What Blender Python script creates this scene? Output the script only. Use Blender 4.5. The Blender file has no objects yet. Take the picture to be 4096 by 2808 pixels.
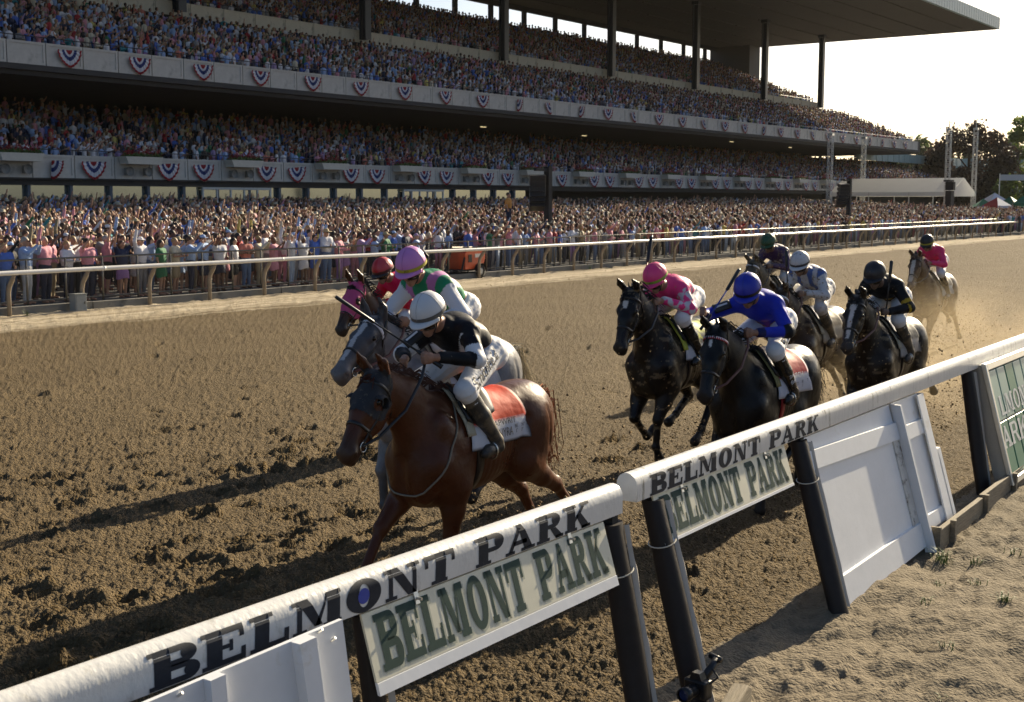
import bpy, math, random
import numpy as np
from mathutils import Vector, Matrix

SC = bpy.context.scene
COL = SC.collection
R = math.radians
random.seed(7)
RNG = np.random.default_rng(11)

# ---------------------------------------------------------------- camera
# world: +x runs back along the track, +y across it to the grandstand, z up
CAM_H = 3.0
ALPHA, PITCH = R(35.768), R(6.716)
cam_d = bpy.data.cameras.new('camera')
cam_d.sensor_width = 36.0
cam_d.lens = 1278.0 / 1024.0 * 36.0
cam_d.clip_start, cam_d.clip_end = 0.1, 6000
cam_d.dof.use_dof = True
cam_d.dof.focus_distance = 10.0
cam_d.dof.aperture_fstop = 7.0
cam = bpy.data.objects.new('camera', cam_d)
COL.objects.link(cam)
cam.location = (0, 0, CAM_H)
_f = Vector((math.cos(ALPHA) * math.cos(PITCH), math.sin(ALPHA) * math.cos(PITCH), -math.sin(PITCH)))
cam.rotation_euler = _f.to_track_quat('-Z', 'Y').to_euler()
SC.camera = cam

# ---------------------------------------------------------------- sky and sun
SUN_EL, SUN_AZ = R(24.0), R(2.0)          # azimuth measured from +x towards +y
world = bpy.data.worlds.new('World')
SC.world = world
world.use_nodes = True
nt = world.node_tree
nt.nodes.clear()
sky = nt.nodes.new('ShaderNodeTexSky')
sky.sky_type = 'NISHITA'
sky.sun_disc = False
sky.sun_elevation = SUN_EL
sky.sun_rotation = R(90) - SUN_AZ
sky.altitude = 20
sky.air_density = 0.9
sky.dust_density = 2.2
sky.ozone_density = 2.5
bg = nt.nodes.new('ShaderNodeBackground')
bg.inputs['Strength'].default_value = 0.064
out = nt.nodes.new('ShaderNodeOutputWorld')
hs = nt.nodes.new('ShaderNodeHueSaturation')          # thin high haze: a paler sky
hs.inputs['Saturation'].default_value = 1.0
nt.links.new(sky.outputs[0], hs.inputs['Color'])
nt.links.new(hs.outputs[0], bg.inputs[0])
nt.links.new(bg.outputs[0], out.inputs[0])

sun_d = bpy.data.lights.new('sun', 'SUN')
sun_d.energy = 5.0
sun_d.angle = R(0.5)
sun_d.color = (1.0, 0.85, 0.60)
sun = bpy.data.objects.new('sun', sun_d)
COL.objects.link(sun)
_s = Vector((math.cos(SUN_EL) * math.cos(SUN_AZ), math.cos(SUN_EL) * math.sin(SUN_AZ), math.sin(SUN_EL)))
sun.rotation_euler = (-_s).to_track_quat('-Z', 'Y').to_euler()
sun.location = (60, 5, 40)

SC.render.engine = 'CYCLES'
SC.cycles.use_denoising = True
SC.cycles.max_bounces = 6
SC.cycles.diffuse_bounces = 3
SC.cycles.glossy_bounces = 3
SC.cycles.transmission_bounces = 4
SC.cycles.volume_bounces = 1
SC.cycles.transparent_max_bounces = 12
SC.view_settings.view_transform = 'Standard'
SC.view_settings.look = 'None'
SC.view_settings.exposure = 1.0
SC.view_settings.gamma = 1.0
SC.view_settings.use_curve_mapping = False

# ---------------------------------------------------------------- helpers
def tag(o, label=None, cat=None, group=None, kind=None):
    if label: o['label'] = label
    if cat: o['category'] = cat
    if group: o['group'] = group
    if kind: o['kind'] = kind
    return o

def empty(name, loc=(0, 0, 0), rz=0.0, label=None, cat=None, group=None):
    o = bpy.data.objects.new(name, None)
    COL.objects.link(o)
    o.empty_display_size = 0.2
    o.location = loc
    o.rotation_euler = (0, 0, rz)
    return tag(o, label, cat, group)

def link(name, me, parent=None, loc=None, rot=None, scale=None):
    o = bpy.data.objects.new(name, me)
    COL.objects.link(o)
    if parent is not None: o.parent = parent
    if loc is not None: o.location = loc
    if rot is not None: o.rotation_euler = rot
    if scale is not None: o.scale = scale
    return o

class MB:
    """collects faces, builds one mesh"""
    def __init__(self):
        self.v, self.f, self.m = [], [], []
    def add(self, vs, fs, mi=0):
        b = len(self.v)
        self.v += [tuple(p) for p in vs]
        self.f += [tuple(b + i for i in q) for q in fs]
        self.m += [mi] * len(fs)
        return self
    def box(self, lo, hi, mi=0, M=None):
        x0, y0, z0 = lo; x1, y1, z1 = hi
        vs = [(x0,y0,z0),(x1,y0,z0),(x1,y1,z0),(x0,y1,z0),(x0,y0,z1),(x1,y0,z1),(x1,y1,z1),(x0,y1,z1)]
        if M is not None: vs = [tuple(M @ Vector(p)) for p in vs]
        return self.add(vs, [(0,3,2,1),(4,5,6,7),(0,1,5,4),(1,2,6,5),(2,3,7,6),(3,0,4,7)], mi)
    def tube(self, pts, rad, n=8, mi=0, cap=True, squash=1.0):
        pts = [Vector(p) for p in pts]
        if not hasattr(rad, '__len__'): rad = [rad] * len(pts)
        vs, fs = [], []
        up = None
        for i, p in enumerate(pts):
            d = (pts[min(i + 1, len(pts) - 1)] - pts[max(i - 1, 0)]).normalized()
            if up is None:
                up = Vector((0, 0, 1)) if abs(d.z) < 0.9 else Vector((1, 0, 0))
            a = d.cross(up)
            if a.length < 1e-4: a = d.cross(Vector((0.3, 1, 0.2)))
            a.normalize(); b = a.cross(d).normalized(); up = b
            for k in range(n):
                t = 2 * math.pi * k / n
                vs.append(p + (a * math.cos(t) + b * math.sin(t) * squash) * rad[i])
        for i in range(len(pts) - 1):
            for k in range(n):
                k2 = (k + 1) % n
                fs.append((i*n+k, i*n+k2, (i+1)*n+k2, (i+1)*n+k))
        if cap:
            fs.append(tuple(range(n - 1, -1, -1)))
            fs.append(tuple((len(pts)-1)*n + k for k in range(n)))
        return self.add(vs, fs, mi)
    def lathe(self, prof, n=16, mi=0, c=(0,0,0), ax='z', a0=0, a1=2*math.pi):
        full = abs(a1 - a0 - 2*math.pi) < 1e-6
        cols = n if full else n + 1
        vs, fs = [], []
        for (r, h) in prof:
            for k in range(cols):
                t = a0 + (a1 - a0) * k / n
                x, y = r*math.cos(t), r*math.sin(t)
                p = {'z': (x, y, h), 'y': (x, h, y), 'x': (h, x, y)}[ax]
                vs.append((p[0]+c[0], p[1]+c[1], p[2]+c[2]))
        for i in range(len(prof) - 1):
            for k in range(n):
                k2 = (k + 1) % cols
                fs.append((i*cols+k, i*cols+k2, (i+1)*cols+k2, (i+1)*cols+k))
        return self.add(vs, fs, mi)
    def grid(self, P, mi=0, flip=False):
        """P[i][j] points"""
        n, m = len(P), len(P[0])
        vs = [p for row in P for p in row]
        fs = []
        for i in range(n - 1):
            for j in range(m - 1):
                q = (i*m+j, i*m+j+1, (i+1)*m+j+1, (i+1)*m+j)
                fs.append(q[::-1] if flip else q)
        return self.add(vs, fs, mi)
    def mesh(self, name, mats, smooth=False, bevel=0.0):
        me = bpy.data.meshes.new(name)
        me.from_pydata(self.v, [], self.f)
        for m in (mats if isinstance(mats, (list, tuple)) else [mats]): me.materials.append(m)
        if len(set(self.m)) > 1: me.polygons.foreach_set('material_index', self.m)
        if smooth: me.polygons.foreach_set('use_smooth', [True] * len(me.polygons))
        me.update()
        return me
    def obj(self, name, mats, parent=None, smooth=False, loc=None, rot=None, bevel=0.0):
        o = link(name, self.mesh(name, mats, smooth), parent, loc, rot)
        if bevel:
            b = o.modifiers.new('bevel', 'BEVEL'); b.width = bevel; b.segments = 2; b.limit_method = 'ANGLE'
        return o

def extrude_poly(mb, poly, d0, d1, fr, mi=0):
    """poly 2D list (ccw), frame fr(u,v,w)->xyz; solid between depths d0,d1"""
    n = len(poly)
    vs = [fr(u, v, d0) for u, v in poly] + [fr(u, v, d1) for u, v in poly]
    fs = [tuple(range(n - 1, -1, -1)), tuple(range(n, 2*n))]
    fs += [(i, (i+1) % n, n + (i+1) % n, n + i) for i in range(n)]
    mb.add(vs, fs, mi)

def np_mesh(name, V, Fq, mats, smooth=True, mi=None):
    """fast mesh from numpy arrays, Fq (n,4) or (n,3)"""
    me = bpy.data.meshes.new(name)
    V = np.asarray(V, np.float32); Fq = np.asarray(Fq, np.int32)
    n, k = Fq.shape
    me.vertices.add(len(V)); me.vertices.foreach_set('co', V.ravel())
    me.loops.add(n * k); me.loops.foreach_set('vertex_index', Fq.ravel())
    me.polygons.add(n)
    me.polygons.foreach_set('loop_start', np.arange(0, n*k, k, dtype=np.int32))
    me.polygons.foreach_set('loop_total', np.full(n, k, np.int32))
    for m in (mats if isinstance(mats, (list, tuple)) else [mats]): me.materials.append(m)
    if mi is not None: me.polygons.foreach_set('material_index', np.asarray(mi, np.int32))
    if smooth: me.polygons.foreach_set('use_smooth', np.ones(n, bool))
    me.update(calc_edges=True)
    me.validate()
    return me

def set_colors(me, name, C):
    a = me.attributes.new(name, 'FLOAT_COLOR', 'POINT')
    C = np.asarray(C, np.float32)
    if C.shape[1] == 3: C = np.hstack([C, np.ones((len(C), 1), np.float32)])
    a.data.foreach_set('color', C.ravel())

# ---------------------------------------------------------------- materials
MATS = {}
def srgb(h):
    h = h.lstrip('#')
    c = [int(h[i:i+2], 16) / 255 for i in (0, 2, 4)]
    return tuple(x/12.92 if x <= 0.04045 else ((x+0.055)/1.055)**2.4 for x in c)

def mat(name, col=(0.5,0.5,0.5), rough=0.6, metal=0.0, var=0.0, vscale=8.0, bump=0.0, bscale=40.0,
        dirt=None, dscale=6.0, dlevel=0.55, spec=0.5, src='const', attr=None, sheen=0.0, coat=0.0, detail=4.0, stretch=None, dsharp=0.12):
    """procedural principled material; src: const | object | attr | instancer"""
    if name in MATS: return MATS[name]
    m = bpy.data.materials.new(name); m.use_nodes = True
    t = m.node_tree; N = t.nodes; L = t.links
    b = N['Principled BSDF']
    b.inputs['Roughness'].default_value = rough
    b.inputs['Metallic'].default_value = metal
    b.inputs['Specular IOR Level'].default_value = spec
    if sheen:
        b.inputs['Sheen Weight'].default_value = sheen; b.inputs['Sheen Roughness'].default_value = 0.4
    if coat:
        b.inputs['Coat Weight'].default_value = coat; b.inputs['Coat Roughness'].default_value = 0.15
    tc = N.new('ShaderNodeTexCoord')
    vec = tc.outputs['Object']
    if stretch:
        mp = N.new('ShaderNodeMapping'); mp.inputs['Scale'].default_value = stretch
        L.new(vec, mp.inputs[0]); vec = mp.outputs[0]
    if src == 'object':
        oi = N.new('ShaderNodeObjectInfo'); c = oi.outputs['Color']
    elif src in ('attr', 'instancer'):
        at = N.new('ShaderNodeAttribute'); at.attribute_name = attr
        at.attribute_type = 'GEOMETRY' if src == 'attr' else 'INSTANCER'
        c = at.outputs['Color']
    else:
        rgb = N.new('ShaderNodeRGB'); rgb.outputs[0].default_value = (*col, 1); c = rgb.outputs[0]
    if var:
        n1 = N.new('ShaderNodeTexNoise'); n1.inputs['Scale'].default_value = vscale; n1.inputs['Detail'].default_value = detail
        n1.inputs['Roughness'].default_value = 0.8
        L.new(vec, n1.inputs['Vector'])
        mr = N.new('ShaderNodeMapRange'); mr.inputs[1].default_value = 0.3; mr.inputs[2].default_value = 0.7
        mr.inputs[3].default_value = 1 - var; mr.inputs[4].default_value = 1 + var
        L.new(n1.outputs[0], mr.inputs[0])
        mx = N.new('ShaderNodeMix'); mx.data_type = 'RGBA'; mx.blend_type = 'MULTIPLY'; mx.inputs[0].default_value = 1
        L.new(c, mx.inputs[6]); L.new(mr.outputs[0], mx.inputs[7]); c = mx.outputs[2]
    if dirt:
        n2 = N.new('ShaderNodeTexNoise'); n2.inputs['Scale'].default_value = dscale; n2.inputs['Detail'].default_value = 8
        n2.inputs['Roughness'].default_value = 0.7
        L.new(vec, n2.inputs['Vector'])
        mr2 = N.new('ShaderNodeMapRange'); mr2.inputs[1].default_value = dlevel; mr2.inputs[2].default_value = dlevel + dsharp
        L.new(n2.outputs[0], mr2.inputs[0])
        mx2 = N.new('ShaderNodeMix'); mx2.data_type = 'RGBA'
        L.new(mr2.outputs[0], mx2.inputs[0]); L.new(c, mx2.inputs[6]); mx2.inputs[7].default_value = (*dirt, 1)
        c = mx2.outputs[2]
    L.new(c, b.inputs['Base Color'])
    if bump:
        n3 = N.new('ShaderNodeTexNoise'); n3.inputs['Scale'].default_value = bscale; n3.inputs['Detail'].default_value = 5
        L.new(vec, n3.inputs['Vector'])
        bp = N.new('ShaderNodeBump'); bp.inputs['Strength'].default_value = 1.0; bp.inputs['Distance'].default_value = bump
        L.new(n3.outputs[0], bp.inputs['Height']); L.new(bp.outputs[0], b.inputs['Normal'])
    MATS[name] = m
    return m

# ---------------------------------------------------------------- noise (numpy)
def _h2(ix, iy, s):
    n = (ix.astype(np.int64) * 374761393 + iy.astype(np.int64) * 668265263 + s * 974634777) & 0x7fffffff
    n = (n ^ (n >> 13)) * 1274126177 & 0x7fffffff
    n = n ^ (n >> 16)
    return (n & 0xffff) / 65535.0
def vnoise(x, y, s=0):
    ix, iy = np.floor(x), np.floor(y); fx, fy = x - ix, y - iy
    fx = fx*fx*(3-2*fx); fy = fy*fy*(3-2*fy)
    a = _h2(ix, iy, s); b = _h2(ix+1, iy, s); c = _h2(ix, iy+1, s); d = _h2(ix+1, iy+1, s)
    return (a*(1-fx)+b*fx)*(1-fy) + (c*(1-fx)+d*fx)*fy
def fbm(x, y, o=4, s=0):
    t, a = 0, 0.5
    for i in range(o):
        t = t + a * (vnoise(x*2**i + 17.3*i, y*2**i - 9.1*i, s+i) - 0.5); a *= 0.5
    return t
def clods(x, y, s=0, dens=0.75, jit=0.9):
    """rounded lumps: max over neighbouring cells of a random-size dome"""
    ix, iy = np.floor(x), np.floor(y)
    best = np.zeros_like(x)
    for dx in (-1, 0, 1):
        for dy in (-1, 0, 1):
            cx, cy = ix+dx, iy+dy
            px = cx + 0.5 + (_h2(cx, cy, s) - 0.5) * jit; py = cy + 0.5 + (_h2(cx, cy, s+1) - 0.5) * jit
            rad = 0.30 + 0.42 * _h2(cx, cy, s+2); on = _h2(cx, cy, s+3) < dens
            d2 = ((x-px)**2 + (y-py)**2) / rad**2
            best = np.maximum(best, np.where(on & (d2 < 1), np.sqrt(np.clip(1-d2, 0, 1)) * rad, 0))
    return best
# ================================================================ ground
def ground_mat(name, c0, c1, c2, bump, rough=0.95, streak=False, border=None):
    m = bpy.data.materials.new(name); m.use_nodes = True
    t = m.node_tree; N = t.nodes; L = t.links; b = N['Principled BSDF']
    b.inputs['Roughness'].default_value = rough; b.inputs['Specular IOR Level'].default_value = 0.25
    g = N.new('ShaderNodeNewGeometry')
    n1 = N.new('ShaderNodeTexNoise'); n1.inputs['Scale'].default_value = 0.55; n1.inputs['Detail'].default_value = 6
    n2 = N.new('ShaderNodeTexNoise'); n2.inputs['Scale'].default_value = 9; n2.inputs['Detail'].default_value = 6
    n2.inputs['Roughness'].default_value = 0.7
    if streak:
        mp = N.new('ShaderNodeMapping'); mp.inputs['Scale'].default_value = (0.08, 2.2, 1)
        L.new(g.outputs['Position'], mp.inputs[0]); L.new(mp.outputs[0], n1.inputs['Vector']); n1.inputs['Scale'].default_value = 1.4
    else:
        L.new(g.outputs['Position'], n1.inputs['Vector'])
    L.new(g.outputs['Position'], n2.inputs['Vector'])
    r1 = N.new('ShaderNodeMapRange'); r1.inputs[1].default_value = .35; r1.inputs[2].default_value = .65
    L.new(n1.outputs[0], r1.inputs[0])
    mx = N.new('ShaderNodeMix'); mx.data_type = 'RGBA'; mx.inputs[6].default_value = (*c0, 1); mx.inputs[7].default_value = (*c1, 1)
    L.new(r1.outputs[0], mx.inputs[0])
    r2 = N.new('ShaderNodeMapRange'); r2.inputs[1].default_value = .5; r2.inputs[2].default_value = .72
    L.new(n2.outputs[0], r2.inputs[0])
    mx2 = N.new('ShaderNodeMix'); mx2.data_type = 'RGBA'; mx2.inputs[7].default_value = (*c2, 1)
    L.new(r2.outputs[0], mx2.inputs[0]); L.new(mx.outputs[2], mx2.inputs[6])
    if border:      # the raked pale sand begins at this distance across the track, with a ragged edge
        yb, d0, d1 = border
        sp = N.new('ShaderNodeSeparateXYZ'); L.new(g.outputs['Position'], sp.inputs[0])
        mpb = N.new('ShaderNodeMapping'); mpb.inputs['Scale'].default_value = (0.25, 1.2, 1); L.new(g.outputs['Position'], mpb.inputs[0])
        nb = N.new('ShaderNodeTexNoise'); nb.inputs['Scale'].default_value = 1.0; nb.inputs['Detail'].default_value = 5; L.new(mpb.outputs[0], nb.inputs['Vector'])
        ma = N.new('ShaderNodeMath'); ma.operation = 'MULTIPLY_ADD'; ma.inputs[1].default_value = 3.0; L.new(nb.outputs[0], ma.inputs[0]); L.new(sp.outputs[1], ma.inputs[2])
        rb = N.new('ShaderNodeMapRange'); rb.inputs[1].default_value = yb + 1.1; rb.inputs[2].default_value = yb + 2.0; L.new(ma.outputs[0], rb.inputs[0])
        mps = N.new('ShaderNodeMapping'); mps.inputs['Scale'].default_value = (0.08, 2.6, 1); L.new(g.outputs['Position'], mps.inputs[0])
        nst = N.new('ShaderNodeTexNoise'); nst.inputs['Scale'].default_value = 1.4; nst.inputs['Detail'].default_value = 6; L.new(mps.outputs[0], nst.inputs['Vector'])
        rs = N.new('ShaderNodeMapRange'); rs.inputs[1].default_value = .40; rs.inputs[2].default_value = .60; L.new(nst.outputs[0], rs.inputs[0])
        ms = N.new('ShaderNodeMix'); ms.data_type = 'RGBA'; ms.inputs[6].default_value = (*d0, 1); ms.inputs[7].default_value = (*d1, 1); L.new(rs.outputs[0], ms.inputs[0])
        mx3 = N.new('ShaderNodeMix'); mx3.data_type = 'RGBA'; L.new(rb.outputs[0], mx3.inputs[0]); L.new(mx2.outputs[2], mx3.inputs[6]); L.new(ms.outputs[2], mx3.inputs[7]); mx2 = mx3
    L.new(mx2.outputs[2], b.inputs['Base Color'])
    # crumb relief
    v = N.new('ShaderNodeTexVoronoi'); v.inputs['Scale'].default_value = 34; L.new(g.outputs['Position'], v.inputs['Vector'])
    n3 = N.new('ShaderNodeTexNoise'); n3.inputs['Scale'].default_value = 60; n3.inputs['Detail'].default_value = 6
    L.new(g.outputs['Position'], n3.inputs['Vector'])
    ml = N.new('ShaderNodeMath'); ml.operation = 'MULTIPLY'; ml.inputs[1].default_value = -0.8; L.new(v.outputs['Distance'], ml.inputs[0])
    ad = N.new('ShaderNodeMath'); ad.operation = 'ADD'; L.new(ml.outputs[0], ad.inputs[0]); L.new(n3.outputs[0], ad.inputs[1])
    n4 = N.new('ShaderNodeTexNoise'); n4.inputs['Scale'].default_value = 7.5; n4.inputs['Detail'].default_value = 3; L.new(g.outputs['Position'], n4.inputs['Vector'])
    m4 = N.new('ShaderNodeMath'); m4.operation = 'MULTIPLY_ADD'; m4.inputs[1].default_value = 1.6; L.new(n4.outputs[0], m4.inputs[0]); L.new(ad.outputs[0], m4.inputs[2]); ad = m4
    bp = N.new('ShaderNodeBump'); bp.inputs['Distance'].default_value = bump; bp.inputs['Strength'].default_value = 1
    L.new(ad.outputs[0], bp.inputs['Height']); L.new(bp.outputs[0], b.inputs['Normal'])
    return m

M_TRACK = ground_mat('track_dirt', (0.138, 0.096, 0.046), (0.164, 0.116, 0.058), (0.094, 0.065, 0.031), 0.055, border=(26.6, (0.62,0.53,0.39), (0.36,0.29,0.195)))
M_SAND = ground_mat('infield_sand', (0.160, 0.128, 0.084), (0.192, 0.154, 0.104), (0.120, 0.094, 0.060), 0.013)
M_STRIP = M_TRACK
M_FAR = ground_mat('far_ground', (0.11, 0.09, 0.06), (0.13, 0.10, 0.065), (0.09, 0.075, 0.05), 0.01)

Y_IN, Y_OUT, Y_KERB = 3.75, 26.6, 30.25
def ground_z(x, y):
    """relief of the worked dirt, metres"""
    x = np.asarray(x, float); y = np.asarray(y, float)
    edge = Y_IN + 0.35 * fbm(x * 0.9, y * 0, 3, 40)
    w_in = np.clip((edge - y) / 0.5 + 0.5, 0, 1)              # infield sand
    edge2 = Y_OUT + 0.5 * fbm(x * 0.25, y * 0, 3, 41)
    w_out = np.clip((y - edge2) / 0.8 + 0.5, 0, 1)            # light strip by the outer rail
    w_tr = np.clip(1 - w_in - w_out, 0, 1)
    wx = x + 0.10 * fbm(x*3, y*3, 2, 5); wy = y + 0.10 * fbm(x*3+9, y*3, 2, 6)
    lump = clods(wx/0.14, wy/0.11, 3, 0.35) * 0.028
    mid = clods(wx/0.062, wy/0.050, 13, 0.60) * 0.024
    fine = clods(wx/0.032, wy/0.027, 23, 0.72) * 0.029
    swell = fbm(x*0.8, y*1.3, 3, 31) * 0.10
    amp = 0.30 + 1.00 * np.clip(vnoise(x*0.45, y*0.8, 77) * 1.3 - 0.15, 0, 1)
    tr = lump * np.clip(vnoise(x*0.7+3, y*0.9, 78)*2-0.75, 0, 1) + mid * amp + fine + swell*0.6 + 0.022 * fbm(x*9, y*15, 4, 91)
    groove = 0.022 * np.sin(y * 2*math.pi/0.30 + 1.5*fbm(x*0.6, y*0.6, 2, 61)) * np.exp(-((y-5.3)/1.5)**2)
    tr = tr + groove
    si = 0.11 * fbm(x*1.9, y*2.6, 4, 51) + 0.012 * clods(x/0.07, y/0.07, 55, 0.3) + 0.16 * np.clip(fbm(x*2.6, y*8.0, 4, 58), -.13, .09)
    so = 0.11 * fbm(x*0.8, y*3.8, 4, 71) + 0.05 * clods(x/0.34, y/0.14, 75, 0.45)
    z = tr * w_tr + si * w_in + so * w_out
    return z, w_in, w_out

# hoof prints: pits with a pushed-up rim
_hp = []
_r = random.Random(5)
for i in range(300):
    u = _r.random()
    if u < 0.35: hx, hy = _r.uniform(5.5, 14), _r.gauss(10.8, 1.1)
    elif u < 0.50: hx, hy = _r.uniform(4.0, 9), _r.gauss(8.0, 0.6)
    elif u < 0.8: hx, hy = _r.uniform(8, 40), _r.uniform(5, 16)
    else: hx, hy = _r.uniform(10, 60), _r.uniform(10, 25)
    _hp.append((hx, hy, _r.uniform(0.12, 0.22), _r.uniform(0.05, 0.09), _r.uniform(-0.9, 0.1)))
for i in range(16):   # the churned infield edge under the rail
    _hp.append((_r.uniform(5, 16), _r.uniform(4.0, 5.6), _r.uniform(0.10, 0.2), _r.uniform(0.025, 0.05), _r.uniform(-0.5, 0.5)))
for i in range(60):   # shoe prints in the infield sand
    _hp.append((_r.uniform(6.3, 16), _r.uniform(1.2, 3.4), _r.uniform(0.08, 0.17), _r.uniform(0.010, 0.022), _r.uniform(-1.5, 1.5)))

def build_ground():
    a0, a1, na = R(2), R(67), 960
    th = np.linspace(a0, a1, na)
    inv = np.linspace(1/4.9, 1/150.0, 500)
    rr = 1 / inv
    TH, RR = np.meshgrid(th, rr, indexing='xy')
    X = RR * np.cos(TH); Y = RR * np.sin(TH)
    Z, wi, wo = ground_z(X, Y)
    fade = np.clip((90 - RR) / 60, 0, 1)
    Z = Z * (0.25 + 0.75 * fade)
    for hx, hy, L_, dep, an in _hp:
        m = (np.abs(X - hx) < 0.5) & (np.abs(Y - hy) < 0.5)
        if not m.any(): continue
        dx, dy = X[m]-hx, Y[m]-hy
        c, s = math.cos(an), math.sin(an)
        u = (dx*c + dy*s) / L_; v = (-dx*s + dy*c) / (L_*0.42)
        d = np.sqrt(u*u + v*v)
        Z[m] += -dep * np.clip(1.15 - d*d, 0, 1) + dep*0.45*np.exp(-((d-1.35)/0.3)**2) * (0.4 + 0.9*(u > 0))
    V = np.stack([X, Y, Z], -1).reshape(-1, 3)
    nr = len(rr)
    i, j = np.meshgrid(np.arange(nr-1), np.arange(na-1), indexing='ij')
    q = np.stack([i*na+j, i*na+j+1, (i+1)*na+j+1, (i+1)*na+j], -1).reshape(-1, 4)[:, ::-1]
    cy = Y.reshape(-1)[q].mean(1); cwi = wi.reshape(-1)[q].mean(1); cwo = wo.reshape(-1)[q].mean(1)
    cls = np.where(cy > Y_KERB + 0.05, 9, np.where(cwi > 0.5, 0, np.where(cwo > 0.5, 2, 1)))
    for k, nm, mm, lab in ((0, 'infield_sand', M_SAND, 'trampled pale sand on the infield side of the inner rail'),
                      (1, 'dirt_track', M_TRACK, 'churned brown dirt racing surface'),
                      (2, 'sand_strip', M_STRIP, 'pale sand strip along the outer rail')):
        f = q[cls == k]
        ids, inv_ = np.unique(f, return_inverse=True)
        o = link(nm, np_mesh(nm, V[ids], inv_.reshape(-1, 4), mm))
        tag(o, lab, kind='structure')
build_ground()
mb = MB()
mb.add([(-400,-500,-0.22),(2500,-500,-0.22),(2500,2200,-0.22),(-400,2200,-0.22)], [(0,1,2,3)])
tag(mb.obj('ground', M_FAR), 'level ground reaching to the horizon', kind='structure')
# ================================================================ grandstand
M_CONC = mat('parapet_concrete', (0.52, 0.505, 0.47), 0.85, var=0.10, vscale=1.5, bump=0.004, bscale=30, dirt=(0.36,0.35,0.325), dscale=1.2, dlevel=0.56)
M_CONC2 = mat('upper_parapet_concrete', (0.60, 0.56, 0.46), 0.85, var=0.08, vscale=1.2, dirt=(0.34,0.32,0.27), dscale=1.1, dlevel=0.58)
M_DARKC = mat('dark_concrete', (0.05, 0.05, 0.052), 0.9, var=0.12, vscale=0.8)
M_SOFFIT = mat('roof_soffit', (0.085, 0.078, 0.068), 0.8, var=0.07, vscale=0.25)
M_STEELB = mat('blue_grey_steel', (0.018, 0.025, 0.036), 0.45, var=0.1)
M_FASCIA = mat('green_fascia', (0.28, 0.40, 0.41), 0.45, metal=0.0, var=0.08, vscale=0.6)
M_RAILM = mat('dark_railing', (0.06, 0.06, 0.065), 0.4, metal=0.6)
M_GLASS = mat('reflecting_glass', (0.50, 0.55, 0.51), 0.06, metal=0.9, var=0.06, vscale=0.4, spec=0.8)
M_MULL = mat('mullion_blue', (0.05, 0.075, 0.12), 0.4, metal=0.4)
M_LIT = bpy.data.materials.new('lit_tube'); M_LIT.use_nodes = True
_b = M_LIT.node_tree.nodes['Principled BSDF']; _b.inputs['Emission Color'].default_value = (1, 0.78, 0.4, 1); _b.inputs['Emission Strength'].default_value = 0.45

GX0, GX1 = 20.0, 182.0
stand = empty('grandstand', (100, 60, 0), label='three tier concrete grandstand packed with spectators under a deep flat roof', cat='grandstand')
def gpart(mb, name, m, smooth=False, parent=None):
    o = mb.obj(name, m, parent or stand, smooth)
    if parent is None or parent is stand: o.matrix_parent_inverse = Matrix.Translation((-100, -60, 0))
    return o

def steps(y0, z0, n, dy, dz, x0, x1, thick=0.35):
    mb = MB()
    for i in range(n):
        y, z = y0 + i*dy, z0 + i*dz
        mb.add([(x0,y,z),(x1,y,z),(x1,y+dy,z),(x0,y+dy,z)], [(0,1,2,3)])
        mb.add([(x0,y+dy,z),(x1,y+dy,z),(x1,y+dy,z+dz),(x0,y+dy,z+dz)], [(0,1,2,3)])
        mb.add([(x1,y,z),(x1,y,z-thick-dz),(x1,y+dy,z-thick),(x1,y+dy,z)], [(0,1,2,3)])
    mb.add([(x0,y0,z0-thick-dz),(x1,y0,z0-thick-dz),(x1,y0+n*dy,z0+(n-1)*dz-thick),(x0,y0+n*dy,z0+(n-1)*dz-thick)], [(0,3,2,1)])
    mb.add([(x0,y0,z0-thick-dz),(x0,y0,z0),(x1,y0,z0),(x1,y0,z0-thick-dz)], [(0,1,2,3)])
    return mb
# (y of front row, floor z, rows, row depth, row rise, x range)
DECK_LOW = (60.3, 4.45, 12, 1.0, 0.29, GX0, 204.0)
DECK_UP = (60.3, 10.25, 11, 1.0, 0.385, GX0, GX1)
DECK_TOP = (72.3, 15.75, 17, 1.0, 0.39, GX0, 174.5)
for d, nm in ((DECK_LOW, 'lower_deck'), (DECK_UP, 'upper_deck'), (DECK_TOP, 'top_deck')):
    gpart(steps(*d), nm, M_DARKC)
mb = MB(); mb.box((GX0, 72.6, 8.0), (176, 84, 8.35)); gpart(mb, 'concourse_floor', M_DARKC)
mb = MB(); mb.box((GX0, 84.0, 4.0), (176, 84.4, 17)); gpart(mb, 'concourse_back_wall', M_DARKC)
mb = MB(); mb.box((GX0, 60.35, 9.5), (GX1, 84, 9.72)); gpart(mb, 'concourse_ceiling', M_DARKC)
# columns of the covered lower deck
for i in range(17):
    mb = MB(); mb.box((-0.28, -0.28, 0), (0.28, 0.28, 5.2))
    o = gpart(mb, 'concourse_column', M_DARKC); o.location = (41.0 + 9.45*i, 73.2, 8.2)

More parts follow.
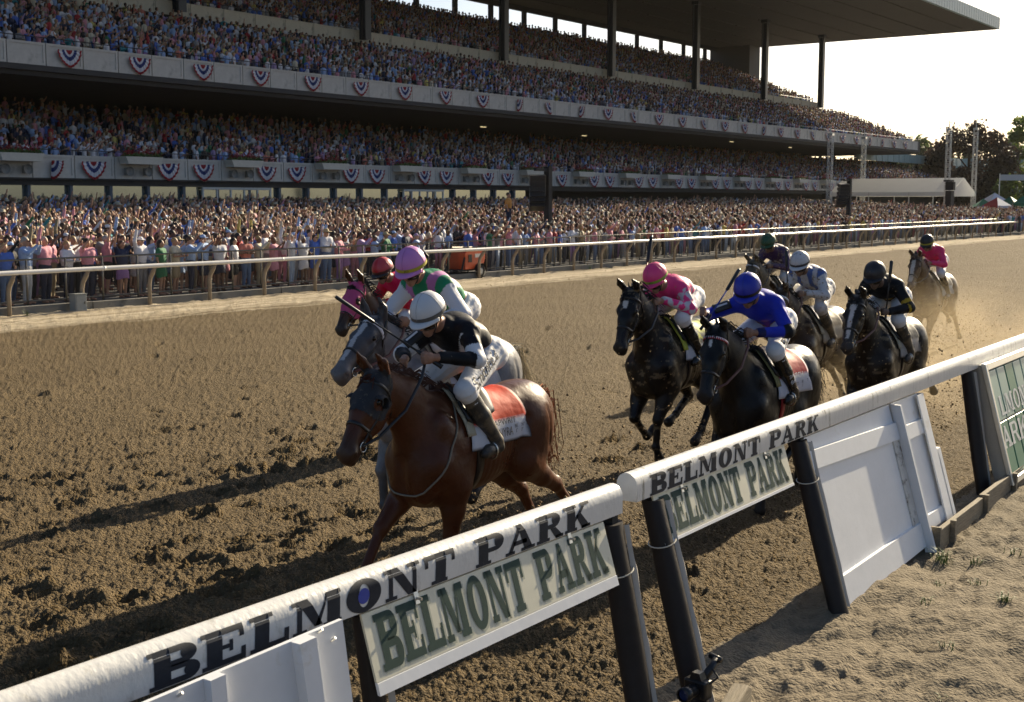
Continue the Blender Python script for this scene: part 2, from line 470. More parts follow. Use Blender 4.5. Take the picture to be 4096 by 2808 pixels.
def panel_mesh(w, h, d, border, m, name='parapet_panel'):
    """slab with a sunk field inside a raised border, front faces -y"""
    mb = MB(); g = 0.03
    x0, x1 = g, w-g
    o = [(x0,0,0),(x1,0,0),(x1,0,h),(x0,0,h)]
    i_ = [(x0+border,0,border),(x1-border,0,border),(x1-border,0,h-border),(x0+border,0,h-border)]
    k = [(p[0],0.045,p[2]) for p in i_]
    b = [(x0,d,0),(x1,d,0),(x1,d,h),(x0,d,h)]
    mb.add(o+i_+k+b, [(0,1,5,4),(1,2,6,5),(2,3,7,6),(3,0,4,7),(4,5,9,8),(5,6,10,9),(6,7,11,10),(7,4,8,11),(8,9,10,11),
                      (0,12,13,1),(1,13,14,2),(2,14,15,3),(3,15,12,0),(12,15,14,13)])
    return mb.mesh(name, m)

def parapet(y, z0, h, pitch, x_first, x_last, m, border, x_beam0, x_beam1):
    root = empty('parapet'); root.parent = stand; root.location = (-100, -60, 0)
    me = panel_mesh(pitch, h, 0.22, border, m)
    n = int((x_last - x_first) / pitch)
    for i in range(n):
        link('parapet_panel', me, root, (x_first + i*pitch, y, z0))
    mb = MB(); mb.box((x_beam0, y+0.06, z0-0.02), (x_beam1, y+0.21, z0+h-0.02)); mb.obj('parapet_backing', M_DARKC, root)
    mb = MB()
    mb.tube([(x_beam0, y+0.12, z0+h+0.28), (x_beam1, y+0.12, z0+h+0.28)], 0.028, 6)
    x = x_first
    while x < x_last:
        mb.tube([(x, y+0.12, z0+h-0.01), (x, y+0.12, z0+h+0.28)], 0.02, 5); x += pitch
    mb.obj('handrail', M_RAILM, root)
    return root
P_UP = parapet(60.0, 10.05, 1.17, 2.29, 32.4-0.23, GX1, M_CONC, 0.13, GX0, GX1)
P_LOW = parapet(60.0, 4.2, 1.22, 2.585, 29.9, 203, M_CONC, 0.14, GX0, 203)
P_TOP = parapet(72.0, 15.75, 0.95, 3.05, 40.0, 174.5, M_CONC2, 0.10, GX0, 174.5)
mb = MB(); mb.box((GX0, 60.0, 9.75), (GX1, 60.4, 10.04)); gpart(mb, 'parapet_soffit', M_DARKC)
mb = MB(); mb.box((GX0, 60.05, 4.10), (203, 60.6, 4.18)); gpart(mb, 'parapet_soffit', M_DARKC)

# planters and loudspeakers on the lower parapet (every third bay)
M_FLOWER = mat('red_flowers', (0.28, 0.02, 0.03), 0.7, var=0.4, vscale=14)
M_LEAF0 = mat('planter_leaves', (0.07, 0.13, 0.025), 0.6, var=0.4, vscale=9)
M_PLANT = mat('planter_concrete', (0.54, 0.52, 0.46), 0.85, var=0.1, vscale=2)
M_SPK = mat('grey_horn', (0.22, 0.215, 0.20), 0.6)
_mb = MB()
extrude_poly(_mb, [(0,0),(2.3,0),(2.3,0.1),(2.45,0.42),(-0.15,0.42),(0,0.1)], 0, 0.75, lambda u, v, w: (u, -w, v))
ME_PLANTER = _mb.mesh('planter', M_PLANT)
def leafy(n, sx, sy, sz, m, seed, s=0.10):
    r = random.Random(seed); mb = MB()
    for i in range(n):
        c = Vector((r.uniform(0, sx), r.uniform(-sy, 0), abs(r.gauss(0, sz))))
        a = Vector((r.gauss(0,1), r.gauss(0,1), r.gauss(0,1))).normalized(); b = a.cross(Vector((r.gauss(0,1), r.gauss(0,1), 1))).normalized()
        mb.add([c - a*s, c + b*s*0.6, c + a*s, c - b*s*0.6], [(0,1,2,3)])
    return mb.mesh('foliage', m)
ME_GREEN = leafy(260, 2.4, 0.75, 0.10, M_LEAF0, 3); ME_RED = leafy(220, 2.4, 0.6, 0.22, M_FLOWER, 4, 0.08)
_mb = MB(); _mb.lathe([(0.0,0.05),(0.10,0.05),(0.14,-0.05),(0.27,-0.22),(0.27,-0.25),(0.2,-0.16),(0.0,-0.1)], 14, ax='y'); _mb.box((-0.2,-0.1,-0.2),(0.2,0.05,0.2))
ME_HORN = _mb.mesh('horn', M_SPK)
ORD1 = ['leftmost', 'second', 'third', 'fourth', 'fifth', 'sixth', 'seventh', 'eighth', 'ninth', 'tenth', 'eleventh', 'twelfth', 'thirteenth', 'fourteenth', 'fifteenth', 'sixteenth', 'seventeenth', 'eighteenth', 'nineteenth', 'twentieth', 'twenty-first', 'twenty-second']
for i in range(22):
    x = 45.75 + 7.72 * (i - 1)
    if x > 200: break
    nth = ORD1[i]
    p = empty('flower_planter', (x, 59.98, 5.02), group='flower planters along the lower parapet', cat='planter',
              label=(f'{nth} concrete flower planter from the left along the lower parapet, red flowers' if nth else 'small far concrete flower planter toward the right end of the lower parapet'))
    link('box', ME_PLANTER, p); link('leaves', ME_GREEN, p, (0, -0.02, 0.42))['kind'] = 'stuff'; link('flowers', ME_RED, p, (0, 0.05, 0.5))['kind'] = 'stuff'
    for k, dx in enumerate((0.45, 1.75)):
        h = link('horn_speaker', ME_HORN, None, (x + dx, 59.9, 4.62))
        sd = 'left' if k == 0 else 'right'
        tag(h, (f'{sd} grey horn loudspeaker under the {nth} flower planter from the left' if nth else 'small far grey horn loudspeaker under a far planter'), 'loudspeaker', 'horn loudspeakers under the planters')

# ground floor glazing
mb = MB(); mb.box((GX0, 60.62, 0.2), (86, 60.68, 4.16)); glz = gpart(mb, 'glass_front', M_GLASS)
for i in range(22):
    mb = MB(); mb.box((-0.09, -0.12, 0), (0.09, 0.10, 3.75)); o = gpart(mb, 'mullion', M_MULL); o.location = (29.9 + 2.585*i, 60.48, 0.3)
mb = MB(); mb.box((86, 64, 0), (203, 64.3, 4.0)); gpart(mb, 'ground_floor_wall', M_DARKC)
# entrance doors with white frames
M_DOORF = mat('white_frame', (0.5, 0.52, 0.52), 0.5)
for k, (xa, xb) in enumerate(((52.0, 57.5), (70.5, 75.0))):
    d = empty('entrance_doors', (xa, 60.40, 0.6), label=('row of white framed glass doors behind the crowd on the left' if k == 0 else 'row of white framed glass doors behind the crowd near mid stand'), cat='door')
    n = 5; w = (xb - xa) / n
    for i in range(n + 1):
        mb = MB(); mb.box((-0.05, -0.06, 0), (0.05, 0.06, 3.05)); mb.obj('frame_post', M_DOORF, d, loc=(i*w, 0, 0))
    mb = MB(); mb.box((-0.05, -0.09, 3.06), (n*w+0.05, 0.06, 3.2)); mb.obj('head_rail', M_DOORF, d)
    for i in range(n):
        mb = MB(); mb.box((i*w+0.06, -0.01, 0.02), ((i+1)*w-0.06, 0.02, 3.04)); mb.obj('door_pane', M_GLASS, d)

# roof
RY0, RY1, RZ = 50.0, 91.0, 25.9
mb = MB(); mb.box((GX0-15, RY0, RZ), (181.3, RY1, RZ+0.35)); roof = gpart(mb, 'roof', M_SOFFIT)
roof_e = empty('roof_trim'); roof_e.parent = stand; roof_e.location = (-100, -60, 0)
# soffit joints: shallow strips hung below
strip = MB(); strip.box((0, -0.10, -0.10), (11.6, 0.10, 0)); ME_STRIP = strip.mesh('soffit_batten', M_SOFFIT)
for j in range(8):
    for i in range(13):
        link('soffit_batten', ME_STRIP, roof_e, (181.0 - 12.2*(i+1) + (3.0 if j % 2 else 0) - 3, RY0 + 3.5 + 4.6*j, RZ-0.002))
mb = MB(); n = 160
for i in range(n):     # ribbed fascia along the front
    x = 181.3 - i*1.0
    mb.box((x-0.94, RY0-0.42, RZ+0.02), (x-0.06, RY0-0.02, RZ+1.55))
    mb.box((x-0.06, RY0-0.36, RZ+0.02), (x+0.06-0.12+0.06, RY0-0.02, RZ+1.55))
o = mb.obj('fascia_panels', M_FASCIA, roof_e); o['kind'] = 'stuff'
mb = MB(); mb.box((GX0-15, RY0+0.02, RZ+0.36), (181.3, RY1, RZ+1.5)); mb.obj('roof_upstand', M_FASCIA, roof_e)
mb = MB(); mb.box((150, RY0+1.5, RZ+1.52), (178, RY0+9, RZ+2.5)); mb.obj('roof_plant_box', M_DARKC, roof_e)
# columns
for i, x in enumerate((59.8, 78.7, 97.7, 116.8, 135.6, 154.4, 173.0)):
    mb = MB(); w = 0.34; f = 0.07
    mb.box((-w, -w, 0), (w, -w+f, 9.9)); mb.box((-w, w-f, 0), (w, w, 9.9)); mb.box((-f, -w+f, 0), (f, w-f, 9.9))
    mb.box((-w-0.1, -w-0.1, 9.6), (w+0.1, w+0.1, 9.995))
    o = gpart(mb, 'roof_column', M_STEELB); o.location = (x, 71.3, 15.9)
# back wall with clear openings
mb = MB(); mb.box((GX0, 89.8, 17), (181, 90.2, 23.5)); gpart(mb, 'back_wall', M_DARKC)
mb = MB(); mb.box((GX0, 89.75, 25.35), (181, 90.25, 25.89)); gpart(mb, 'back_wall_beam', M_DARKC)
for i in range(20):
    x = 181.0 - 6.65*i - 0.4
    if i == 0: continue
    mb = MB(); mb.box((-0.28, -0.2, 0), (0.28, 0.2, 1.84)); o = gpart(mb, 'window_mullion', M_DARKC); o.location = (x, 90, 23.505)
mb = MB(); mb.box((177.6, 84.5, 15.5), (181.2, 91.0, RZ-0.005)); gpart(mb, 'stair_tower', M_SOFFIT)
ORD0 = ['leftmost', 'second', 'third', 'fourth', 'fifth', 'sixth', 'seventh', 'eighth', 'ninth', 'tenth', 'eleventh']
# lit tubes under the upper deck
for i in range(3, 11, 2):
    mb = MB(); mb.box((-0.4, -0.04, 0), (0.4, 0.04, 0.06)); mb2 = MB(); mb2.box((-0.45, -0.08, 0.061), (0.45, 0.08, 0.16))
    x = 62 + 9.2*i + (i*37 % 5)*0.5
    e = empty('tube_light', (x, 63 + (i*53 % 7), 9.33), cat='light', group='tube lights under the upper deck', label=f'{ORD0[(i-3)//2]} lit tube light from the left on the dark ceiling below the upper deck')
    mb.obj('tube', M_LIT, e); mb2.obj('housing', M_DARKC, e)

# apron the standing crowd is on
M_APRON = mat('apron_asphalt', (0.10, 0.098, 0.095), 0.9, var=0.15, vscale=2)
def apron_z(y): return 0.18 + max(0.0, (y - 31.0)) * 0.050
mb = MB()
mb.add([(-5,30.45,apron_z(30.5)-0.02),(330,30.45,apron_z(30.5)-0.02),(330,61.2,apron_z(61.2)),(-5,61.2,apron_z(61.2))], [(0,1,2,3)])
tag(mb.obj('apron', M_APRON), 'dark paved apron rising from the outer fence to the stand', kind='structure')

# bunting
M_BRED = mat('bunting_red', (0.30, 0.012, 0.022), 0.75, var=0.12, vscale=9)
M_BWHT = mat('bunting_white', (0.62, 0.62, 0.66), 0.75, var=0.10, vscale=9)
M_BBLU = mat('bunting_blue', (0.022, 0.04, 0.17), 0.75, var=0.12, vscale=9)
def fan_band(r0, r1, W, Hh, a0, a1, seed, sag=0.0):
    """pleated band of a half-round fan, r0..r1 as fractions of the radius"""
    mb = MB(); P = []
    n = 44
    for r in (r0, (r0+r1)/2, r1):
        row = []
        for k in range(n + 1):
            t = math.pi + (a0 + (a1 - a0) * k / n) * math.pi
            pl = 0.045 * r * math.cos(k * math.pi / 2 * 1.0) * (1 if k % 2 == 0 else 0)
            ct = math.cos(t); row.append((W*0.5*r*math.copysign(abs(ct)**1.45, ct), -0.05 - pl - 0.05*r, Hh*r*math.sin(t) * (1 + sag*math.cos(t))))
        P.append(row)
    mb.grid(P); return mb
BUNT = {}
for v, (a0, a1, sag, wm) in enumerate(((0, 1, 0, 1), (0, 1, 0.18, 0.93), (0.0, 0.62, 0.0, 0.9), (0.4, 1.0, 0.1, 0.9))):
    W, Hh = 1.62*wm, 1.02
    BUNT[v] = [('centre', fan_band(0.02, 0.26, W, Hh, a0, a1, v, sag).mesh('bunt', M_BRED)),
               ('inner_white_band', fan_band(0.26, 0.40, W, Hh, a0, a1, v, sag).mesh('bunt', M_BWHT)),
               ('blue_band', fan_band(0.40, 0.62, W, Hh, a0, a1, v, sag).mesh('bunt', M_BBLU)),
               ('white_band', fan_band(0.62, 0.86, W, Hh, a0, a1, v, sag).mesh('bunt', M_BWHT)),
               ('red_band', fan_band(0.86, 1.0, W, Hh, a0, a1, v, sag).mesh('bunt', M_BRED))]
ORD = ['first', 'second', 'third', 'fourth', 'fifth', 'sixth', 'seventh', 'eighth', 'ninth', 'tenth', 'eleventh', 'twelfth', 'thirteenth', 'fourteenth', 'fifteenth', 'sixteenth', 'seventeenth', 'eighteenth', 'nineteenth', 'twentieth', 'twenty-first', 'twenty-second', 'twenty-third', 'twenty-fourth', 'twenty-fifth', 'twenty-sixth', 'twenty-seventh', 'twenty-eighth', 'twenty-ninth', 'thirtieth', 'thirty-first', 'thirty-second', 'thirty-third', 'thirty-fourth', 'thirty-fifth', 'thirty-sixth', 'thirty-seventh', 'thirty-eighth', 'thirty-ninth', 'fortieth']
_r = random.Random(3)
def bunting(x, z, label, group, v, sc=1.0):
    e = empty('bunting', (x, 59.97, z), label=label, cat='bunting', group=group)
    e.scale = (sc, 1, sc); e.rotation_euler = (0, R(_r.uniform(-4, 4)), 0)
    for nm, me in BUNT[v]: link(nm, me, e)
xb = 42.7
i = 0
while xb < 180:
    v = 0 if i < 7 else _r.choice([0, 0, 1, 1, 2, 3])
    bunting(xb, 10.98, f'{ORD[i]} red white and blue fan bunting from the left on the upper parapet', 'buntings on the upper parapet', v, 0.92)
    xb += 4.58; i += 1
i = 0; xb = 41.35
while xb < 170:
    for dx in (0, 2.62):
        v = 3 if i == 0 else (0 if i < 8 else _r.choice([0, 0, 1]))
        bunting(xb + dx, 5.12, f'{ORD[i]} red white and blue fan bunting from the left on the lower parapet', 'buntings on the lower parapet', v, 0.98)
        i += 1
    xb += 7.72
# ================================================================ far right: tent, towers, speakers, trees
M_TENT = mat('tent_vinyl', (0.74, 0.74, 0.73), 0.5, var=0.05, vscale=0.8)
M_ALU = mat('aluminium', (0.62, 0.62, 0.60), 0.35, metal=0.85, var=0.06)
M_BLACK = mat('black_metal', (0.012, 0.012, 0.014), 0.35)
M_BLACKM = mat('black_matte', (0.015, 0.015, 0.016), 0.8)
_t = M_TENT.node_tree; _tr = _t.nodes.new('ShaderNodeBsdfTranslucent'); _tr.inputs[0].default_value = (.8,.8,.78,1); _ms = _t.nodes.new('ShaderNodeMixShader'); _ms.inputs[0].default_value = .5
_t.links.new(_t.nodes['Principled BSDF'].outputs[0], _ms.inputs[1]); _t.links.new(_tr.outputs[0], _ms.inputs[2]); _t.links.new(_ms.outputs[0], _t.nodes['Material Output'].inputs[0])
tent = empty('marquee_tent', (142.2, 42.0, 0), label='long white gabled marquee tent at the far end of the crowd', cat='tent')
W, Lt, ez, az = 4.1, 13.5, 3.95, 5.45
mb = MB(); mb.add([(-W,0,ez),(0,0,az),(0,Lt,az),(-W,Lt,ez)], [(0,1,2,3)]); mb.obj('roof_slope', M_TENT, tent)
mb = MB(); mb.add([(W,0,ez),(0,0,az),(0,Lt,az),(W,Lt,ez)], [(3,2,1,0)]); mb.obj('roof_slope', M_TENT, tent)
mb = MB(); mb.add([(-W,-0.03,ez-0.5),(W,-0.03,ez-0.5),(W,-0.03,ez),(0,-0.03,az),(-W,-0.03,ez)], [(0,1,2,3,4)]); mb.obj('gable', M_TENT, tent)
mb = MB(); mb.box((-W-0.03,-0.02,ez-0.5),(-W,Lt,ez)); mb.obj('valance', M_TENT, tent)
mb = MB(); mb.box((W,-0.02,ez-0.5),(W+0.03,Lt,ez)); mb.obj('valance', M_TENT, tent)
for x in (-W, W):
    for k in range(4):
        mb = MB(); mb.tube([(x, 0.1+k*Lt/3.02, 0.4), (x, 0.1+k*Lt/3.02, ez)], 0.06, 6); mb.obj('tent_pole', M_ALU, tent)

def truss_tower(x, y, h, w, label):
    e = empty('truss_tower', (x, y, 0.3), label=label, cat='truss tower', group='aluminium truss towers round the tent')
    for sx in (-1, 1):
        for sy in (-1, 1):
            mb = MB(); mb.tube([(sx*w, sy*w, 0), (sx*w, sy*w, h)], 0.032, 6); mb.obj('chord', M_ALU, e)
    mb = MB(); n = int(h / (2*w)); cs = [(-w,-w),(w,-w),(w,w),(-w,w)]
    for i in range(n):
        for k in range(4):
            a, b = cs[k], cs[(k+1) % 4]
            if i % 2: a, b = b, a
            mb.tube([(a[0], a[1], i*2*w), (b[0], b[1], (i+1)*2*w)], 0.02, 5)
            mb.tube([(cs[k][0], cs[k][1], (i+1)*2*w), (cs[(k+1)%4][0], cs[(k+1)%4][1], (i+1)*2*w)], 0.02, 4)
    mb.obj('bracing', M_ALU, e)
    mb = MB(); mb.box((-w-0.05, -w-0.05, h+0.001), (w+0.05, w+0.05, h+0.22)); mb.tube([(0,0,h+0.2),(0,0,h+1.0)], 0.05, 6); mb.obj('head_block', M_ALU, e)
    return e
def at(xd, dep):
    """world x,y under displayed column xd (2324 wide picture) at depth dep"""
    lat = (xd - 1162) / 2900 * dep
    return dep*0.811 + lat*0.5845, dep*0.5845 - lat*0.811
for xd, dep, top, lab in ((1877, 128, 304, 'silver truss tower left of the white marquee'), (1952, 150, 312, 'silver truss tower rising behind the left of the marquee'),
                     (2142, 134, 293, 'silver truss tower in front of the marquee by its gable'), (2202, 150, 292, 'silver truss tower behind the marquee gable beside the dark tree')):
    x, y = at(xd, dep); truss_tower(x, y, (455 - top) / 2900 * dep + 2.4, 0.21, lab)
# black loudspeaker box stack on the tower by the gable
x, y = at(2142, 132.5)
e = empty('speaker_stack', (x, y, 2.3), label='black speaker boxes clamped to the truss tower before the marquee', cat='loudspeaker')
mb = MB(); mb.box((-0.5,-0.6,0),(0.5,0.0,1.7)); mb.obj('cabinet', M_BLACKM, e); mb = MB(); mb.box((-0.3,-0.75,1.75),(0.3,0.1,2.6)); mb.obj('cabinet', M_BLACKM, e)
mb = MB(); mb.box((-0.62,-0.5,2.62),(0.62,0.2,2.8)); mb.obj('clamp', M_BLACKM, e)

def line_array(x, y, label_m, label_a, n=6):
    e = empty('speaker_mast', (x+0.35, y-0.3, 0.2), label=label_m, cat='mast', group='loudspeaker masts in the apron crowd')
    mb = MB(); mb.box((-0.14,-0.14,0),(0.14,0.14,4.35)); mb.obj('mast', M_BLACKM, e)
    mb = MB(); mb.box((-1.05,-0.08,4.15),(0.25,0.08,4.28)); mb.obj('boom', M_BLACKM, e)
    mb = MB(); mb.tube([(-0.9,0,0.02),(0.9,0,0.02)], 0.06, 6); mb.tube([(0,-0.9,0.05),(0,0.9,0.05)], 0.06, 6); mb.obj('foot', M_BLACKM, e)
    a = empty('line_array', (x-0.22, y-0.1, 0.2), label=label_a, cat='loudspeaker', group='hanging line array loudspeakers')
    a.rotation_euler = (0, 0, R(38))
    for i in range(n):
        mb = MB()
        extrude_poly(mb, [(-0.32,0.0),(0.32,0.03),(0.32,0.235),(-0.32,0.265)], -0.36, 0.36, lambda u, v, w: (u, w, v))
        o = mb.obj('cabinet', M_BLACK, a, bevel=0.015)
        o.location = (0.035*i*i*0.5, 0, 3.72 - 0.262*i); o.rotation_euler = (0, R(-10 + 7*i), 0)
        mb = MB(); mb.box((-0.336,-0.31,0.05),(-0.326,0.31,0.2)); g = mb.obj('grille', M_BLACKM, o)
    return a
line_array(49.3, 34.0, 'black upright mast rising from the crowd left of centre right', 'large black line array of speakers hung over the middle of the crowd')
line_array(87.0, 34.0, 'black upright mast in front of the white marquee', 'smaller black line array of speakers hung before the white marquee')

# low roof beyond the stand, teal shed, banner
mb = MB(); mb.box((0,0,0),(70,12,0.3)); e = empty('clubhouse_wing', (176, 67, 0), label='low green roofed wing beyond the end of the stand', cat='building')
mb = MB(); mb.add([(0,0,9.0),(48,0,8.9),(48,14,10.3),(0,14,10.4)], [(0,1,2,3)]); mb.add([(0,0,8.95),(48,0,8.85),(48,14,10.2),(0,14,10.3)], [(3,2,1,0)]); mb.obj('roof', M_SOFFIT, e)
mb = MB()
for i in range(40): mb.box((i*1.2, -0.25 if i % 2 else -0.32, 8.75), (i*1.2+1.2, -0.02, 10.05))
o = mb.obj('fascia_ribs', M_FASCIA, e); o['kind'] = 'stuff'
mb = MB(); mb.box((0,13.9,0),(48,14.2,9.8)); mb.obj('rear_wall', M_DARKC, e)
for i in range(5):
    mb = MB(); mb.box((-0.25,-0.25,0),(0.25,0.25,8.9)); mb.obj('column', M_DARKC, e, loc=(2+i*11, 3, 0))
M_TEAL = mat('teal_cladding', (0.20, 0.34, 0.35), 0.6, var=0.06, vscale=0.3)
x, y = at(2300, 235)
e = empty('teal_shed', (x, y, 0), R(-54), label='flat teal building behind the trees at the right edge', cat='building')
mb = MB(); mb.box((-9,0,0),(16,10,8.5)); mb.obj('walls', M_TEAL, e); mb = MB(); mb.box((-9.3,-0.3,8.51),(16.3,10.3,10.6)); mb.obj('roof_edge', M_TEAL, e)
for i in range(12):
    mb = MB(); mb.box((-8+i*2,-0.36,8.5),(-7.88+i*2,-0.31,10.6)); mb.obj('cladding_seam', M_TEAL, e)
M_BANNER = mat('banner_white', (0.42, 0.45, 0.5), 0.6); M_BANTXT = mat('banner_ink', (0.10, 0.13, 0.2), 0.7)

# trees --------------------------------------------------------------
def leaf_mat(name, c, c2):
    m = bpy.data.materials.new(name); m.use_nodes = True; t = m.node_tree; b = t.nodes['Principled BSDF']
    b.inputs['Roughness'].default_value = 0.55
    at_ = t.nodes.new('ShaderNodeAttribute'); at_.attribute_name = 'shade'
    mx = t.nodes.new('ShaderNodeMix'); mx.data_type = 'RGBA'; mx.inputs[6].default_value = (*c, 1); mx.inputs[7].default_value = (*c2, 1)
    t.links.new(at_.outputs['Fac'], mx.inputs[0]); t.links.new(mx.outputs[2], b.inputs['Base Color'])
    tr = t.nodes.new('ShaderNodeBsdfTranslucent'); ms = t.nodes.new('ShaderNodeMixShader'); ms.inputs[0].default_value = 0.35
    t.links.new(mx.outputs[2], tr.inputs[0]); t.links.new(b.outputs[0], ms.inputs[1]); t.links.new(tr.outputs[0], ms.inputs[2])
    t.links.new(ms.outputs[0], t.nodes['Material Output'].inputs[0])
    return m
M_BARK = mat('bark', (0.07, 0.055, 0.04), 0.9, var=0.3, vscale=6, bump=0.02, bscale=10)
M_PURPLE = leaf_mat('purple_leaves', (0.024, 0.015, 0.012), (0.050, 0.030, 0.020))
M_GREENL = leaf_mat('green_leaves', (0.05, 0.075, 0.022), (0.085, 0.12, 0.035))
M_BRIGHT = leaf_mat('bright_leaves', (0.08, 0.12, 0.02), (0.13, 0.18, 0.035))
def tree(x, y, h, wid, m, label, seed, group, base=0.15, nclump=60, leaf=0.45, nleaf=70):
    r = np.random.default_rng(seed)
    e = empty('tree', (x, y, 0), label=label, cat='tree', group=group)
    rr = random.Random(seed)
    mb = MB(); ht = h*0.5
    mb.tube([(0,0,-0.2),(0.1,0.05,ht*0.4),(0.0,-0.1,ht),(0.1,0,h*0.8)], [h*0.028, h*0.022, h*0.016, h*0.004], 8)
    for k in range(9):
        a = rr.uniform(0, 6.28); z = h*rr.uniform(0.22, 0.6); L_ = wid*rr.uniform(0.25, 0.42)
        mb.tube([(0,0,z), (L_*0.5*math.cos(a), L_*0.5*math.sin(a), z+L_*0.35), (L_*math.cos(a), L_*math.sin(a), z+L_*0.8)], [h*0.010, h*0.007, h*0.002], 6)
    mb.obj('trunk', M_BARK, e, True)
    # clumps over an uneven crown
    cc = []
    for k in range(nclump):
        d = r.normal(size=3); d /= np.linalg.norm(d); rad = r.uniform(0.55, 1.0)**0.6
        zc = h*(base + (1-base)*0.52)
        p = np.array([d[0]*wid/2*rad, d[1]*wid/2*rad, zc + d[2]*h*(1-base)*0.48*rad])
        q = (p[2]/h - base) / (1-base); p[:2] *= (0.75 + 0.35*math.sin(max(q, 0)*2.6))
        cc.append((p, wid*r.uniform(0.09, 0.17)))
    V, F, S = [], [], []
    for p, cr in cc:
        n = nleaf; d = r.normal(size=(n,3)); d /= np.linalg.norm(d, axis=1)[:,None]
        c = p + d * cr * r.uniform(0.35, 1.05, (n,1)) * np.array([1,1,0.75])
        a = r.normal(size=(n,3)); a /= np.linalg.norm(a, axis=1)[:,None]
        b = np.cross(a, r.normal(size=(n,3))); b /= np.linalg.norm(b, axis=1)[:,None]
        s = leaf * r.uniform(0.6, 1.2, (n,1))
        quad = np.stack([c-a*s, c+b*s*0.5, c+a*s, c-b*s*0.5], 1)
        o_ = len(V)*0
        V.append(quad.reshape(-1,3)); S.append(np.repeat(r.uniform(0,1,n), 4))
    V = np.concatenate(V); S = np.concatenate(S); F = np.arange(len(V)).reshape(-1,4)
    me = np_mesh('crown', V, F, m, smooth=False)
    at_ = me.attributes.new('shade', 'FLOAT', 'POINT'); at_.data.foreach_set('value', S.astype(np.float32))
    link('crown', me, e)
    return e
x, y = at(2188, 205); tree(x, y, 14.6, 12.5, M_PURPLE, 'dark purple leaved tree behind the marquee and truss towers', 1, 'trees beyond the stand', 0.05, 150, 0.34, 120)
x, y = at(2112, 235); tree(x, y, 8.5, 9.0, M_PURPLE, 'small dark bush at the left foot of the purple tree', 12, 'trees beyond the stand', 0.05, 60, 0.34, 80)
x, y = at(2065, 330); tree(x, y, 18.5, 17, M_GREENL, 'hazy green tree behind the end of the upper balcony', 2, 'trees beyond the stand', 0.1, 70, 0.7, 70)
x, y = at(2130, 360); tree(x, y, 18.5, 19, M_GREENL, 'hazy green tree to the left behind the dark purple tree', 3, 'trees beyond the stand', 0.1, 70, 0.7, 70)
x, y = at(2282, 330); tree(x, y, 18.0, 16, M_GREENL, 'green tree behind the teal building', 4, 'trees beyond the stand', 0.1, 80, 0.6, 70)
x, y = at(2345, 215); tree(x, y, 19.5, 8.5, M_BRIGHT, 'tall bright green tree cut by the right edge', 5, 'trees beyond the stand', 0.12, 70, 0.4, 80)
x, y = at(2298, 190); tree(x, y, 6.6, 6.5, M_BRIGHT, 'low bright green tree in front of the teal building', 6, 'trees beyond the stand', 0.05, 50, 0.3, 80)
x, y = at(2275, 205); tree(x, y, 4.2, 7.0, M_BRIGHT, 'low green shrub below the banner', 7, 'trees beyond the stand', 0.05, 40, 0.3, 80)
x, y = at(2010, 420); tree(x, y, 17.0, 15, M_GREENL, 'distant green tree under the end of the upper balcony', 8, 'trees beyond the stand', 0.1, 50, 0.8, 60)
# banner on posts
x, y = at(2298, 178)
e = empty('banner', (x, y, 0), R(-54), label='pale banner with dark lettering across the right edge under the teal building', cat='banner')
mb = MB(); mb.box((-2.3,-0.03,5.75),(3.5,0.03,6.55)); mb.obj('cloth', M_BANNER, e)
for px_ in (-2.35, 3.55):
    mb = MB(); mb.tube([(px_,0,0),(px_,0,6.7)], 0.07, 6); mb.obj('pole', M_ALU, e)
def text_mesh(s, size, m, ext=0.0, bold=0.0):
    c = bpy.data.curves.new('t', 'FONT'); c.body = s; c.size = size; c.align_x = 'CENTER'; c.align_y = 'CENTER'; c.extrude = ext; c.resolution_u = 3; c.offset = bold
    o = bpy.data.objects.new('t', c); COL.objects.link(o)
    dg = bpy.context.evaluated_depsgraph_get()
    me = bpy.data.meshes.new_from_object(o.evaluated_get(dg)); bpy.data.objects.remove(o); bpy.data.curves.remove(c)
    me.materials.clear(); me.materials.append(m)
    return me
# canopies
M_GRNC = mat('green_canopy', (0.015, 0.14, 0.065), 0.6); M_REDC = mat('red_canopy', (0.38, 0.03, 0.035), 0.6); M_WHTC = mat('white_canopy', (0.6, 0.6, 0.66), 0.6)
for k, (xd, dep, m, z, lab) in enumerate(((2225, 142, M_GRNC, 2.9, 'green pop-up canopy beside the marquee gable'), (2250, 150, M_WHTC, 3.6, 'white pop-up canopy behind the red one'),
        (2256, 138, M_REDC, 3.05, 'red and white pop-up canopy right of the marquee'), (2286, 140, M_GRNC, 3.15, 'green pop-up canopy right of the red one'), (2318, 138, M_GRNC, 3.3, 'green pop-up canopy at the right edge'))):
    x, y = at(xd, dep)
    e = empty('pop_up_canopy', (x, y, 0.3), R(30 + 17*k), label=lab, cat='canopy', group='pop-up canopies by the marquee')
    w = 1.5
    for q in range(4):
        a0, a1 = math.pi/4 + q*math.pi/2, math.pi/4 + (q+1)*math.pi/2
        p0, p1 = (w*math.cos(a0), w*math.sin(a0), z-0.9), (w*math.cos(a1), w*math.sin(a1), z-0.9)
        mb = MB(); mb.add([p0, p1, (0,0,z)], [(0,1,2)]); mb.add([p0, p1, (p1[0],p1[1],z-1.15), (p0[0],p0[1],z-1.15)], [(3,2,1,0)])
        mb.obj('roof_panel', (M_WHTC if (m is M_REDC and q % 2) else m), e)
        mb = MB(); mb.tube([(p0[0]*0.98, p0[1]*0.98, 0), (p0[0]*0.98, p0[1]*0.98, z-0.92)], 0.03, 5); mb.obj('leg', M_ALU, e)
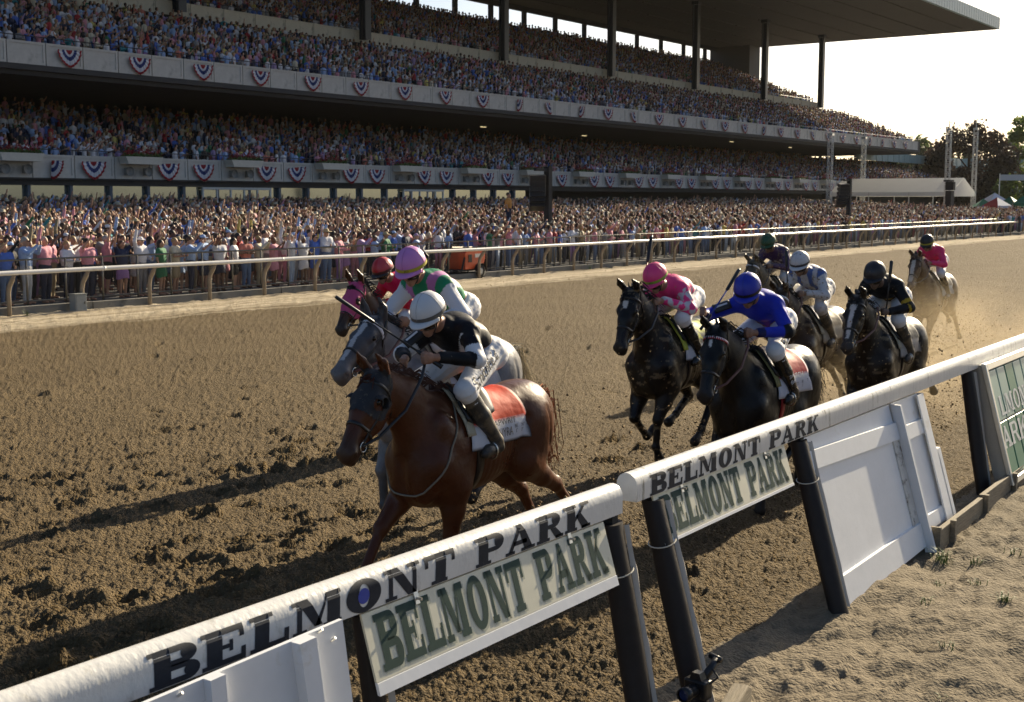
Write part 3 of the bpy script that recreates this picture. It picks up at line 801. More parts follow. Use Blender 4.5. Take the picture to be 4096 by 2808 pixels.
# ================================================================ outer rail, kerb, fence
M_RAILW = mat('outer_rail_white', (0.72, 0.70, 0.66), 0.28, var=0.06, vscale=1.5, dirt=(0.5,0.46,0.38), dscale=2.0, dlevel=0.62)
M_GOOSE = mat('gooseneck_tan', (0.30, 0.24, 0.17), 0.7, var=0.15, vscale=5)
M_KERB = mat('kerb_concrete', (0.20, 0.19, 0.165), 0.9, var=0.15, vscale=1.3, dirt=(0.11,0.105,0.09), dscale=1.6, dlevel=0.55)
M_GALV = mat('galvanised_steel', (0.20, 0.185, 0.155), 0.45, metal=0.7, var=0.12, vscale=5)
M_WIRE = mat('fence_wire', (0.10, 0.095, 0.085), 0.5, metal=0.5)
OR_Y = 29.8
orail = empty('outer_rail', (60, OR_Y, 0), label='white tubular outer rail on curved posts in front of the crowd', cat='rail')
mb = MB(); mb.tube([(8-60,0,1.14)] + [(x-60, 0, 1.14 + 0.008*math.sin(x*0.9)) for x in range(12, 118, 3)] + [(117-60,0,1.14)], 0.062, 12); mb.obj('rail_tube', M_RAILW, orail, True)
pm = MB(); pm.tube([(0,0.02,-0.1),(0,0.02,0.62),(0.0,0.05,0.80),(0.0,0.02,0.93),(0,-0.0,1.06),(0,0,1.12)], [0.062,0.06,0.062,0.066,0.06,0.04], 10, squash=1.35)
pm2 = MB(); pm2.tube([(0,0.30,-0.1),(0,0.30,0.60),(0.0,0.25,0.78),(0.0,0.12,0.95),(0,0.02,1.09)], [0.06,0.058,0.062,0.066,0.05], 10)
ME_POST = pm2.mesh('gooseneck_post', M_GOOSE, True)
jm = MB(); jm.tube([(-0.03,0,0),(0.03,0,0)], 0.0665, 12); ME_JOINT = jm.mesh('sleeve', M_RAILW, True)
for i in range(46):
    x = 14.83 + 2.25*i
    link('gooseneck_post', ME_POST, orail, (x-60, -0.0, 0), (0, 0, R((i*37 % 7)-3)))
    if i % 3 == 0: link('sleeve_joint', ME_JOINT, orail, (x-60+0.5, 0, 1.14))
# kerb, cast in lengths
kb = MB(); kb.box((0.012,0,-0.2),(3.588,0.28,0.2)); ME_KERB = kb.mesh('kerb_length', M_KERB)
kerb = empty('kerb', (0, 30.24, 0)); tag(kerb, 'low grey concrete kerb under the chain fence', kind='structure')
for i in range(34):
    x = 4.0 + 3.6*i
    if 38.0 < x + 1.8 < 40.0: pass
    link('kerb_length', ME_KERB, kerb, (x, 0.012*math.sin(i*2.3), 0.006*math.cos(i*1.7)))
fence = empty('chain_link_fence', (60, 30.52, 0.2), label='galvanised chain link fence between the crowd and the track', cat='fence')
fp = MB(); fp.tube([(0,0,-0.02),(0,0,1.22)], 0.03, 8); ME_FP = fp.mesh('fence_post', M_GALV, True)
for i in range(88):
    link('fence_post', ME_FP, fence, (8.1 + 1.205*i - 60, 0, 0))
for z, r_ in ((1.23, 0.026), (0.12, 0.022)):
    mb = MB(); mb.tube([(8-60,0,z),(113-60,0,z)], r_, 8); mb.obj('fence_rail', M_GALV, fence, True)
mb = MB(); s = 0.075; y = 0.012
n = int(105/s)
for k in range(n):
    for sg in (1, -1):
        x0 = 8 - 60 + k*s; x1 = x0 + sg*1.09
        yy = y + 0.004*sg
        w = 0.0026
        mb.add([(x0-w,yy,0.12),(x0+w,yy,0.12),(x1+w,yy,1.21),(x1-w,yy,1.21)], [(0,1,2,3)])
o = mb.obj('wire_mesh', M_WIRE, fence); o['kind'] = 'stuff'

# utility box by the rail
e = empty('utility_box', (21.35, 30.0, 0), label='small grey steel utility box standing by an outer rail post', cat='utility box')
M_UTIL = mat('utility_grey', (0.27, 0.28, 0.265), 0.6, var=0.08)
mb = MB(); mb.box((-0.18,-0.14,-0.05),(0.18,0.14,0.46)); mb.obj('cabinet', M_UTIL, e, bevel=0.008)
mb = MB(); mb.box((-0.155,-0.152,0.03),(0.155,-0.141,0.43)); d = mb.obj('door', M_UTIL, e); mb = MB(); mb.box((0.09,-0.172,0.2),(0.12,-0.153,0.26)); mb.obj('latch', M_GALV, d)
mb = MB(); mb.box((-0.195,-0.165,0.461),(0.195,0.155,0.48)); mb.obj('lid', M_UTIL, e)

# tow-behind light tower
M_ORANGE = mat('orange_paint', (0.50, 0.075, 0.018), 0.4, var=0.08, vscale=3, dirt=(0.25,0.08,0.04), dscale=4, dlevel=0.6)
M_TYRE = mat('tyre_rubber', (0.02, 0.02, 0.02), 0.85); M_RIM = mat('steel_rim', (0.42, 0.42, 0.4), 0.4, metal=0.6)
M_DECAL = mat('grey_decal', (0.5, 0.5, 0.5), 0.6)
lt = empty('light_tower_trailer', (39.5, 30.75, 0), R(4), label='orange light tower trailer parked behind the outer rail', cat='trailer'); lt.scale = (.84,.84,.84)
mb = MB(); extrude_poly(mb, [(-0.75,0.42),(0.8,0.42),(0.8,0.55),(0.95,0.95),(0.9,1.22),(0.5,1.30),(-0.6,1.28),(-0.75,1.15)], -0.55, 0.55, lambda u, v, w: (u, w, v)); mb.obj('engine_cover', M_ORANGE, lt, bevel=0.03)
mb = MB(); mb.box((-1.25,-0.5,0.34),(1.0,0.5,0.418)); mb.obj('chassis', M_BLACKM, lt)
mb = MB(); mb.box((-0.5,-0.57,0.75),(-0.22,-0.552,1.1)); mb.obj('vent', M_BLACKM, lt); mb = MB(); mb.box((0.05,-0.566,0.95),(0.62,-0.552,1.12)); mb.obj('decal', M_DECAL, lt)
for sy in (-1, 1):
    w = empty('wheel'); w.parent = lt; w.location = (0.35, sy*0.66, 0.3)
    mb = MB(); mb.lathe([(0.19,-0.09),(0.3,-0.085),(0.32,0),(0.3,0.085),(0.19,0.09)], 20, ax='y'); mb.obj('tyre', M_TYRE, w, True)
    mb = MB(); mb.lathe([(0,-0.05),(0.1,-0.07),(0.19,-0.05),(0.19,0.05),(0.1,0.07),(0,0.05)], 16, ax='y'); mb.obj('rim', M_RIM, w, True)
    mb = MB(); mb.lathe([(0.36,-0.13),(0.36,0.13)], 12, ax='y', c=(0.35, sy*0.66, 0.32), a0=0.1, a1=math.pi-0.1); mb.obj('fender', M_BLACKM, lt, True)
mb = MB(); mb.tube([(-1.2,0.2,0.4),(-0.75,0.2,1.55)], 0.06, 6); mb.tube([(-1.0,-0.5,0.3),(-0.62,-0.5,1.2)], 0.05, 6); mb.obj('folded_mast', M_BLACKM, lt)
mb = MB(); mb.tube([(-0.75,0.2,1.42),(1.9,0.1,1.36)], 0.04, 6); mb.obj('boom', M_GALV, lt)
M_LAMPB = mat('lamp_bowl', (0.62, 0.48, 0.30), 0.35, metal=0.4)
for k, dx in enumerate((1.3, 1.85)):
    mb = MB(); mb.lathe([(0.02,0.16),(0.12,0.14),(0.27,0.0),(0.28,-0.03)], 16, ax='y'); h = mb.obj('lamp_head', M_LAMPB, lt, True, loc=(dx, -0.05, 1.08), rot=(R(25), R(18), R(20)))
    mb = MB(); mb.lathe([(0,-0.025),(0.26,-0.03)], 16, ax='y'); mb.obj('lens', M_GLASS, h, True)

# pickup truck at the right edge of the picture
tk = empty('pickup_truck', (131.5, 32.4, 0), R(8), label='silver pickup truck on the track cut off by the right edge', cat='truck')
M_SILVER = mat('silver_paint', (0.42, 0.43, 0.45), 0.3, metal=0.5, coat=0.5); M_CARGL = mat('car_glass', (0.02, 0.03, 0.04), 0.08, spec=0.7)
mb = MB(); extrude_poly(mb, [(-2.7,0.55),(-2.75,1.0),(-2.55,1.12),(-1.45,1.18),(-0.75,1.78),(0.75,1.82),(0.95,1.15),(2.7,1.15),(2.72,0.55),(2.2,0.5),(1.2,0.5),(-1.2,0.5),(-2.2,0.5)], -0.95, 0.95, lambda u, v, w: (u, w, v)); mb.obj('body', M_SILVER, tk, bevel=0.05)
mb = MB(); extrude_poly(mb, [(-1.3,1.2),(-0.72,1.7),(0.66,1.74),(0.8,1.2)], -0.96, 0.96, lambda u, v, w: (u, w, v)); mb.obj('side_window', M_CARGL, tk)
mb = MB(); mb.add([(-1.44,-0.8,1.19),(-1.44,0.8,1.19),(-0.80,0.74,1.745),(-0.80,-0.74,1.745)], [(0,1,2,3)]); o = mb.obj('windscreen', M_CARGL, tk); o.location = (-0.03, 0, 0.02)
mb = MB(); mb.box((-2.84,-0.9,0.5),(-2.73,0.9,0.72)); mb.obj('bumper', M_RIM, tk)
mb = MB(); mb.box((-2.79,-0.5,0.74),(-2.74,0.5,0.98)); mb.obj('grille', M_BLACKM, tk)
for sy in (-1, 1):
    mb = MB(); mb.box((-2.79,sy*0.72-0.17,0.78),(-2.745,sy*0.72+0.17,0.97)); mb.obj('headlight', M_DECAL, tk)
    for wx in (-1.75, 1.75):
        w = empty('wheel'); w.parent = tk; w.location = (wx, sy*0.86, 0.38)
        mb = MB(); mb.lathe([(0.22,-0.13),(0.37,-0.12),(0.39,0),(0.37,0.12),(0.22,0.13)], 20, ax='y'); mb.obj('tyre', M_TYRE, w, True)
        mb = MB(); mb.lathe([(0,-0.1),(0.15,-0.12),(0.22,-0.08),(0.22,0.08),(0.15,0.12),(0,0.1)], 16, ax='y'); mb.obj('rim', M_RIM, w, True)
# ================================================================ inner rail with lettering
M_RWHITE = mat('rail_paint', (0.70, 0.69, 0.66), 0.34, var=0.05, vscale=3, dirt=(0.30,0.275,0.21), dscale=4.5, dlevel=0.565, bump=0.003, bscale=22, stretch=(1.5,1,1), dsharp=0.2)
M_LETTER = mat('letter_blue_black', (0.020, 0.025, 0.036), 0.65, var=0.25, vscale=14, dirt=(0.13,0.135,0.14), dscale=12, dlevel=0.64, spec=0.25)
M_LETGRN = mat('letter_green', (0.035, 0.064, 0.054), 0.75, var=0.15, vscale=10, spec=0.2)
M_LETSH = mat('letter_shadow', (0.42, 0.43, 0.34), 0.6)
M_BOARD = mat('cream_board', (0.68, 0.65, 0.51), 0.5, var=0.06, vscale=5, dirt=(0.45,0.41,0.27), dscale=9, dlevel=0.6)
M_PAD = mat('black_vinyl', (0.013, 0.010, 0.011), 0.48, spec=0.3, var=0.3, vscale=3, bump=0.004, bscale=9)
M_VLIT = mat('vinyl_lit_edge', (0.42, 0.39, 0.35), 0.5)  # pale colour paints the sunlit line along the flap of the black pads
M_STRING = mat('white_string', (0.55, 0.52, 0.45), 0.8)
M_WPANEL = mat('white_painted_ply', (0.74, 0.75, 0.77), 0.5, var=0.05, vscale=2.0, dirt=(0.60,0.57,0.50), dscale=2.2, dlevel=0.62, bump=0.001, bscale=16)
M_PEEL = mat('peeling_white', (0.62, 0.60, 0.56), 0.6, dirt=(0.10,0.07,0.05), dscale=9, dlevel=0.53, var=0.1)
M_BRNPAD = mat('brown_vinyl', (0.10, 0.055, 0.042), 0.5, var=0.2)

M_RWHITE2 = mat('stained_rail_paint', (0.70, 0.69, 0.66), 0.36, var=0.06, vscale=3, dirt=(0.20,0.19,0.15), dscale=2.6, dlevel=0.57, bump=0.003, bscale=18, stretch=(7,1.5,1.2), dsharp=0.10)
def rect(x0, y0, x1, y1): return [(x0,y0),(x1,y0),(x1,y1),(x0,y1)]
def arc(cx, cy, rx, ry, tx, ty, a0, a1, n=10):
    """ring segment quads, inner radii (rx-tx, ry-ty)"""
    q = []
    for k in range(n):
        t0, t1 = R(a0 + (a1-a0)*k/n), R(a0 + (a1-a0)*(k+1)/n)
        o0, o1 = (cx+rx*math.cos(t0), cy+ry*math.sin(t0)), (cx+rx*math.cos(t1), cy+ry*math.sin(t1))
        i0, i1 = (cx+(rx-tx)*math.cos(t0), cy+(ry-ty)*math.sin(t0)), (cx+(rx-tx)*math.cos(t1), cy+(ry-ty)*math.sin(t1))
        q.append([i0, o0, o1, i1])
    return q
def glyphs(S=0.27, T=0.13, f=0.10, tf=0.12):
    """slab serif capitals in a unit square: S stem, T thin stroke, f serif reach"""
    G = {}
    def stem(x, s=S): return [rect(x, 0, x+s, 1), rect(x-f, 0, x, tf), rect(x-f, 1-tf, x, 1)]
    def foot(x, s=S): return [rect(x, 0, x+s, tf), rect(x-f, 0, x, tf), rect(x+s, 0, x+s+f, tf)]
    x0 = f
    bowl = lambda cy, ry, w: [rect(x0+S, cy+ry-T, w-0.22, cy+ry), rect(x0+S, cy-ry, w-0.22, cy-ry+T)] + arc(w-0.22, cy, 0.22+0.06, ry, S, T, -90, 90, 10)
    G['B'] = (stem(x0) + bowl(0.745, 0.255, 0.90) + bowl(0.265, 0.265, 0.96), 1.0)
    G['P'] = ([rect(x0,0,x0+S,1), rect(x0-f,1-tf,x0,1), rect(x0-f,0,x0,tf), rect(x0+S,0,x0+S+f,tf)] + bowl(0.70, 0.30, 0.92), 1.0)
    G['E'] = (stem(x0) + [rect(x0+S,1-T,0.90,1), rect(x0+S,0,0.94,T), rect(x0+S,0.44,0.66,0.56), rect(0.80,0.66,0.90,1-T), rect(0.84,T,0.94,0.36), rect(0.58,0.34,0.66,0.44), rect(0.58,0.56,0.66,0.66)], 0.98)
    G['L'] = ([rect(x0,0,x0+S,1), rect(x0-f,0,x0,tf), rect(x0-f,1-tf,x0,1), rect(x0+S,1-tf,x0+S+f,1), rect(x0+S,0,0.90,T), rect(0.79,T,0.90,0.42)], 0.94)
    G['M'] = ([rect(0.86,0,0.86+S,1), rect(0.76,0,0.86,tf), rect(0.86+S,0,1.23,tf), rect(0.86+S,1-tf,1.23,1),
               rect(0.10,0,0.22,1), rect(0,0,0.10,tf), rect(0.22,0,0.34,tf), rect(0,1-tf,0.10,1),
               [(0.10,1),(0.40,1),(0.74,0.12),(0.54,0.12)], [(0.54,0.12),(0.66,0.12),(0.86,0.86),(0.86,1)]], 1.27)
    G['O'] = (arc(0.52, 0.5, 0.48, 0.52, S, T, 0, 360, 32), 1.06)
    G['N'] = ([rect(0.10,0,0.22,1), rect(0,0,0.10,tf), rect(0.22,0,0.34,tf), rect(0,1-tf,0.10,1), rect(0.80,0,0.92,1), rect(0.68,1-tf,0.80,1), rect(0.92,1-tf,1.04,1),
               [(0.10,1),(0.40,1),(0.92,0),(0.66,0)]], 1.08)
    G['T'] = ([rect(0.36,0,0.36+S,1), rect(0.24,0,0.36,tf), rect(0.36+S,0,0.75,tf), rect(0.02,1-T,0.36,1), rect(0.36+S,1-T,0.97,1), rect(0.02,0.62,0.12,1-T), rect(0.87,0.62,0.97,1-T)], 1.02)
    G['A'] = ([[(0.42,1),(0.62,1),(1.0,0.08),(0.70,0.08)], [(0.10,0.08),(0.24,0.08),(0.56,0.86),(0.44,0.92)], rect(0.28,0.28,0.78,0.28+T),
               rect(0,0,0.34,tf), rect(0.58,0,1.10,tf)], 1.12)
    G['R'] = (stem(x0) + [rect(x0+S,0,x0+S+f*0.8,tf)] + bowl(0.72, 0.28, 0.86) + [[(0.52,0.44),(0.74,0.44),(1.02,0.08),(0.76,0.0)], rect(0.76,0,1.06,tf)], 1.08)
    G['K'] = (stem(x0) + [rect(x0+S,0,x0+S+f*0.8,tf), rect(x0+S,1-tf,x0+S+f*0.8,1), [(x0+S,0.34),(x0+S,0.52),(0.82,1),(0.96,1)], [(0.46,0.58),(0.62,0.70),(1.04,0.06),(0.74,0.0)], rect(0.70,0,1.08,tf), rect(0.70,1-tf,1.06,1)], 1.10)
    return G
def lay_text(s, width, G, gap=0.06, space=0.62):
    """list of (char, quads in u(0..width), v(0..1))"""
    tot = 0; pos = []
    for ch in s:
        if ch == ' ': tot += space; continue
        pos.append((ch, tot)); tot += G[ch][1] + gap
    tot -= gap; k = width / tot
    return [(ch, [[((p[0]+o)*k, p[1]) for p in q] for q in G[ch][0]], (o*k, (o+G[ch][1])*k)) for ch, o in pos]
def quads_on(mb, quads, fn, n=3, mi=0):
    for q in quads:
        P = []
        for i in range(n+1):
            a = i/n; row = []
            for j in range(n+1):
                b = j/n
                u = (q[0][0]*(1-a)+q[1][0]*a)*(1-b) + (q[3][0]*(1-a)+q[2][0]*a)*b
                v = (q[0][1]*(1-a)+q[1][1]*a)*(1-b) + (q[3][1]*(1-a)+q[2][1]*a)*b
                row.append(fn(u, v))
            P.append(row)
        mb.grid(P, mi, flip=True)

RW, RS = 0.066, 0.098        # half width, straight side height of the rail
def rail_profile(n=10):
    p = [(-RW, 0), (-RW, RS)]
    for k in range(1, n):
        t = math.pi - math.pi*k/n
        p.append((RW*math.cos(t), RS + RW*1.02*math.sin(t)))
    return p + [(RW, RS), (RW, 0)]
def rail_side(v, off=0.002):
    """arc length v up the camera-side face -> (y, z)"""
    if v < RS: return -RW - off, v
    t = math.pi - (v - RS) / RW
    return (RW+off)*math.cos(t), RS + (RW*1.02+off)*math.sin(t)
def rail_section(name, x0, x1, y, z, rz, label, txt, rm=None):
    rm = rm or M_RWHITE
    e = empty(name, (x0, y, z), rz, label=label, cat='rail', group='inner rail sections')
    L_ = x1 - x0; prof = rail_profile(); mb = MB()
    nseg = max(2, int(L_/0.25)); P = []
    for i in range(nseg+1):
        x = L_*i/nseg
        P.append([(x, p[0], p[1]) for p in prof])
    mb.grid(P, flip=True)
    o = mb.obj('rail_cap', rm, e, True)
    m2 = MB(); n = len(prof)
    m2.add([(0,p[0],p[1]) for p in prof], [tuple(range(n))]); m2.add([(L_,p[0],p[1]) for p in prof], [tuple(range(n-1,-1,-1))])
    m2.add([(0,-RW,0),(L_,-RW,0),(L_,RW,0),(0,RW,0)], [(0,3,2,1)]); m2.obj('end_cap', M_RWHITE, e)
    if txt:
        s, u0, u1, v0, v1 = txt
        for ch, q, ext in lay_text(s, u1-u0, glyphs(S=0.33, T=0.16)):
            m3 = MB(); r_ = random.Random(ch + str(ext[0]))
            sl = r_.uniform(-0.01, 0.02)
            def fn(u, v, sl=sl):
                yy, zz = rail_side(v0 + (v1-v0)*v); return (u0 + u + sl*v*0.5, yy, zz)
            quads_on(m3, q, fn, 4); m3.obj('letter_' + ch.lower(), M_LETTER, e)
    return e
S1Y, S1Z = 3.69, 1.245
RAIL1 = rail_section('inner_rail', 0.4, 6.1, S1Y, S1Z, 0, 'near white inner rail section with large dark BELMONT PARK lettering', ('BELMONT PARK', 2.81-0.4, 5.76-0.4, 0.003, 0.142))
M_BLUEDOT = mat('blue_dot', (0.03, 0.06, 0.38), 0.4)
# blue fill of the O, on its white counter
mb = MB(); _c = None
for ch, q, ext in lay_text('BELMONT PARK', 2.95, glyphs(S=0.33, T=0.16)):
    if ch == 'O': _c = (ext[0] + ext[1]) / 2 - 0.006
P = []
for r_ in (0.001, 0.5, 1.0):
    row = []
    for k in range(25):
        t = 2*math.pi*k/24; yy, zz = rail_side(0.072 + 0.034*r_*math.sin(t), 0.0035); row.append((2.41 + _c + 0.036*r_*math.cos(t), yy, zz))
    P.append(row)
mb.grid(P, flip=True); mb.obj('blue_dot', M_BLUEDOT, RAIL1)
RAIL2 = rail_section('inner_rail', 6.27, 30.0, 3.70, 1.272, R(1.05), 'farther white inner rail section with smaller BELMONT PARK lettering and grey stains', ('BELMONT PARK', 0.16, 2.80, 0.004, 0.128), M_RWHITE2)
rail2_y = lambda x: 3.70 + (x-6.27)*math.tan(R(1.05))

# hanging name boards under the rail --------------------------------
LEAN = 0.30      # posts and boards lean: y falls towards the infield going down
def name_board(x0, x1, ztop, h, y, label, rz, drip):
    e = empty('name_board', (x0, y, ztop), rz, label=label, cat='sign', group='name boards under the inner rail')
    L_ = x1-x0; fr = lambda u, v, w: (u, LEAN*v - w, v)     # v from 0 down to -h, w towards camera
    mb = MB(); extrude_poly(mb, [(0,-h),(L_,-h),(L_,0),(0,0)], 0.0, 0.012, fr); mb.obj('board', M_BOARD, e)
    mb = MB(); extrude_poly(mb, [(0,-h-drip),(L_,-h-drip),(L_,-h-0.003),(0,-h-0.003)], 0.0, 0.016, fr); mb.obj('bottom_strip', M_WPANEL, e)
    for ch, q, ext in lay_text('BELMONT PARK', L_*0.94, glyphs(S=0.30, T=0.16, f=0.11, tf=0.13), space=0.7):
        m3 = MB(); quads_on(m3, q, lambda u, v: fr(L_*0.03 + u + 0.012, -h*0.94 + v*h*0.83, 0.0137), 1); m3.obj('letter_shadow', M_LETSH, e)
        m3 = MB(); quads_on(m3, q, lambda u, v: fr(L_*0.03 + u, -h*0.90 + v*h*0.84, 0.0155), 1); m3.obj('letter_' + ch.lower(), M_LETGRN, e)
    for bx in (L_*0.18, L_*0.82):
        mb = MB(); extrude_poly(mb, [(bx-0.014,-0.04),(bx+0.014,-0.04),(bx+0.014,0.03),(bx-0.014,0.03)], 0.016, 0.022, fr)
        mb.tube([fr(bx, -0.015, 0.022), fr(bx, -0.015, 0.05)], 0.007, 6); mb.obj('clamp_bolt', M_ALU, e)
    return e
name_board(3.93, 5.90, 1.236, 0.285, 3.640, 'cream name board with big green BELMONT PARK letters under the near rail', 0, 0.055)
name_board(6.50, 8.46, 1.262, 0.265, 3.668, 'cream name board with smaller green BELMONT PARK letters under the farther rail', R(1.05), 0.02)

# posts ------------------------------------------------------------
def pad_post(x, ytop, ztop, ybase, label, w=0.088, tie=None, seed=1, top_x=0.0):
    e = empty('padded_post', (x, ybase, 0), label=label, cat='post', group='padded posts of the inner rail')
    r_ = random.Random(seed); dy = ytop - ybase
    # vinyl wrap: rounded triangle-ish tube with a loose flap on the sunny side
    mb = MB(); P = []; n = 14; m_ = 20
    for k in range(n+1):
        t = k/n; z = -0.12 + (ztop+0.12)*t; cy = dy*(z/ztop); cx = top_x*t
        row = []
        for j in range(m_+1):
            a = 2*math.pi*j/m_
            rr = w*(1 + 0.05*math.sin(3*a + 2*t) + 0.04*math.sin(7*t + 2*a)) * (1.05 - 0.08*t)
            row.append((cx + rr*math.cos(a)*1.0, cy + rr*math.sin(a)*0.8, z))
        P.append(row)
    mb.grid(P, flip=False); mb.obj('vinyl_pad', M_PAD, e, True)
    mb = MB(); mb.add(P[-1][:-1], [tuple(range(m_))]); mb.obj('pad_top', M_PAD, e)
    mb = MB(); mb.box((-0.03+top_x, dy-0.03, ztop-0.1), (0.03+top_x, dy+0.03, ztop+0.07)); mb.obj('post_core', M_BLACKM, e)
    # flap: thin folded edge running down the +x side
    mb = MB(); A = []
    for k in range(n*2+1):
        t = k/(n*2); z = 0.03 + (ztop-0.05)*t; cy = dy*(z/ztop) - 0.045; cx = top_x*t + w*0.86
        o_ = 0.026 + 0.010*math.sin(9*t*2+seed) + 0.008*r_.random()
        A.append([(cx-0.012, cy, z), (cx+0.5*o_, cy-0.020, z), (cx+o_, cy-0.010, z), (cx+o_*0.9, cy-0.002, z)])
    mb.grid(A, flip=True); mb.obj('flap_edge', M_VLIT, e, True)
    if tie:
        mb = MB(); z = tie; cy = dy*z/ztop; pts = []
        for k in range(21):
            a = 2*math.pi*k/20; pts.append((top_x*z/ztop + 1.09*w*math.cos(a), cy + 0.92*w*math.sin(a), z + 0.018*math.cos(a)))
        mb.tube(pts, 0.004, 5)
        kx = top_x*z/ztop + 1.1*w
        mb.tube([(kx,cy-0.02,z+0.018),(kx+0.012,cy-0.045,z+0.03),(kx+0.02,cy-0.02,z-0.005),(kx+0.01,cy-0.04,z-0.05)], 0.004, 5)
        mb.tube([(kx,cy-0.03,z+0.018),(kx+0.02,cy-0.04,z-0.01),(kx+0.03,cy-0.02,z-0.035)], 0.0035, 5); mb.obj('string_tie', M_STRING, e)
    return e
pad_post(6.03, 3.66, 1.20, 3.42, 'black padded post at the end of the near rail section', 0.088, 0.93, 1, 0.0)
pad_post(6.56, 3.69, 1.235, 3.36, 'black padded post where the farther rail section begins', 0.085, 0.98, 2, 0.0)
pad_post(8.78, 3.74, 1.235, 3.37, 'black padded post left of the white plywood screen', 0.085, 0.95, 3, 0.05)
pad_post(13.30, 3.83, 1.26, 3.60, 'black padded post beside the green sign box', 0.085, None, 4, 0.05)
pad_post(4.02, 3.70, 1.20, 3.50, 'brown wrapped post behind the white box panel at the bottom', 0.06, None, 5)
pad_post(1.9, 3.70, 1.20, 3.45, 'padded post below the near rail at the left corner', 0.08, None, 6)

# white plywood screen between post three and the sign ---------------
sc_ = empty('plywood_screen', (8.86, 3.735, 1.25), R(1.05), label='white painted plywood screen with battens leaning under the farther rail', cat='screen')
LS = 0.275
fr = lambda u, v, w: (u + 0.02*(-v), LS*v - w, v)
def ply(u0, v0, u1, v1, w0, w1, nm, m, v0b=None, v1b=None):
    mb = MB(); extrude_poly(mb, [(u0,v0),(u1,v0b if v0b is not None else v0),(u1,v1b if v1b is not None else v1),(u0,v1)], w0, w1, fr); return mb.obj(nm, m, sc_)
ply(0.0, -1.22, 1.93, -0.005, 0.0, 0.018, 'plywood_sheet', M_WPANEL)
ply(1.98, -1.18, 2.72, -0.005, 0.0, 0.018, 'plywood_sheet', M_WPANEL)
ply(0.0, -0.235, 1.94, -0.10, 0.0181, 0.045, 'batten', M_WPANEL, -0.30, -0.16)
ply(0.0, -1.26, 1.95, -1.03, 0.0181, 0.045, 'batten', M_WPANEL, -1.22, -1.02)
ply(2.06, -0.34, 2.66, -0.22, 0.0181, 0.045, 'batten', M_WPANEL)
ply(2.06, -1.12, 2.70, -1.0, 0.0181, 0.045, 'batten', M_WPANEL)
ply(2.60, -1.2, 2.72, -0.01, 0.046, 0.06, 'edge_board', M_WPANEL)
ply(2.74, -1.16, 2.80, -0.01, 0.0, 0.05, 'edge_board', M_WPANEL)
ply(2.84, -1.28, 2.91, -0.52, -0.02, 0.05, 'edge_board', M_WPANEL)
ply(1.80, -1.20, 1.95, -0.30, 0.0182, 0.03, 'peeling_board', M_PEEL)
ply(1.955, -1.36, 1.995, -0.01, 0.02, 0.11, 'upright_board', M_WPANEL)
ply(1.90, -1.40, 2.06, -0.02, -0.10, -0.03, 'dark_post', M_BLACKM)

# white box panel in the near foreground -----------------------------
wp = empty('white_box_panel', (2.66, 3.50, 1.30), 0, label='white painted box panel with raised battens at the bottom left corner', cat='panel')
LB = 0.06
fr = lambda u, v, w: (u - 0.06*v*0, LB*v - w, v)
def wpl(poly, w0, w1, nm, m=M_WPANEL):
    mb = MB(); extrude_poly(mb, poly, w0, w1, fr); return mb.obj(nm, m, wp)
wpl([(0.07,-0.9),(1.08,-0.9),(1.00,0.018),(0.0,-0.012)], 0, 0.02, 'plywood_sheet')
wpl([(0.30,-0.9),(0.37,-0.9),(0.345,0.0),(0.275,-0.003)], 0.0203, 0.06, 'batten')
wpl([(0.80,-0.9),(0.88,-0.9),(0.80,0.012),(0.71,0.008)], 0.0203, 0.07, 'batten')
wpl([(-1.2,-0.9),(0.0,-0.9),(-0.03,-0.025),(-1.2,-0.05)], 0.0, 0.02, 'plywood_sheet')
for (u, v) in ((0.16, -0.03), (0.86, 0.004), (0.93, -0.05)):
    mb = MB(); mb.tube([fr(u, v, 0.02), fr(u+0.004, v+0.015, 0.04)], 0.006, 6); mb.obj('nail', M_ALU, wp)

# green sign box at the right edge -----------------------------------
M_SGREEN = mat('sign_green', (0.04, 0.20, 0.125), 0.4, var=0.05); M_SREFL = mat('sign_green_reflection', (0.30, 0.44, 0.38), 0.4); M_SWHITE = mat('sign_white', (0.66, 0.68, 0.66), 0.45)  # the paler green puts the reflection on the upper slats into their colour
M_SALU = mat('sign_aluminium', (0.40, 0.38, 0.34), 0.42, metal=0.35, var=0.06, vscale=3)
sg = empty('green_sign_box', (13.08, 3.40, 0.10), R(1), label='aluminium sign box with green panels and white BELMONT PARK letters at the right edge', cat='sign')
SL = 0.27
fr = lambda u, v, w: (u, SL*v - w, v)
def sgp(u0, v0, u1, v1, w0, w1, nm, m):
    mb = MB(); extrude_poly(mb, [(u0,v0),(u1,v0),(u1,v1),(u0,v1)], w0, w1, fr); return mb.obj(nm, m, sg, bevel=0.006)
sgp(0.45, 0.0, 3.2, 1.2, -0.15, 0.0, 'box_body', M_SALU)
sgp(0.41, -0.02, 0.47, 1.22, 0.001, 0.05, 'frame_bar', M_ALU); sgp(0.471, 1.15, 3.2, 1.22, 0.001, 0.05, 'frame_bar', M_ALU); sgp(0.471, -0.02, 3.2, 0.04, 0.001, 0.05, 'frame_bar', M_ALU)
for k in range(8):
    u0 = 0.50 + 0.34*k
    sgp(u0, 0.62, u0+0.30, 1.13, 0.002, 0.03, 'upper_slat', M_SREFL if k != 2 else M_SGREEN)
    sgp(u0-0.0, 0.06, u0+0.30, 0.60, 0.002, 0.03, 'lower_slat', M_SGREEN)
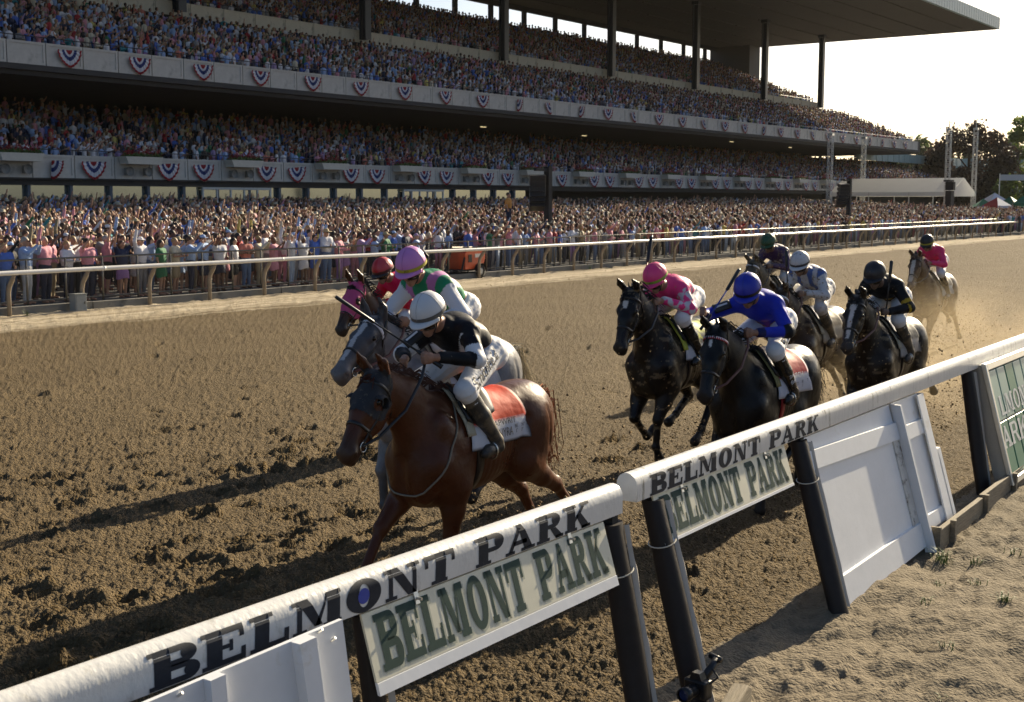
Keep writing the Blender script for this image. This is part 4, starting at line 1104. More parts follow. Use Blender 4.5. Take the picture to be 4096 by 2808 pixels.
for s, v0, v1, u0, u1 in (('BELMONT', 0.66, 0.86, 0.35, 2.2), ('PARK', 0.34, 0.56, 0.35, 1.7)):
    for ch, q, ext in lay_text(s, u1-u0, glyphs(S=0.24, T=0.12, f=0.04)):
        m3 = MB(); quads_on(m3, q, lambda u, v: fr(u0 + u - 0.2, v0 + (v1-v0)*v, 0.0335), 1)
        if ext[0] + u0 - 0.2 > 0.45: m3.obj('letter_' + ch.lower(), M_SWHITE, sg)

# low timber edging ---------------------------------------------------
M_TIMBER = mat('weathered_timber', (0.19, 0.155, 0.105), 0.85, var=0.3, vscale=6, bump=0.006, bscale=14, stretch=(0.6,6,6))
tb = empty('timber_edging', (10.95, 3.30, 0), R(2.0), label='low weathered timber edging with stakes at the foot of the sign', cat='edging')
for k, (xa, xb_) in enumerate(((0.0, 1.45), (1.46, 3.6))):
    mb = MB(); mb.box((xa, 0, -0.05), (xb_, 0.05, 0.17 + 0.02*k)); mb.obj('plank', M_TIMBER, tb, bevel=0.006)
for xa in (0.25, 1.42, 2.6):
    mb = MB(); mb.box((xa, -0.05, -0.1), (xa+0.06, -0.002, 0.20)); mb.obj('stake', M_TIMBER, tb, bevel=0.006)
mb = MB(); mb.box((-0.03, 0.0, -0.05), (-0.001, 0.22, 0.19)); mb.obj('end_board', M_TIMBER, tb)
lg = empty('timber_block', (6.58, 3.13, 0.02), R(12), label='splintered timber block on the sand at the bottom edge', cat='timber')
mb = MB(); extrude_poly(mb, [(-0.62,0.0),(0.18,0.0),(0.20,0.10),(0.12,0.14),(-0.62,0.115)], -0.05, 0.05, lambda u, v, w: (u, w, v)); mb.obj('block', M_TIMBER, lg, bevel=0.012)
# remote camera strapped to the post ---------------------------------
M_CAMB = mat('camera_black', (0.012, 0.012, 0.014), 0.3, bump=0.001, bscale=90); M_LENSG = mat('lens_glass', (0.02, 0.03, 0.09), 0.05, spec=1.0)
rc = empty('remote_camera', (6.36, 3.27, 0.16), R(175), label='black remote camera with strap fixed low on the post at the bottom edge', cat='camera')
mb = MB(); mb.box((-0.05,-0.075,0),(0.03,0.075,0.11)); mb.obj('body', M_CAMB, rc, bevel=0.012)
mb = MB(); extrude_poly(mb, [(-0.04,0.0),(0.04,0.0),(0.025,0.04),(-0.025,0.04)], -0.035, 0.02, lambda u, v, w: (w, u, 0.111+v)); mb.obj('prism_hump', M_CAMB, rc)
mb = MB(); mb.lathe([(0.0,0.031),(0.036,0.031),(0.038,0.06),(0.036,0.09),(0.042,0.10),(0.042,0.15),(0.034,0.15)], 20, ax='x', c=(0,0,0.055)); ln = mb.obj('lens', M_CAMB, rc, True)
mb = MB(); mb.lathe([(0,0.13),(0.034,0.135)], 20, ax='x', c=(0,0,0.055)); mb.obj('front_glass', M_LENSG, ln, True)
mb = MB(); mb.tube([(-0.05,0.0,0.08),(-0.10,0.02,0.14),(-0.16,0.03,0.19)], 0.024, 8); mb.tube([(-0.16,0.06,0.19),(-0.17,-0.02,0.20)], 0.018, 8); mb.obj('clamp_arm', M_CAMB, rc, True)
mb = MB(); mb.tube([(0.0,0.08,0.1),(-0.03,0.12,0.14),(-0.07,0.10,0.12),(-0.08,0.05,0.16)], 0.006, 5); mb.obj('strap', M_BLACKM, rc)
# ================================================================ implicit-surface modeller (smooth unions -> surface nets)
class Body:
    def __init__(self): self.p = []
    def cone(self, A, B, ra, rb, g=0, k=0.03, sy=1.0, neg=False):
        self.p.append(('c', np.array(A, float), np.array(B, float), ra, rb, g, k, sy, neg)); return self
    def ell(self, C, r, g=0, k=0.03, rot=0.0, neg=False, yaw=0.0):
        self.p.append(('e', np.array(C, float), np.array(r, float), rot, yaw, g, k, 1.0, neg)); return self
    def chain(self, pts, rad, **kw):
        for i in range(len(pts) - 1): self.cone(pts[i], pts[i+1], rad[i], rad[i+1], **kw)
        return self
    @staticmethod
    def dist(pr, P):
        if pr[0] == 'c':
            _, A, B, ra, rb, g, k, sy, neg = pr
            ab = B - A; L = float(ab @ ab) + 1e-9
            d = P - A
            t = np.clip((d @ ab) / L, 0, 1)
            q = d - t[..., None] * ab
            y = q[..., 1] / sy
            return np.sqrt(q[..., 0]**2 + y*y + q[..., 2]**2) - (ra + t * (rb - ra))
        _, C, r, rot, yaw, g, k, sy, neg = pr
        q = P - C
        if yaw:
            c, s = math.cos(yaw), math.sin(yaw); x, y = q[..., 0]*c + q[..., 1]*s, -q[..., 0]*s + q[..., 1]*c
            q = np.stack([x, y, q[..., 2]], -1)
        if rot:
            c, s = math.cos(rot), math.sin(rot); x, z = q[..., 0]*c + q[..., 2]*s, -q[..., 0]*s + q[..., 2]*c
            q = np.stack([x, q[..., 1], z], -1)
        k0 = np.sqrt(((q / r)**2).sum(-1)); k1 = np.sqrt(((q / (r*r))**2).sum(-1)) + 1e-9
        return k0 * (k0 - 1) / k1
    @staticmethod
    def bounds(pr):
        if pr[0] == 'c':
            r = max(pr[3], pr[4]); e = np.array([r, r*max(pr[7], 1), r])
            return np.minimum(pr[1], pr[2]) - e, np.maximum(pr[1], pr[2]) + e
        r = pr[2].max() if (pr[3] or pr[4]) else pr[2]
        return pr[1] - r, pr[1] + r
    @staticmethod
    def comb(a, b, k, neg):
        if neg:
            b = -b; h = np.maximum(k - np.abs(a - b), 0) / k
            return np.maximum(a, b) + h*h*k*0.25
        h = np.maximum(k - np.abs(a - b), 0) / k
        return np.minimum(a, b) - h*h*k*0.25
    def cache(self, res, pad=0.10):
        """sample the field once; eval() then interpolates"""
        self.grid = None
        lo = np.min([self.bounds(p)[0] for p in self.p if not p[8]], 0) - pad
        hi = np.max([self.bounds(p)[1] for p in self.p if not p[8]], 0) + pad
        self.mesh(res, 0.0, (lo, hi, 0.09))
        return self
    grid = None
    def eval(self, P):
        P = np.asarray(P, float)
        if self.grid is not None:
            Fd, lo, res = self.grid
            q = np.clip((P - lo) / res, 0, np.array(Fd.shape) - 1.001); i = q.astype(int); f = q - i
            a = 0
            for dx in (0, 1):
                for dy in (0, 1):
                    for dz in (0, 1):
                        w = (f[..., 0] if dx else 1-f[..., 0]) * (f[..., 1] if dy else 1-f[..., 1]) * (f[..., 2] if dz else 1-f[..., 2])
                        a = a + w * Fd[i[..., 0]+dx, i[..., 1]+dy, i[..., 2]+dz]
            return a
        a = np.full(P.shape[:-1], 1e3)
        for pr in self.p: a = self.comb(a, self.dist(pr, P), pr[6], pr[8])
        return a
    def group_of(self, P):
        best = np.full(len(P), 1e9); g = np.zeros(len(P), int)
        for pr in self.p:
            if pr[8]: continue
            d = self.dist(pr, P); m = d < best; best[m] = d[m]; g[m] = pr[5]
        return g
    def project(self, P, off=0.0, it=6):
        P = np.array(P, float); e = 0.004
        for _ in range(it):
            d = self.eval(P) - off
            n = np.stack([self.eval(P + np.eye(3)[i]*e) - self.eval(P - np.eye(3)[i]*e) for i in range(3)], -1)
            n /= np.linalg.norm(n, axis=-1, keepdims=True) + 1e-9
            P -= n * d[..., None] * 0.9
        return P
    def march(self, O, Dr, off=0.0, tmax=0.9, inside=True):
        """from inside points O along unit Dr to the surface"""
        O = np.asarray(O, float); Dr = np.asarray(Dr, float); t = np.zeros(O.shape[:-1])
        for _ in range(40):
            d = self.eval(O + Dr * t[..., None]) - off
            t = np.clip(t - d*0.8, 0, tmax)
        return O + Dr * t[..., None]
    def mesh(self, res, inflate=0.0, box=None):
        lo = np.min([self.bounds(p)[0] for p in self.p if not p[8]], 0) - 3*res - inflate
        hi = np.max([self.bounds(p)[1] for p in self.p if not p[8]], 0) + 3*res + inflate
        if box: lo, hi = box[0], box[1]
        n = np.ceil((hi - lo) / res).astype(int) + 1
        ax = [lo[i] + res*np.arange(n[i]) for i in range(3)]
        Fd = np.full(n, 0.5, np.float32)
        for pr in self.p:
            bl, bh = self.bounds(pr); m = (pr[6] + 2.5*res + 0.01 + inflate) if not box else box[2]
            i0 = np.maximum(np.floor((bl - m - lo) / res).astype(int), 0); i1 = np.minimum(np.ceil((bh + m - lo) / res).astype(int) + 1, n)
            if (i1 <= i0).any(): continue
            sl = tuple(slice(a, b) for a, b in zip(i0, i1))
            G = np.stack(np.meshgrid(*[ax[i][sl[i]] for i in range(3)], indexing='ij'), -1).astype(np.float32)
            Fd[sl] = self.comb(Fd[sl], self.dist(pr, G), pr[6], pr[8])
        if box: self.grid = (Fd, lo, res); return
        return surface_nets(Fd - inflate, lo, res)

def surface_nets(Fd, lo, res):
    n = np.array(Fd.shape); ins = Fd < 0
    c = n - 1
    corners = [(i, j, k) for i in (0, 1) for j in (0, 1) for k in (0, 1)]
    S = sum(ins[i:c[0]+i, j:c[1]+j, k:c[2]+k].astype(np.int8) for i, j, k in corners)
    act = (S > 0) & (S < 8)
    idx = np.argwhere(act)
    vid = -np.ones(c, np.int64); vid[act] = np.arange(len(idx))
    acc = np.zeros((len(idx), 3)); cnt = np.zeros(len(idx))
    val = {q: Fd[idx[:, 0]+q[0], idx[:, 1]+q[1], idx[:, 2]+q[2]] for q in corners}
    for a in corners:
        for d in range(3):
            if a[d]: continue
            b = list(a); b[d] = 1; b = tuple(b)
            va, vb = val[a], val[b]; m = (va < 0) != (vb < 0)
            t = np.where(m, va / np.where(m, va - vb, 1), 0)
            p = np.tile(np.array(a, float), (len(idx), 1)); p[:, d] += t
            acc[m] += p[m]; cnt[m] += 1
    V = lo + res * (idx + acc / np.maximum(cnt, 1)[:, None])
    Q = []
    for d in range(3):
        o = [k for k in range(3) if k != d]
        sl0 = [slice(1, n[i]-1) for i in range(3)]; sl1 = list(sl0)
        sl0[d] = slice(0, n[d]-1); sl1[d] = slice(1, n[d])
        a, b = ins[tuple(sl0)], ins[tuple(sl1)]
        e = np.argwhere(a != b)
        flip = a[tuple(e.T)]
        off = np.array([0 if i == d else 1 for i in range(3)]); g = e + off
        def cell(du, dv):
            q = g.copy(); q[:, o[0]] += du; q[:, o[1]] += dv; return vid[tuple(q.T)]
        q = np.stack([cell(-1, -1), cell(0, -1), cell(0, 0), cell(-1, 0)], 1)
        if d == 1: flip = ~flip
        q[~flip] = q[~flip][:, ::-1]
        Q.append(q)
    Q = np.concatenate(Q)
    return V, Q[(Q >= 0).all(1)]
# ================================================================ horses
def coat_mat():
    m = mat('horse_coat', src='attr', attr='coat', rough=0.34, var=0.22, vscale=4, spec=0.24, bump=0.006, bscale=14, detail=8)
    return m
M_COAT = coat_mat()
_t = M_COAT.node_tree; _n = _t.nodes.new('ShaderNodeTexNoise'); _n.inputs['Scale'].default_value = 6; _n.inputs['Detail'].default_value = 7
_m = _t.nodes.new('ShaderNodeMapRange'); _m.inputs[1].default_value = .35; _m.inputs[2].default_value = .65; _m.inputs[3].default_value = .26; _m.inputs[4].default_value = .52
_t.links.new(_n.outputs[0], _m.inputs[0]); _t.links.new(_m.outputs[0], _t.nodes['Principled BSDF'].inputs['Roughness'])
M_HAIR = mat('horse_hair', src='object', rough=0.55, var=0.2, vscale=20)
M_EYE = mat('dark_eye', (0.008, 0.006, 0.005), 0.08)
M_STRAP = mat('black_leather', (0.014, 0.012, 0.011), 0.35, var=0.2, vscale=30)
M_STRAPB = mat('brown_leather', (0.11, 0.035, 0.022), 0.4, var=0.2, vscale=30)
M_BIT = mat('bit_steel', (0.55, 0.54, 0.50), 0.25, metal=0.9)
M_CORD = mat('yoke_cord', (0.19, 0.16, 0.12), 0.8)
M_HOODB = mat('black_hood', (0.018, 0.018, 0.022), 0.8, dirt=(0.14,0.12,0.09), dscale=34, dlevel=0.58, bump=0.002, bscale=60)
M_HOODP = mat('pink_hood', (0.46, 0.055, 0.17), 0.7, dirt=(0.16,0.03,0.05), dscale=9, dlevel=0.6)
M_CLOTH = mat('saddle_cloth', src='attr', attr='cloth', rough=0.6, dirt=(0.30,0.24,0.17), dscale=14, dlevel=0.68, bump=0.008, bscale=9, spec=0.2)
M_SADDLE = mat('saddle_leather', (0.02, 0.016, 0.015), 0.35)
M_PADW = mat('saddle_pad', (0.42, 0.38, 0.28), 0.8, dirt=(0.25,0.19,0.12), dscale=9, dlevel=0.5)

#  joint sets, sagittal (x, z) for shoulder/hip, elbow/stifle, knee/hock, fetlock, toe
FL = {  # forelegs
 'reach':  [(.52,1.08),(.42,.88),(.80,.60),(1.03,.30),(1.15,.12)],
 'plant':  [(.50,1.06),(.36,.86),(.52,.50),(.50,.20),(.60,.06)],
 'under':  [(.50,1.06),(.30,.86),(.33,.48),(.20,.20),(.24,.06)],
 'fold':   [(.54,1.08),(.44,.88),(.70,.60),(.40,.46),(.28,.54)],
 'fold2':  [(.54,1.08),(.42,.86),(.62,.52),(.38,.28),(.25,.33)],
 'hang':   [(.52,1.08),(.40,.86),(.60,.52),(.60,.22),(.52,.10)],
 'back':   [(.48,1.06),(.26,.88),(.05,.56),(-.22,.38),(-.33,.46)],
}
HL = {  # hind legs
 'push':   [(-.70,1.20),(-.58,.90),(-1.10,.62),(-1.40,.34),(-1.52,.20)],
 'push2':  [(-.70,1.20),(-.54,.88),(-.98,.56),(-1.18,.24),(-1.24,.08)],
 'trail':  [(-.70,1.20),(-.60,.92),(-1.12,.78),(-1.45,.62),(-1.56,.52)],
 'tuck':   [(-.66,1.20),(-.38,.92),(-.62,.62),(-.28,.44),(-.14,.38)],
 'swing':  [(-.66,1.20),(-.36,.90),(-.66,.56),(-.46,.26),(-.32,.16)],
 'plant':  [(-.66,1.20),(-.40,.90),(-.70,.54),(-.55,.20),(-.44,.06)],
}
def horse_body(pose):
    """pose: dict fl=(left,right), hl=(left,right), poll=(x,z), head=deg below horizontal, turn=deg"""
    b = Body()
    b.ell((.05,0,1.13), (.58,.275,.365), k=.10)
    b.ell((.40,0,1.16), (.29,.235,.35), k=.12)
    b.ell((.56,0,1.04), (.165,.195,.28), k=.10); b.ell((.36,0,.92), (.28,.17,.22), k=.10)
    b.ell((.20,0,1.42), (.36,.075,.165), k=.12)
    b.ell((-.42,0,1.25), (.46,.235,.265), k=.12)
    b.ell((-.72,0,1.29), (.36,.235,.26), k=.12)
    b.ell((-.15,0,1.00), (.50,.20,.20), k=.12)
    for s in (1, -1):
        b.ell((-.72,s*.13,1.13), (.25,.145,.33), k=.07, rot=R(-12))
        b.ell((-.93,s*.085,1.14), (.13,.11,.24), k=.06, rot=R(8))
        b.ell((.38,s*.175,1.17), (.135,.085,.31), k=.028, rot=R(-24)); b.ell((.47,s*.165,1.02), (.10,.075,.15), k=.03, rot=R(30))
        b.cone((-.42,s*.262,1.05), (-.52,s*.25,1.28), .03, .03, k=.06, neg=True)
        b.cone((-.86,s*.25,1.02), (-.80,s*.26,1.32), .018, .018, k=.05, neg=True)
        b.ell((.30,s*.185,.98), (.16,.085,.15), k=.05)
        b.ell((.585,s*.100,.96), (.110,.105,.19), k=.04)
    b.cone((.74,0,.92), (.74,0,1.12), .02, .03, k=.07, neg=True)
    px, pz = pose['poll']; tn = R(pose.get('turn', 0))
    nb1, nb2 = np.array([.42,0,1.27]), np.array([.50,0,1.17])
    poll = np.array([px, math.sin(tn)*.12, pz])
    mid = nb1*.48 + poll*.52 + np.array([0,0,.035])
    b.cone(nb1, mid, .265, .185, k=.10, sy=.60)
    b.cone(mid, poll - np.array([.02,0,.03]), .185, .125, k=.06, sy=.62)
    b.cone(nb2, mid - np.array([-.02,0,.08]), .17, .12, k=.08, sy=.72)
    # head frame: h down the face, n out of the forehead, l lateral (left)
    a = R(pose['head'])
    h = np.array([math.cos(a)*math.cos(tn), math.cos(a)*math.sin(tn), -math.sin(a)])
    l = np.array([-math.sin(tn), math.cos(tn), 0.]); n = np.cross(h, l); n = -n if n[2] < 0 else n
    P = poll
    HS = 1.13
    pt = lambda u, v, w=0.: P + (h*u*.90 + n*v*1.08 + l*w*1.16)*HS
    G = 1
    b.ell(pt(.08,.01), (.13,.082,.095), g=G, k=.05, rot=-a)
    b.cone(pt(.06,.03), pt(.30,.035), .085, .068, g=G, k=.04, sy=.98)
    b.cone(pt(.30,.035), pt(.56,.02), .066, .052, g=G, k=.04, sy=.92)
    b.cone(pt(.15,-.085), pt(.26,-.085), .098, .085, g=G, k=.05, sy=.66)
    b.cone(pt(.26,-.080), pt(.50,-.045), .080, .046, g=G, k=.04, sy=.68)
    b.cone(pt(.50,-.045), pt(.615,-.052), .042, .032, g=G, k=.03, sy=.95)
    b.ell(pt(.585,-.005), (.075,.058,.062), g=2, k=.03, rot=-a)
    for s in (1, -1):
        b.ell(pt(.20,.055,s*.062), (.05,.028,.030), g=G, k=.03, rot=-a)           # brow
        b.cone(pt(.22,-.005,s*.066), pt(.42,-.012,s*.040), .024, .016, g=G, k=.03)    # facial crest
        b.ell(pt(.600,.012,s*.042), (.036,.022,.032), g=2, k=.018, rot=-a)          # nostril rim
        b.ell(pt(.628,.006,s*.058), (.026,.016,.020), g=2, k=.010, rot=-a, neg=True)
        ear = pose.get('ear', (.02, .16))     # (forward tilt along h, up along n)
        e0 = pt(-.03,.055,s*.052); e1 = pt(-.03+ear[0]*.5-.03,.055+ear[1]*.5,s*.070); e2 = pt(-.03+ear[0]-.05,.055+ear[1],s*.062)
        b.cone(e0, e1, .030, .032, g=1, k=.02); b.cone(e1, e2, .030, .008, g=1, k=.012)
        b.ell(e1 + h*.026, (.018,.013,.05), g=1, k=.012, neg=True)
    for pr_i in range(len(b.p)):
        pr = b.p[pr_i]
        if pr[5] in (1, 2):
            pr = list(pr)
            if pr[0] == 'c': pr[3] *= 1.13; pr[4] *= 1.13; pr[7] *= 1.06
            else: pr[2] = pr[2]*1.15
            b.p[pr_i] = tuple(pr)
    b.cone(pt(.55,-.045,-.05), pt(.55,-.045,.05), .006, .006, k=.012, neg=True)
    b.cone(pt(.62,-.030,-.05), pt(.55,-.040,-.06), .005, .004, k=.010, neg=True); b.cone(pt(.62,-.030,.05), pt(.55,-.040,.06), .005, .004, k=.010, neg=True)
    # legs
    for side, s in ((0, 1), (1, -1)):
        S, E, K, Fk, T = [np.array([q[0], 0, q[1]]) for q in FL[pose['fl'][side]]]
        w = .165
        for q, yy in ((S, .165), (E, .165), (K, .14), (Fk, .12), (T, .115)): q[1] = s*yy
        b.cone(S, E, .145, .12, k=.07, sy=.8)
        b.cone(E, K*.45+E*.55, .122, .092, k=.06, sy=.9); b.cone(K*.45+E*.55, K, .092, .058, g=3, k=.04, sy=.95)
        b.ell(K, (.056,.052,.060), g=3, k=.03)
        b.cone(K, Fk, .041, .037, g=3, k=.025)
        d = (Fk-K)/np.linalg.norm(Fk-K); bk = np.array([d[2], 0, -d[0]]); bk = bk if bk @ np.array([-1,0,0]) > 0 else -bk
        b.cone(K + d*.05 + bk*.030, Fk + bk*.026, .020, .019, g=3, k=.015)      # tendon
        b.ell(Fk, (.048,.045,.048), g=3, k=.02)
        d2 = (T-Fk)/np.linalg.norm(T-Fk)
        b.cone(Fk, T - d2*.045, .038, .041, g=3, k=.02)
        b.cone(T - d2*.05, T + d2*.03, .044, .058, g=4, k=.008)
        S, E, K, Fk, T = [np.array([q[0], 0, q[1]]) for q in HL[pose['hl'][side]]]
        for q, yy in ((S, .13), (E, .165), (K, .135), (Fk, .12), (T, .12)): q[1] = s*yy
        b.cone(S, E, .205, .145, k=.09, sy=.66)
        b.cone(E, E*.45+K*.55, .14, .088, k=.06, sy=.8); b.cone(E*.45+K*.55, K, .088, .056, g=0, k=.04, sy=.85)
        d0 = (K-E)/np.linalg.norm(K-E); d = (Fk-K)/np.linalg.norm(Fk-K); bk = np.array([d[2], 0, -d[0]]); bk = bk if bk @ (K-E) > 0 else -bk
        b.ell(K, (.052,.044,.058), g=3, k=.03); b.cone(K + bk*.045 - d*.03, K + bk*.02 + d*.08, .028, .025, g=3, k=.02)   # point of hock
        b.cone(E*.5+K*.5 + bk*.06, K + bk*.045, .022, .02, g=0, k=.03)       # achilles
        b.cone(K, Fk, .045, .039, g=3, k=.025); b.cone(K + d*.06 + bk*.03, Fk + bk*.028, .020, .019, g=3, k=.015)
        b.ell(Fk, (.045,.041,.045), g=3, k=.02)
        d2 = (T-Fk)/np.linalg.norm(T-Fk)
        b.cone(Fk, T - d2*.045, .034, .038, g=3, k=.02); b.cone(T - d2*.05, T + d2*.03, .044, .058, g=4, k=.008)
    return b, pt, (h, n, l)

def ring(b, O, u, v, off, n=28, a0=0, a1=2*math.pi):
    """closed/open loop of surface points round O in the plane u,v"""
    t = np.linspace(a0, a1, n); D_ = np.outer(np.cos(t), u) + np.outer(np.sin(t), v)
    return b.march(np.tile(O, (n, 1)), D_, off, 0.75)
def strap_mesh(mb, pts, nrm_c, w, th=0.004, mi=0, wdir=None):
    """flat band following pts; nrm_c: centre to face away from"""
    pts = np.asarray(pts); n = len(pts); P = []
    for i in range(n):
        d = pts[min(i+1, n-1)] - pts[max(i-1, 0)]; d = d / (np.linalg.norm(d) + 1e-9)
        c = nrm_c[i] if np.ndim(nrm_c) == 2 else nrm_c
        o = pts[i] - c; o -= d*(o @ d); o /= np.linalg.norm(o) + 1e-9
        s = np.cross(d, o)
        P.append([tuple(pts[i] - s*w/2 - o*th), tuple(pts[i] - s*w/2 + o*th), tuple(pts[i] + s*w/2 + o*th), tuple(pts[i] + s*w/2 - o*th), tuple(pts[i] - s*w/2 - o*th)])
    mb.grid(P, mi)

def hair_mesh(strands, name, m):
    """strands: (points, width0, width1) ribbons, crossed pair"""
    mb = MB()
    for pts, w0, w1, sd in strands:
        pts = [Vector(p) for p in pts]; n = len(pts)
        for q in range(2):
            P = []
            for i, p in enumerate(pts):
                t = i/(n-1); w = w0*(1-t) + w1*t
                d = (pts[min(i+1, n-1)] - pts[max(i-1, 0)]).normalized(); s = d.cross(sd if q == 0 else d.cross(sd)).normalized()
                P.append([p - s*w, p + s*w])
            mb.grid(P)
    return mb.mesh(name, m, True)

def make_horse(spec):
    """spec dict -> horse thing, jockey gets the same frame"""
    nm = spec
    root = empty('racehorse', (spec['x'], spec['y'], spec.get('dz', 0)), R(180 + spec.get('yaw', 0)), spec['label'], 'horse', 'racehorses on the track')
    sc = spec.get('scale', 1.0); root.scale = (sc, sc, sc)
    b, pt, (h, n, l) = horse_body(spec['pose'])
    V, Q = b.mesh(spec.get('res', 0.016))
    b.cache(0.016)
    trunk = (V[:,0] > -.45) & (V[:,0] < .22) & (V[:,2] > .80) & (V[:,2] < 1.36)
    rib = .0018*np.sin(V[:,0]*2*math.pi/.062 + 2.5*V[:,2]) * np.clip((V[:,0]+.45)/.15, 0, 1) * np.clip((.22-V[:,0])/.1, 0, 1) * np.clip((V[:,2]-.8)/.1, 0, 1) * np.clip((1.36-V[:,2])/.15, 0, 1)
    V[trunk, 1] += (rib*np.sign(V[:,1]))[trunk]
    me = np_mesh('body', V, Q, M_COAT)
    g = b.group_of(V)
    C = np.tile(np.array(spec['coat']), (len(V), 1))
    pts_c = np.array(spec.get('points', spec['coat'])); muz = np.array(spec.get('muzzle', pts_c)); hoof = np.array((.028,.022,.018))
    hd = (V - pt(0, 0)) @ h; hn = (V - pt(0, 0)) @ n; hl = (V - pt(0, 0)) @ l
    is_head = (g == 1) | (g == 2)
    w = np.clip((.62 - V[:, 2]) / .25, 0, 1) * (g == 3); C = C*(1-w[:, None]) + pts_c*w[:, None]
    if 'head_col' in spec:
        C[is_head] = spec['head_col']
    w = np.clip((hd - .42) / .15, 0, 1) * is_head; C = C*(1-w[:, None]) + muz*w[:, None]
    if 'dapple' in spec:
        dn = fbm(V[:, 0]*9 + V[:, 1]*5, V[:, 2]*9, 3, 8); C = C * (1 + spec['dapple']*dn[:, None]*2)
    for (u0, u1, w0, w1, col) in spec.get('marks', []):       # face marks: along h, half-width
        uu = (hd - u0) / (u1 - u0); ww = w0 + (w1 - w0)*uu + .003*np.sin(hd*60)
        m = is_head & (uu > 0) & (uu < 1) & (np.abs(hl) < ww) & (hn > .015)
        C[m] = col
    C[g == 4] = hoof
    for leg, z1 in spec.get('socks', []):                     # (hl0.., height)
        sx = 1 if leg[1] == 'l' else -1
        fk = np.array(({'f': FL, 'h': HL}[leg[0]])[spec['pose'][leg[0] + 'l'][0 if sx > 0 else 1]][3]); m = (g == 3) & (np.hypot(V[:, 0]-fk[0], V[:, 2]-fk[1]) < z1) & (V[:, 1]*sx > 0)
        C[m] = (.55, .5, .44)
    mud = spec.get('mud', 0)
    if mud:
        dn = fbm(V[:, 0]*30 + V[:, 1]*21, V[:, 2]*30, 3, 18); m = dn > .20 - mud*.06
        C[m] = C[m]*.4 + np.array((.20,.15,.09))*.6
    set_colors(me, 'coat', np.clip(C, 0, 1))
    link('body', me, root)
    # eyes
    for s in (1, -1):
        c = b.project(pt(.205, .045, s*.09)[None], -.006)[0]
        mb = MB(); mb.lathe([(0,-.022)] + [(.022*math.sin(math.pi*k/8), -.022*math.cos(math.pi*k/8)) for k in range(1, 8)] + [(0,.022)], 12); mb.obj('eye', M_EYE, root, True, loc=tuple(c))
    # mane and tail
    rr = random.Random(spec['x']*7); hc = spec.get('hair', spec['coat'])
    st = []
    poll = pt(-.02, .09); wz = np.array([.22, 0, 1.575])
    for i in range(150):
        t = rr.random(); base = poll*(1-t) + wz*t + np.array([0,0,.07*math.sin(math.pi*t)])
        base = b.project((base + np.array([0, rr.uniform(-.015,.015), .03]))[None], -.004, 4)[0]
        L_ = rr.uniform(.07,.15); lift = rr.uniform(-.1,.9)
        sdn = rr.choice([-1, -1, 1])
        p1 = base + np.array([-.4*L_, sdn*.35*L_, .5*L_*lift]); p2 = base + np.array([-1.0*L_, sdn*.6*L_, L_*(lift*.3-.35)])
        st.append(([base, p1, p2], .008, .002, Vector((0.2, 1, .1))))
    for i in range(10):       # forelock
        base = pt(.02, .085, rr.uniform(-.03, .03)); st.append(([base, pt(.07,.12,rr.uniform(-.05,.05)), pt(.14,.10,rr.uniform(-.06,.06))], .010, .003, Vector((0,1,0))))
    o = link('mane', hair_mesh(st, 'mane', M_HAIR), root); o.color = (*hc, 1)
    st = []; tb_ = np.array([-1.02, 0, 1.36]); td = spec.get('tail', (-.30, .0, -.42))
    for i in range(150):
        j = np.array([rr.gauss(0,.03), rr.gauss(0,.03), rr.gauss(0,.03)]); e = np.array([td[0] + rr.gauss(0,.07), td[1] + rr.gauss(0,.05), td[2] + rr.gauss(0,.08)])
        st.append(([tb_ + j*.6 + np.array([.06,0,0]), tb_ + np.array([-.10,0,.02]) + j, tb_ + e*.55 + j*1.5 + np.array([0,0,.08]), tb_ + e], .007, .0015, Vector((0.1, 1, .2))))
    o = link('tail', hair_mesh(st, 'tail', M_HAIR), root); o.color = (*spec.get('tail_col', hc), 1)
    # bridle -------------------------------------------------------------
    ms = M_STRAPB if spec.get('brown_tack') else M_STRAP
    br = empty('bridle'); br.parent = root
    cen = pt(.42, -.015)
    nb_ = MB(); P_ = ring(b, pt(.40,-.01), n, l, .004); strap_mesh(nb_, P_, pt(.40,-.01), .024 if not spec.get('noseband') else .05); nb_.obj('noseband', M_PADW if spec.get('noseband') else ms, br, True)
    bb = MB(); P_ = ring(b, pt(.085,.0), n, l, .004, 16, -math.pi*.62, math.pi*.62); strap_mesh(bb, P_, pt(.085,0), .026)
    bo = bb.obj('browband', spec.get('browmat', ms), br, True)
    if spec.get('brow_teeth'):
        for k in range(0, len(P_)-1):
            for f_ in (.25, .75):
                p = P_[k]*(1-f_) + P_[k+1]*f_; dd = (P_[k+1]-P_[k]); dd /= np.linalg.norm(dd); o_ = p - pt(.085,0); o_ /= np.linalg.norm(o_)
                tm = MB(); c0 = p + o_*.0062
                tm.add([tuple(c0 + h*.012 - dd*.0), tuple(c0 - h*.011 - dd*.008), tuple(c0 - h*.011 + dd*.008)], [(0,1,2)]); tm.obj('white_tooth', M_BWHT, bo)
    for s in (1, -1):
        path = [pt(-.02,.05,s*.08), pt(.06,.0,s*.10), pt(.16,-.03,s*.10), pt(.28,-.035,s*.09), pt(.40,-.035,s*.08), pt(.50,-.035,s*.07)]
        P_ = b.project(np.array(path), .004); cm = MB(); strap_mesh(cm, P_, np.array([pt(u, -.02) for u in (-.02,.06,.16,.28,.40,.50)]), .020); cm.obj('cheek_strap', ms, br, True)
        tp = b.project(np.array([pt(.05,.03,s*.09), pt(.10,-.08,s*.09), pt(.16,-.16,s*.05), pt(.17,-.19,0)]), .004); cm = MB(); strap_mesh(cm, tp, np.array([pt(.12,-.05)]*4), .014); cm.obj('throat_strap', ms, br, True)
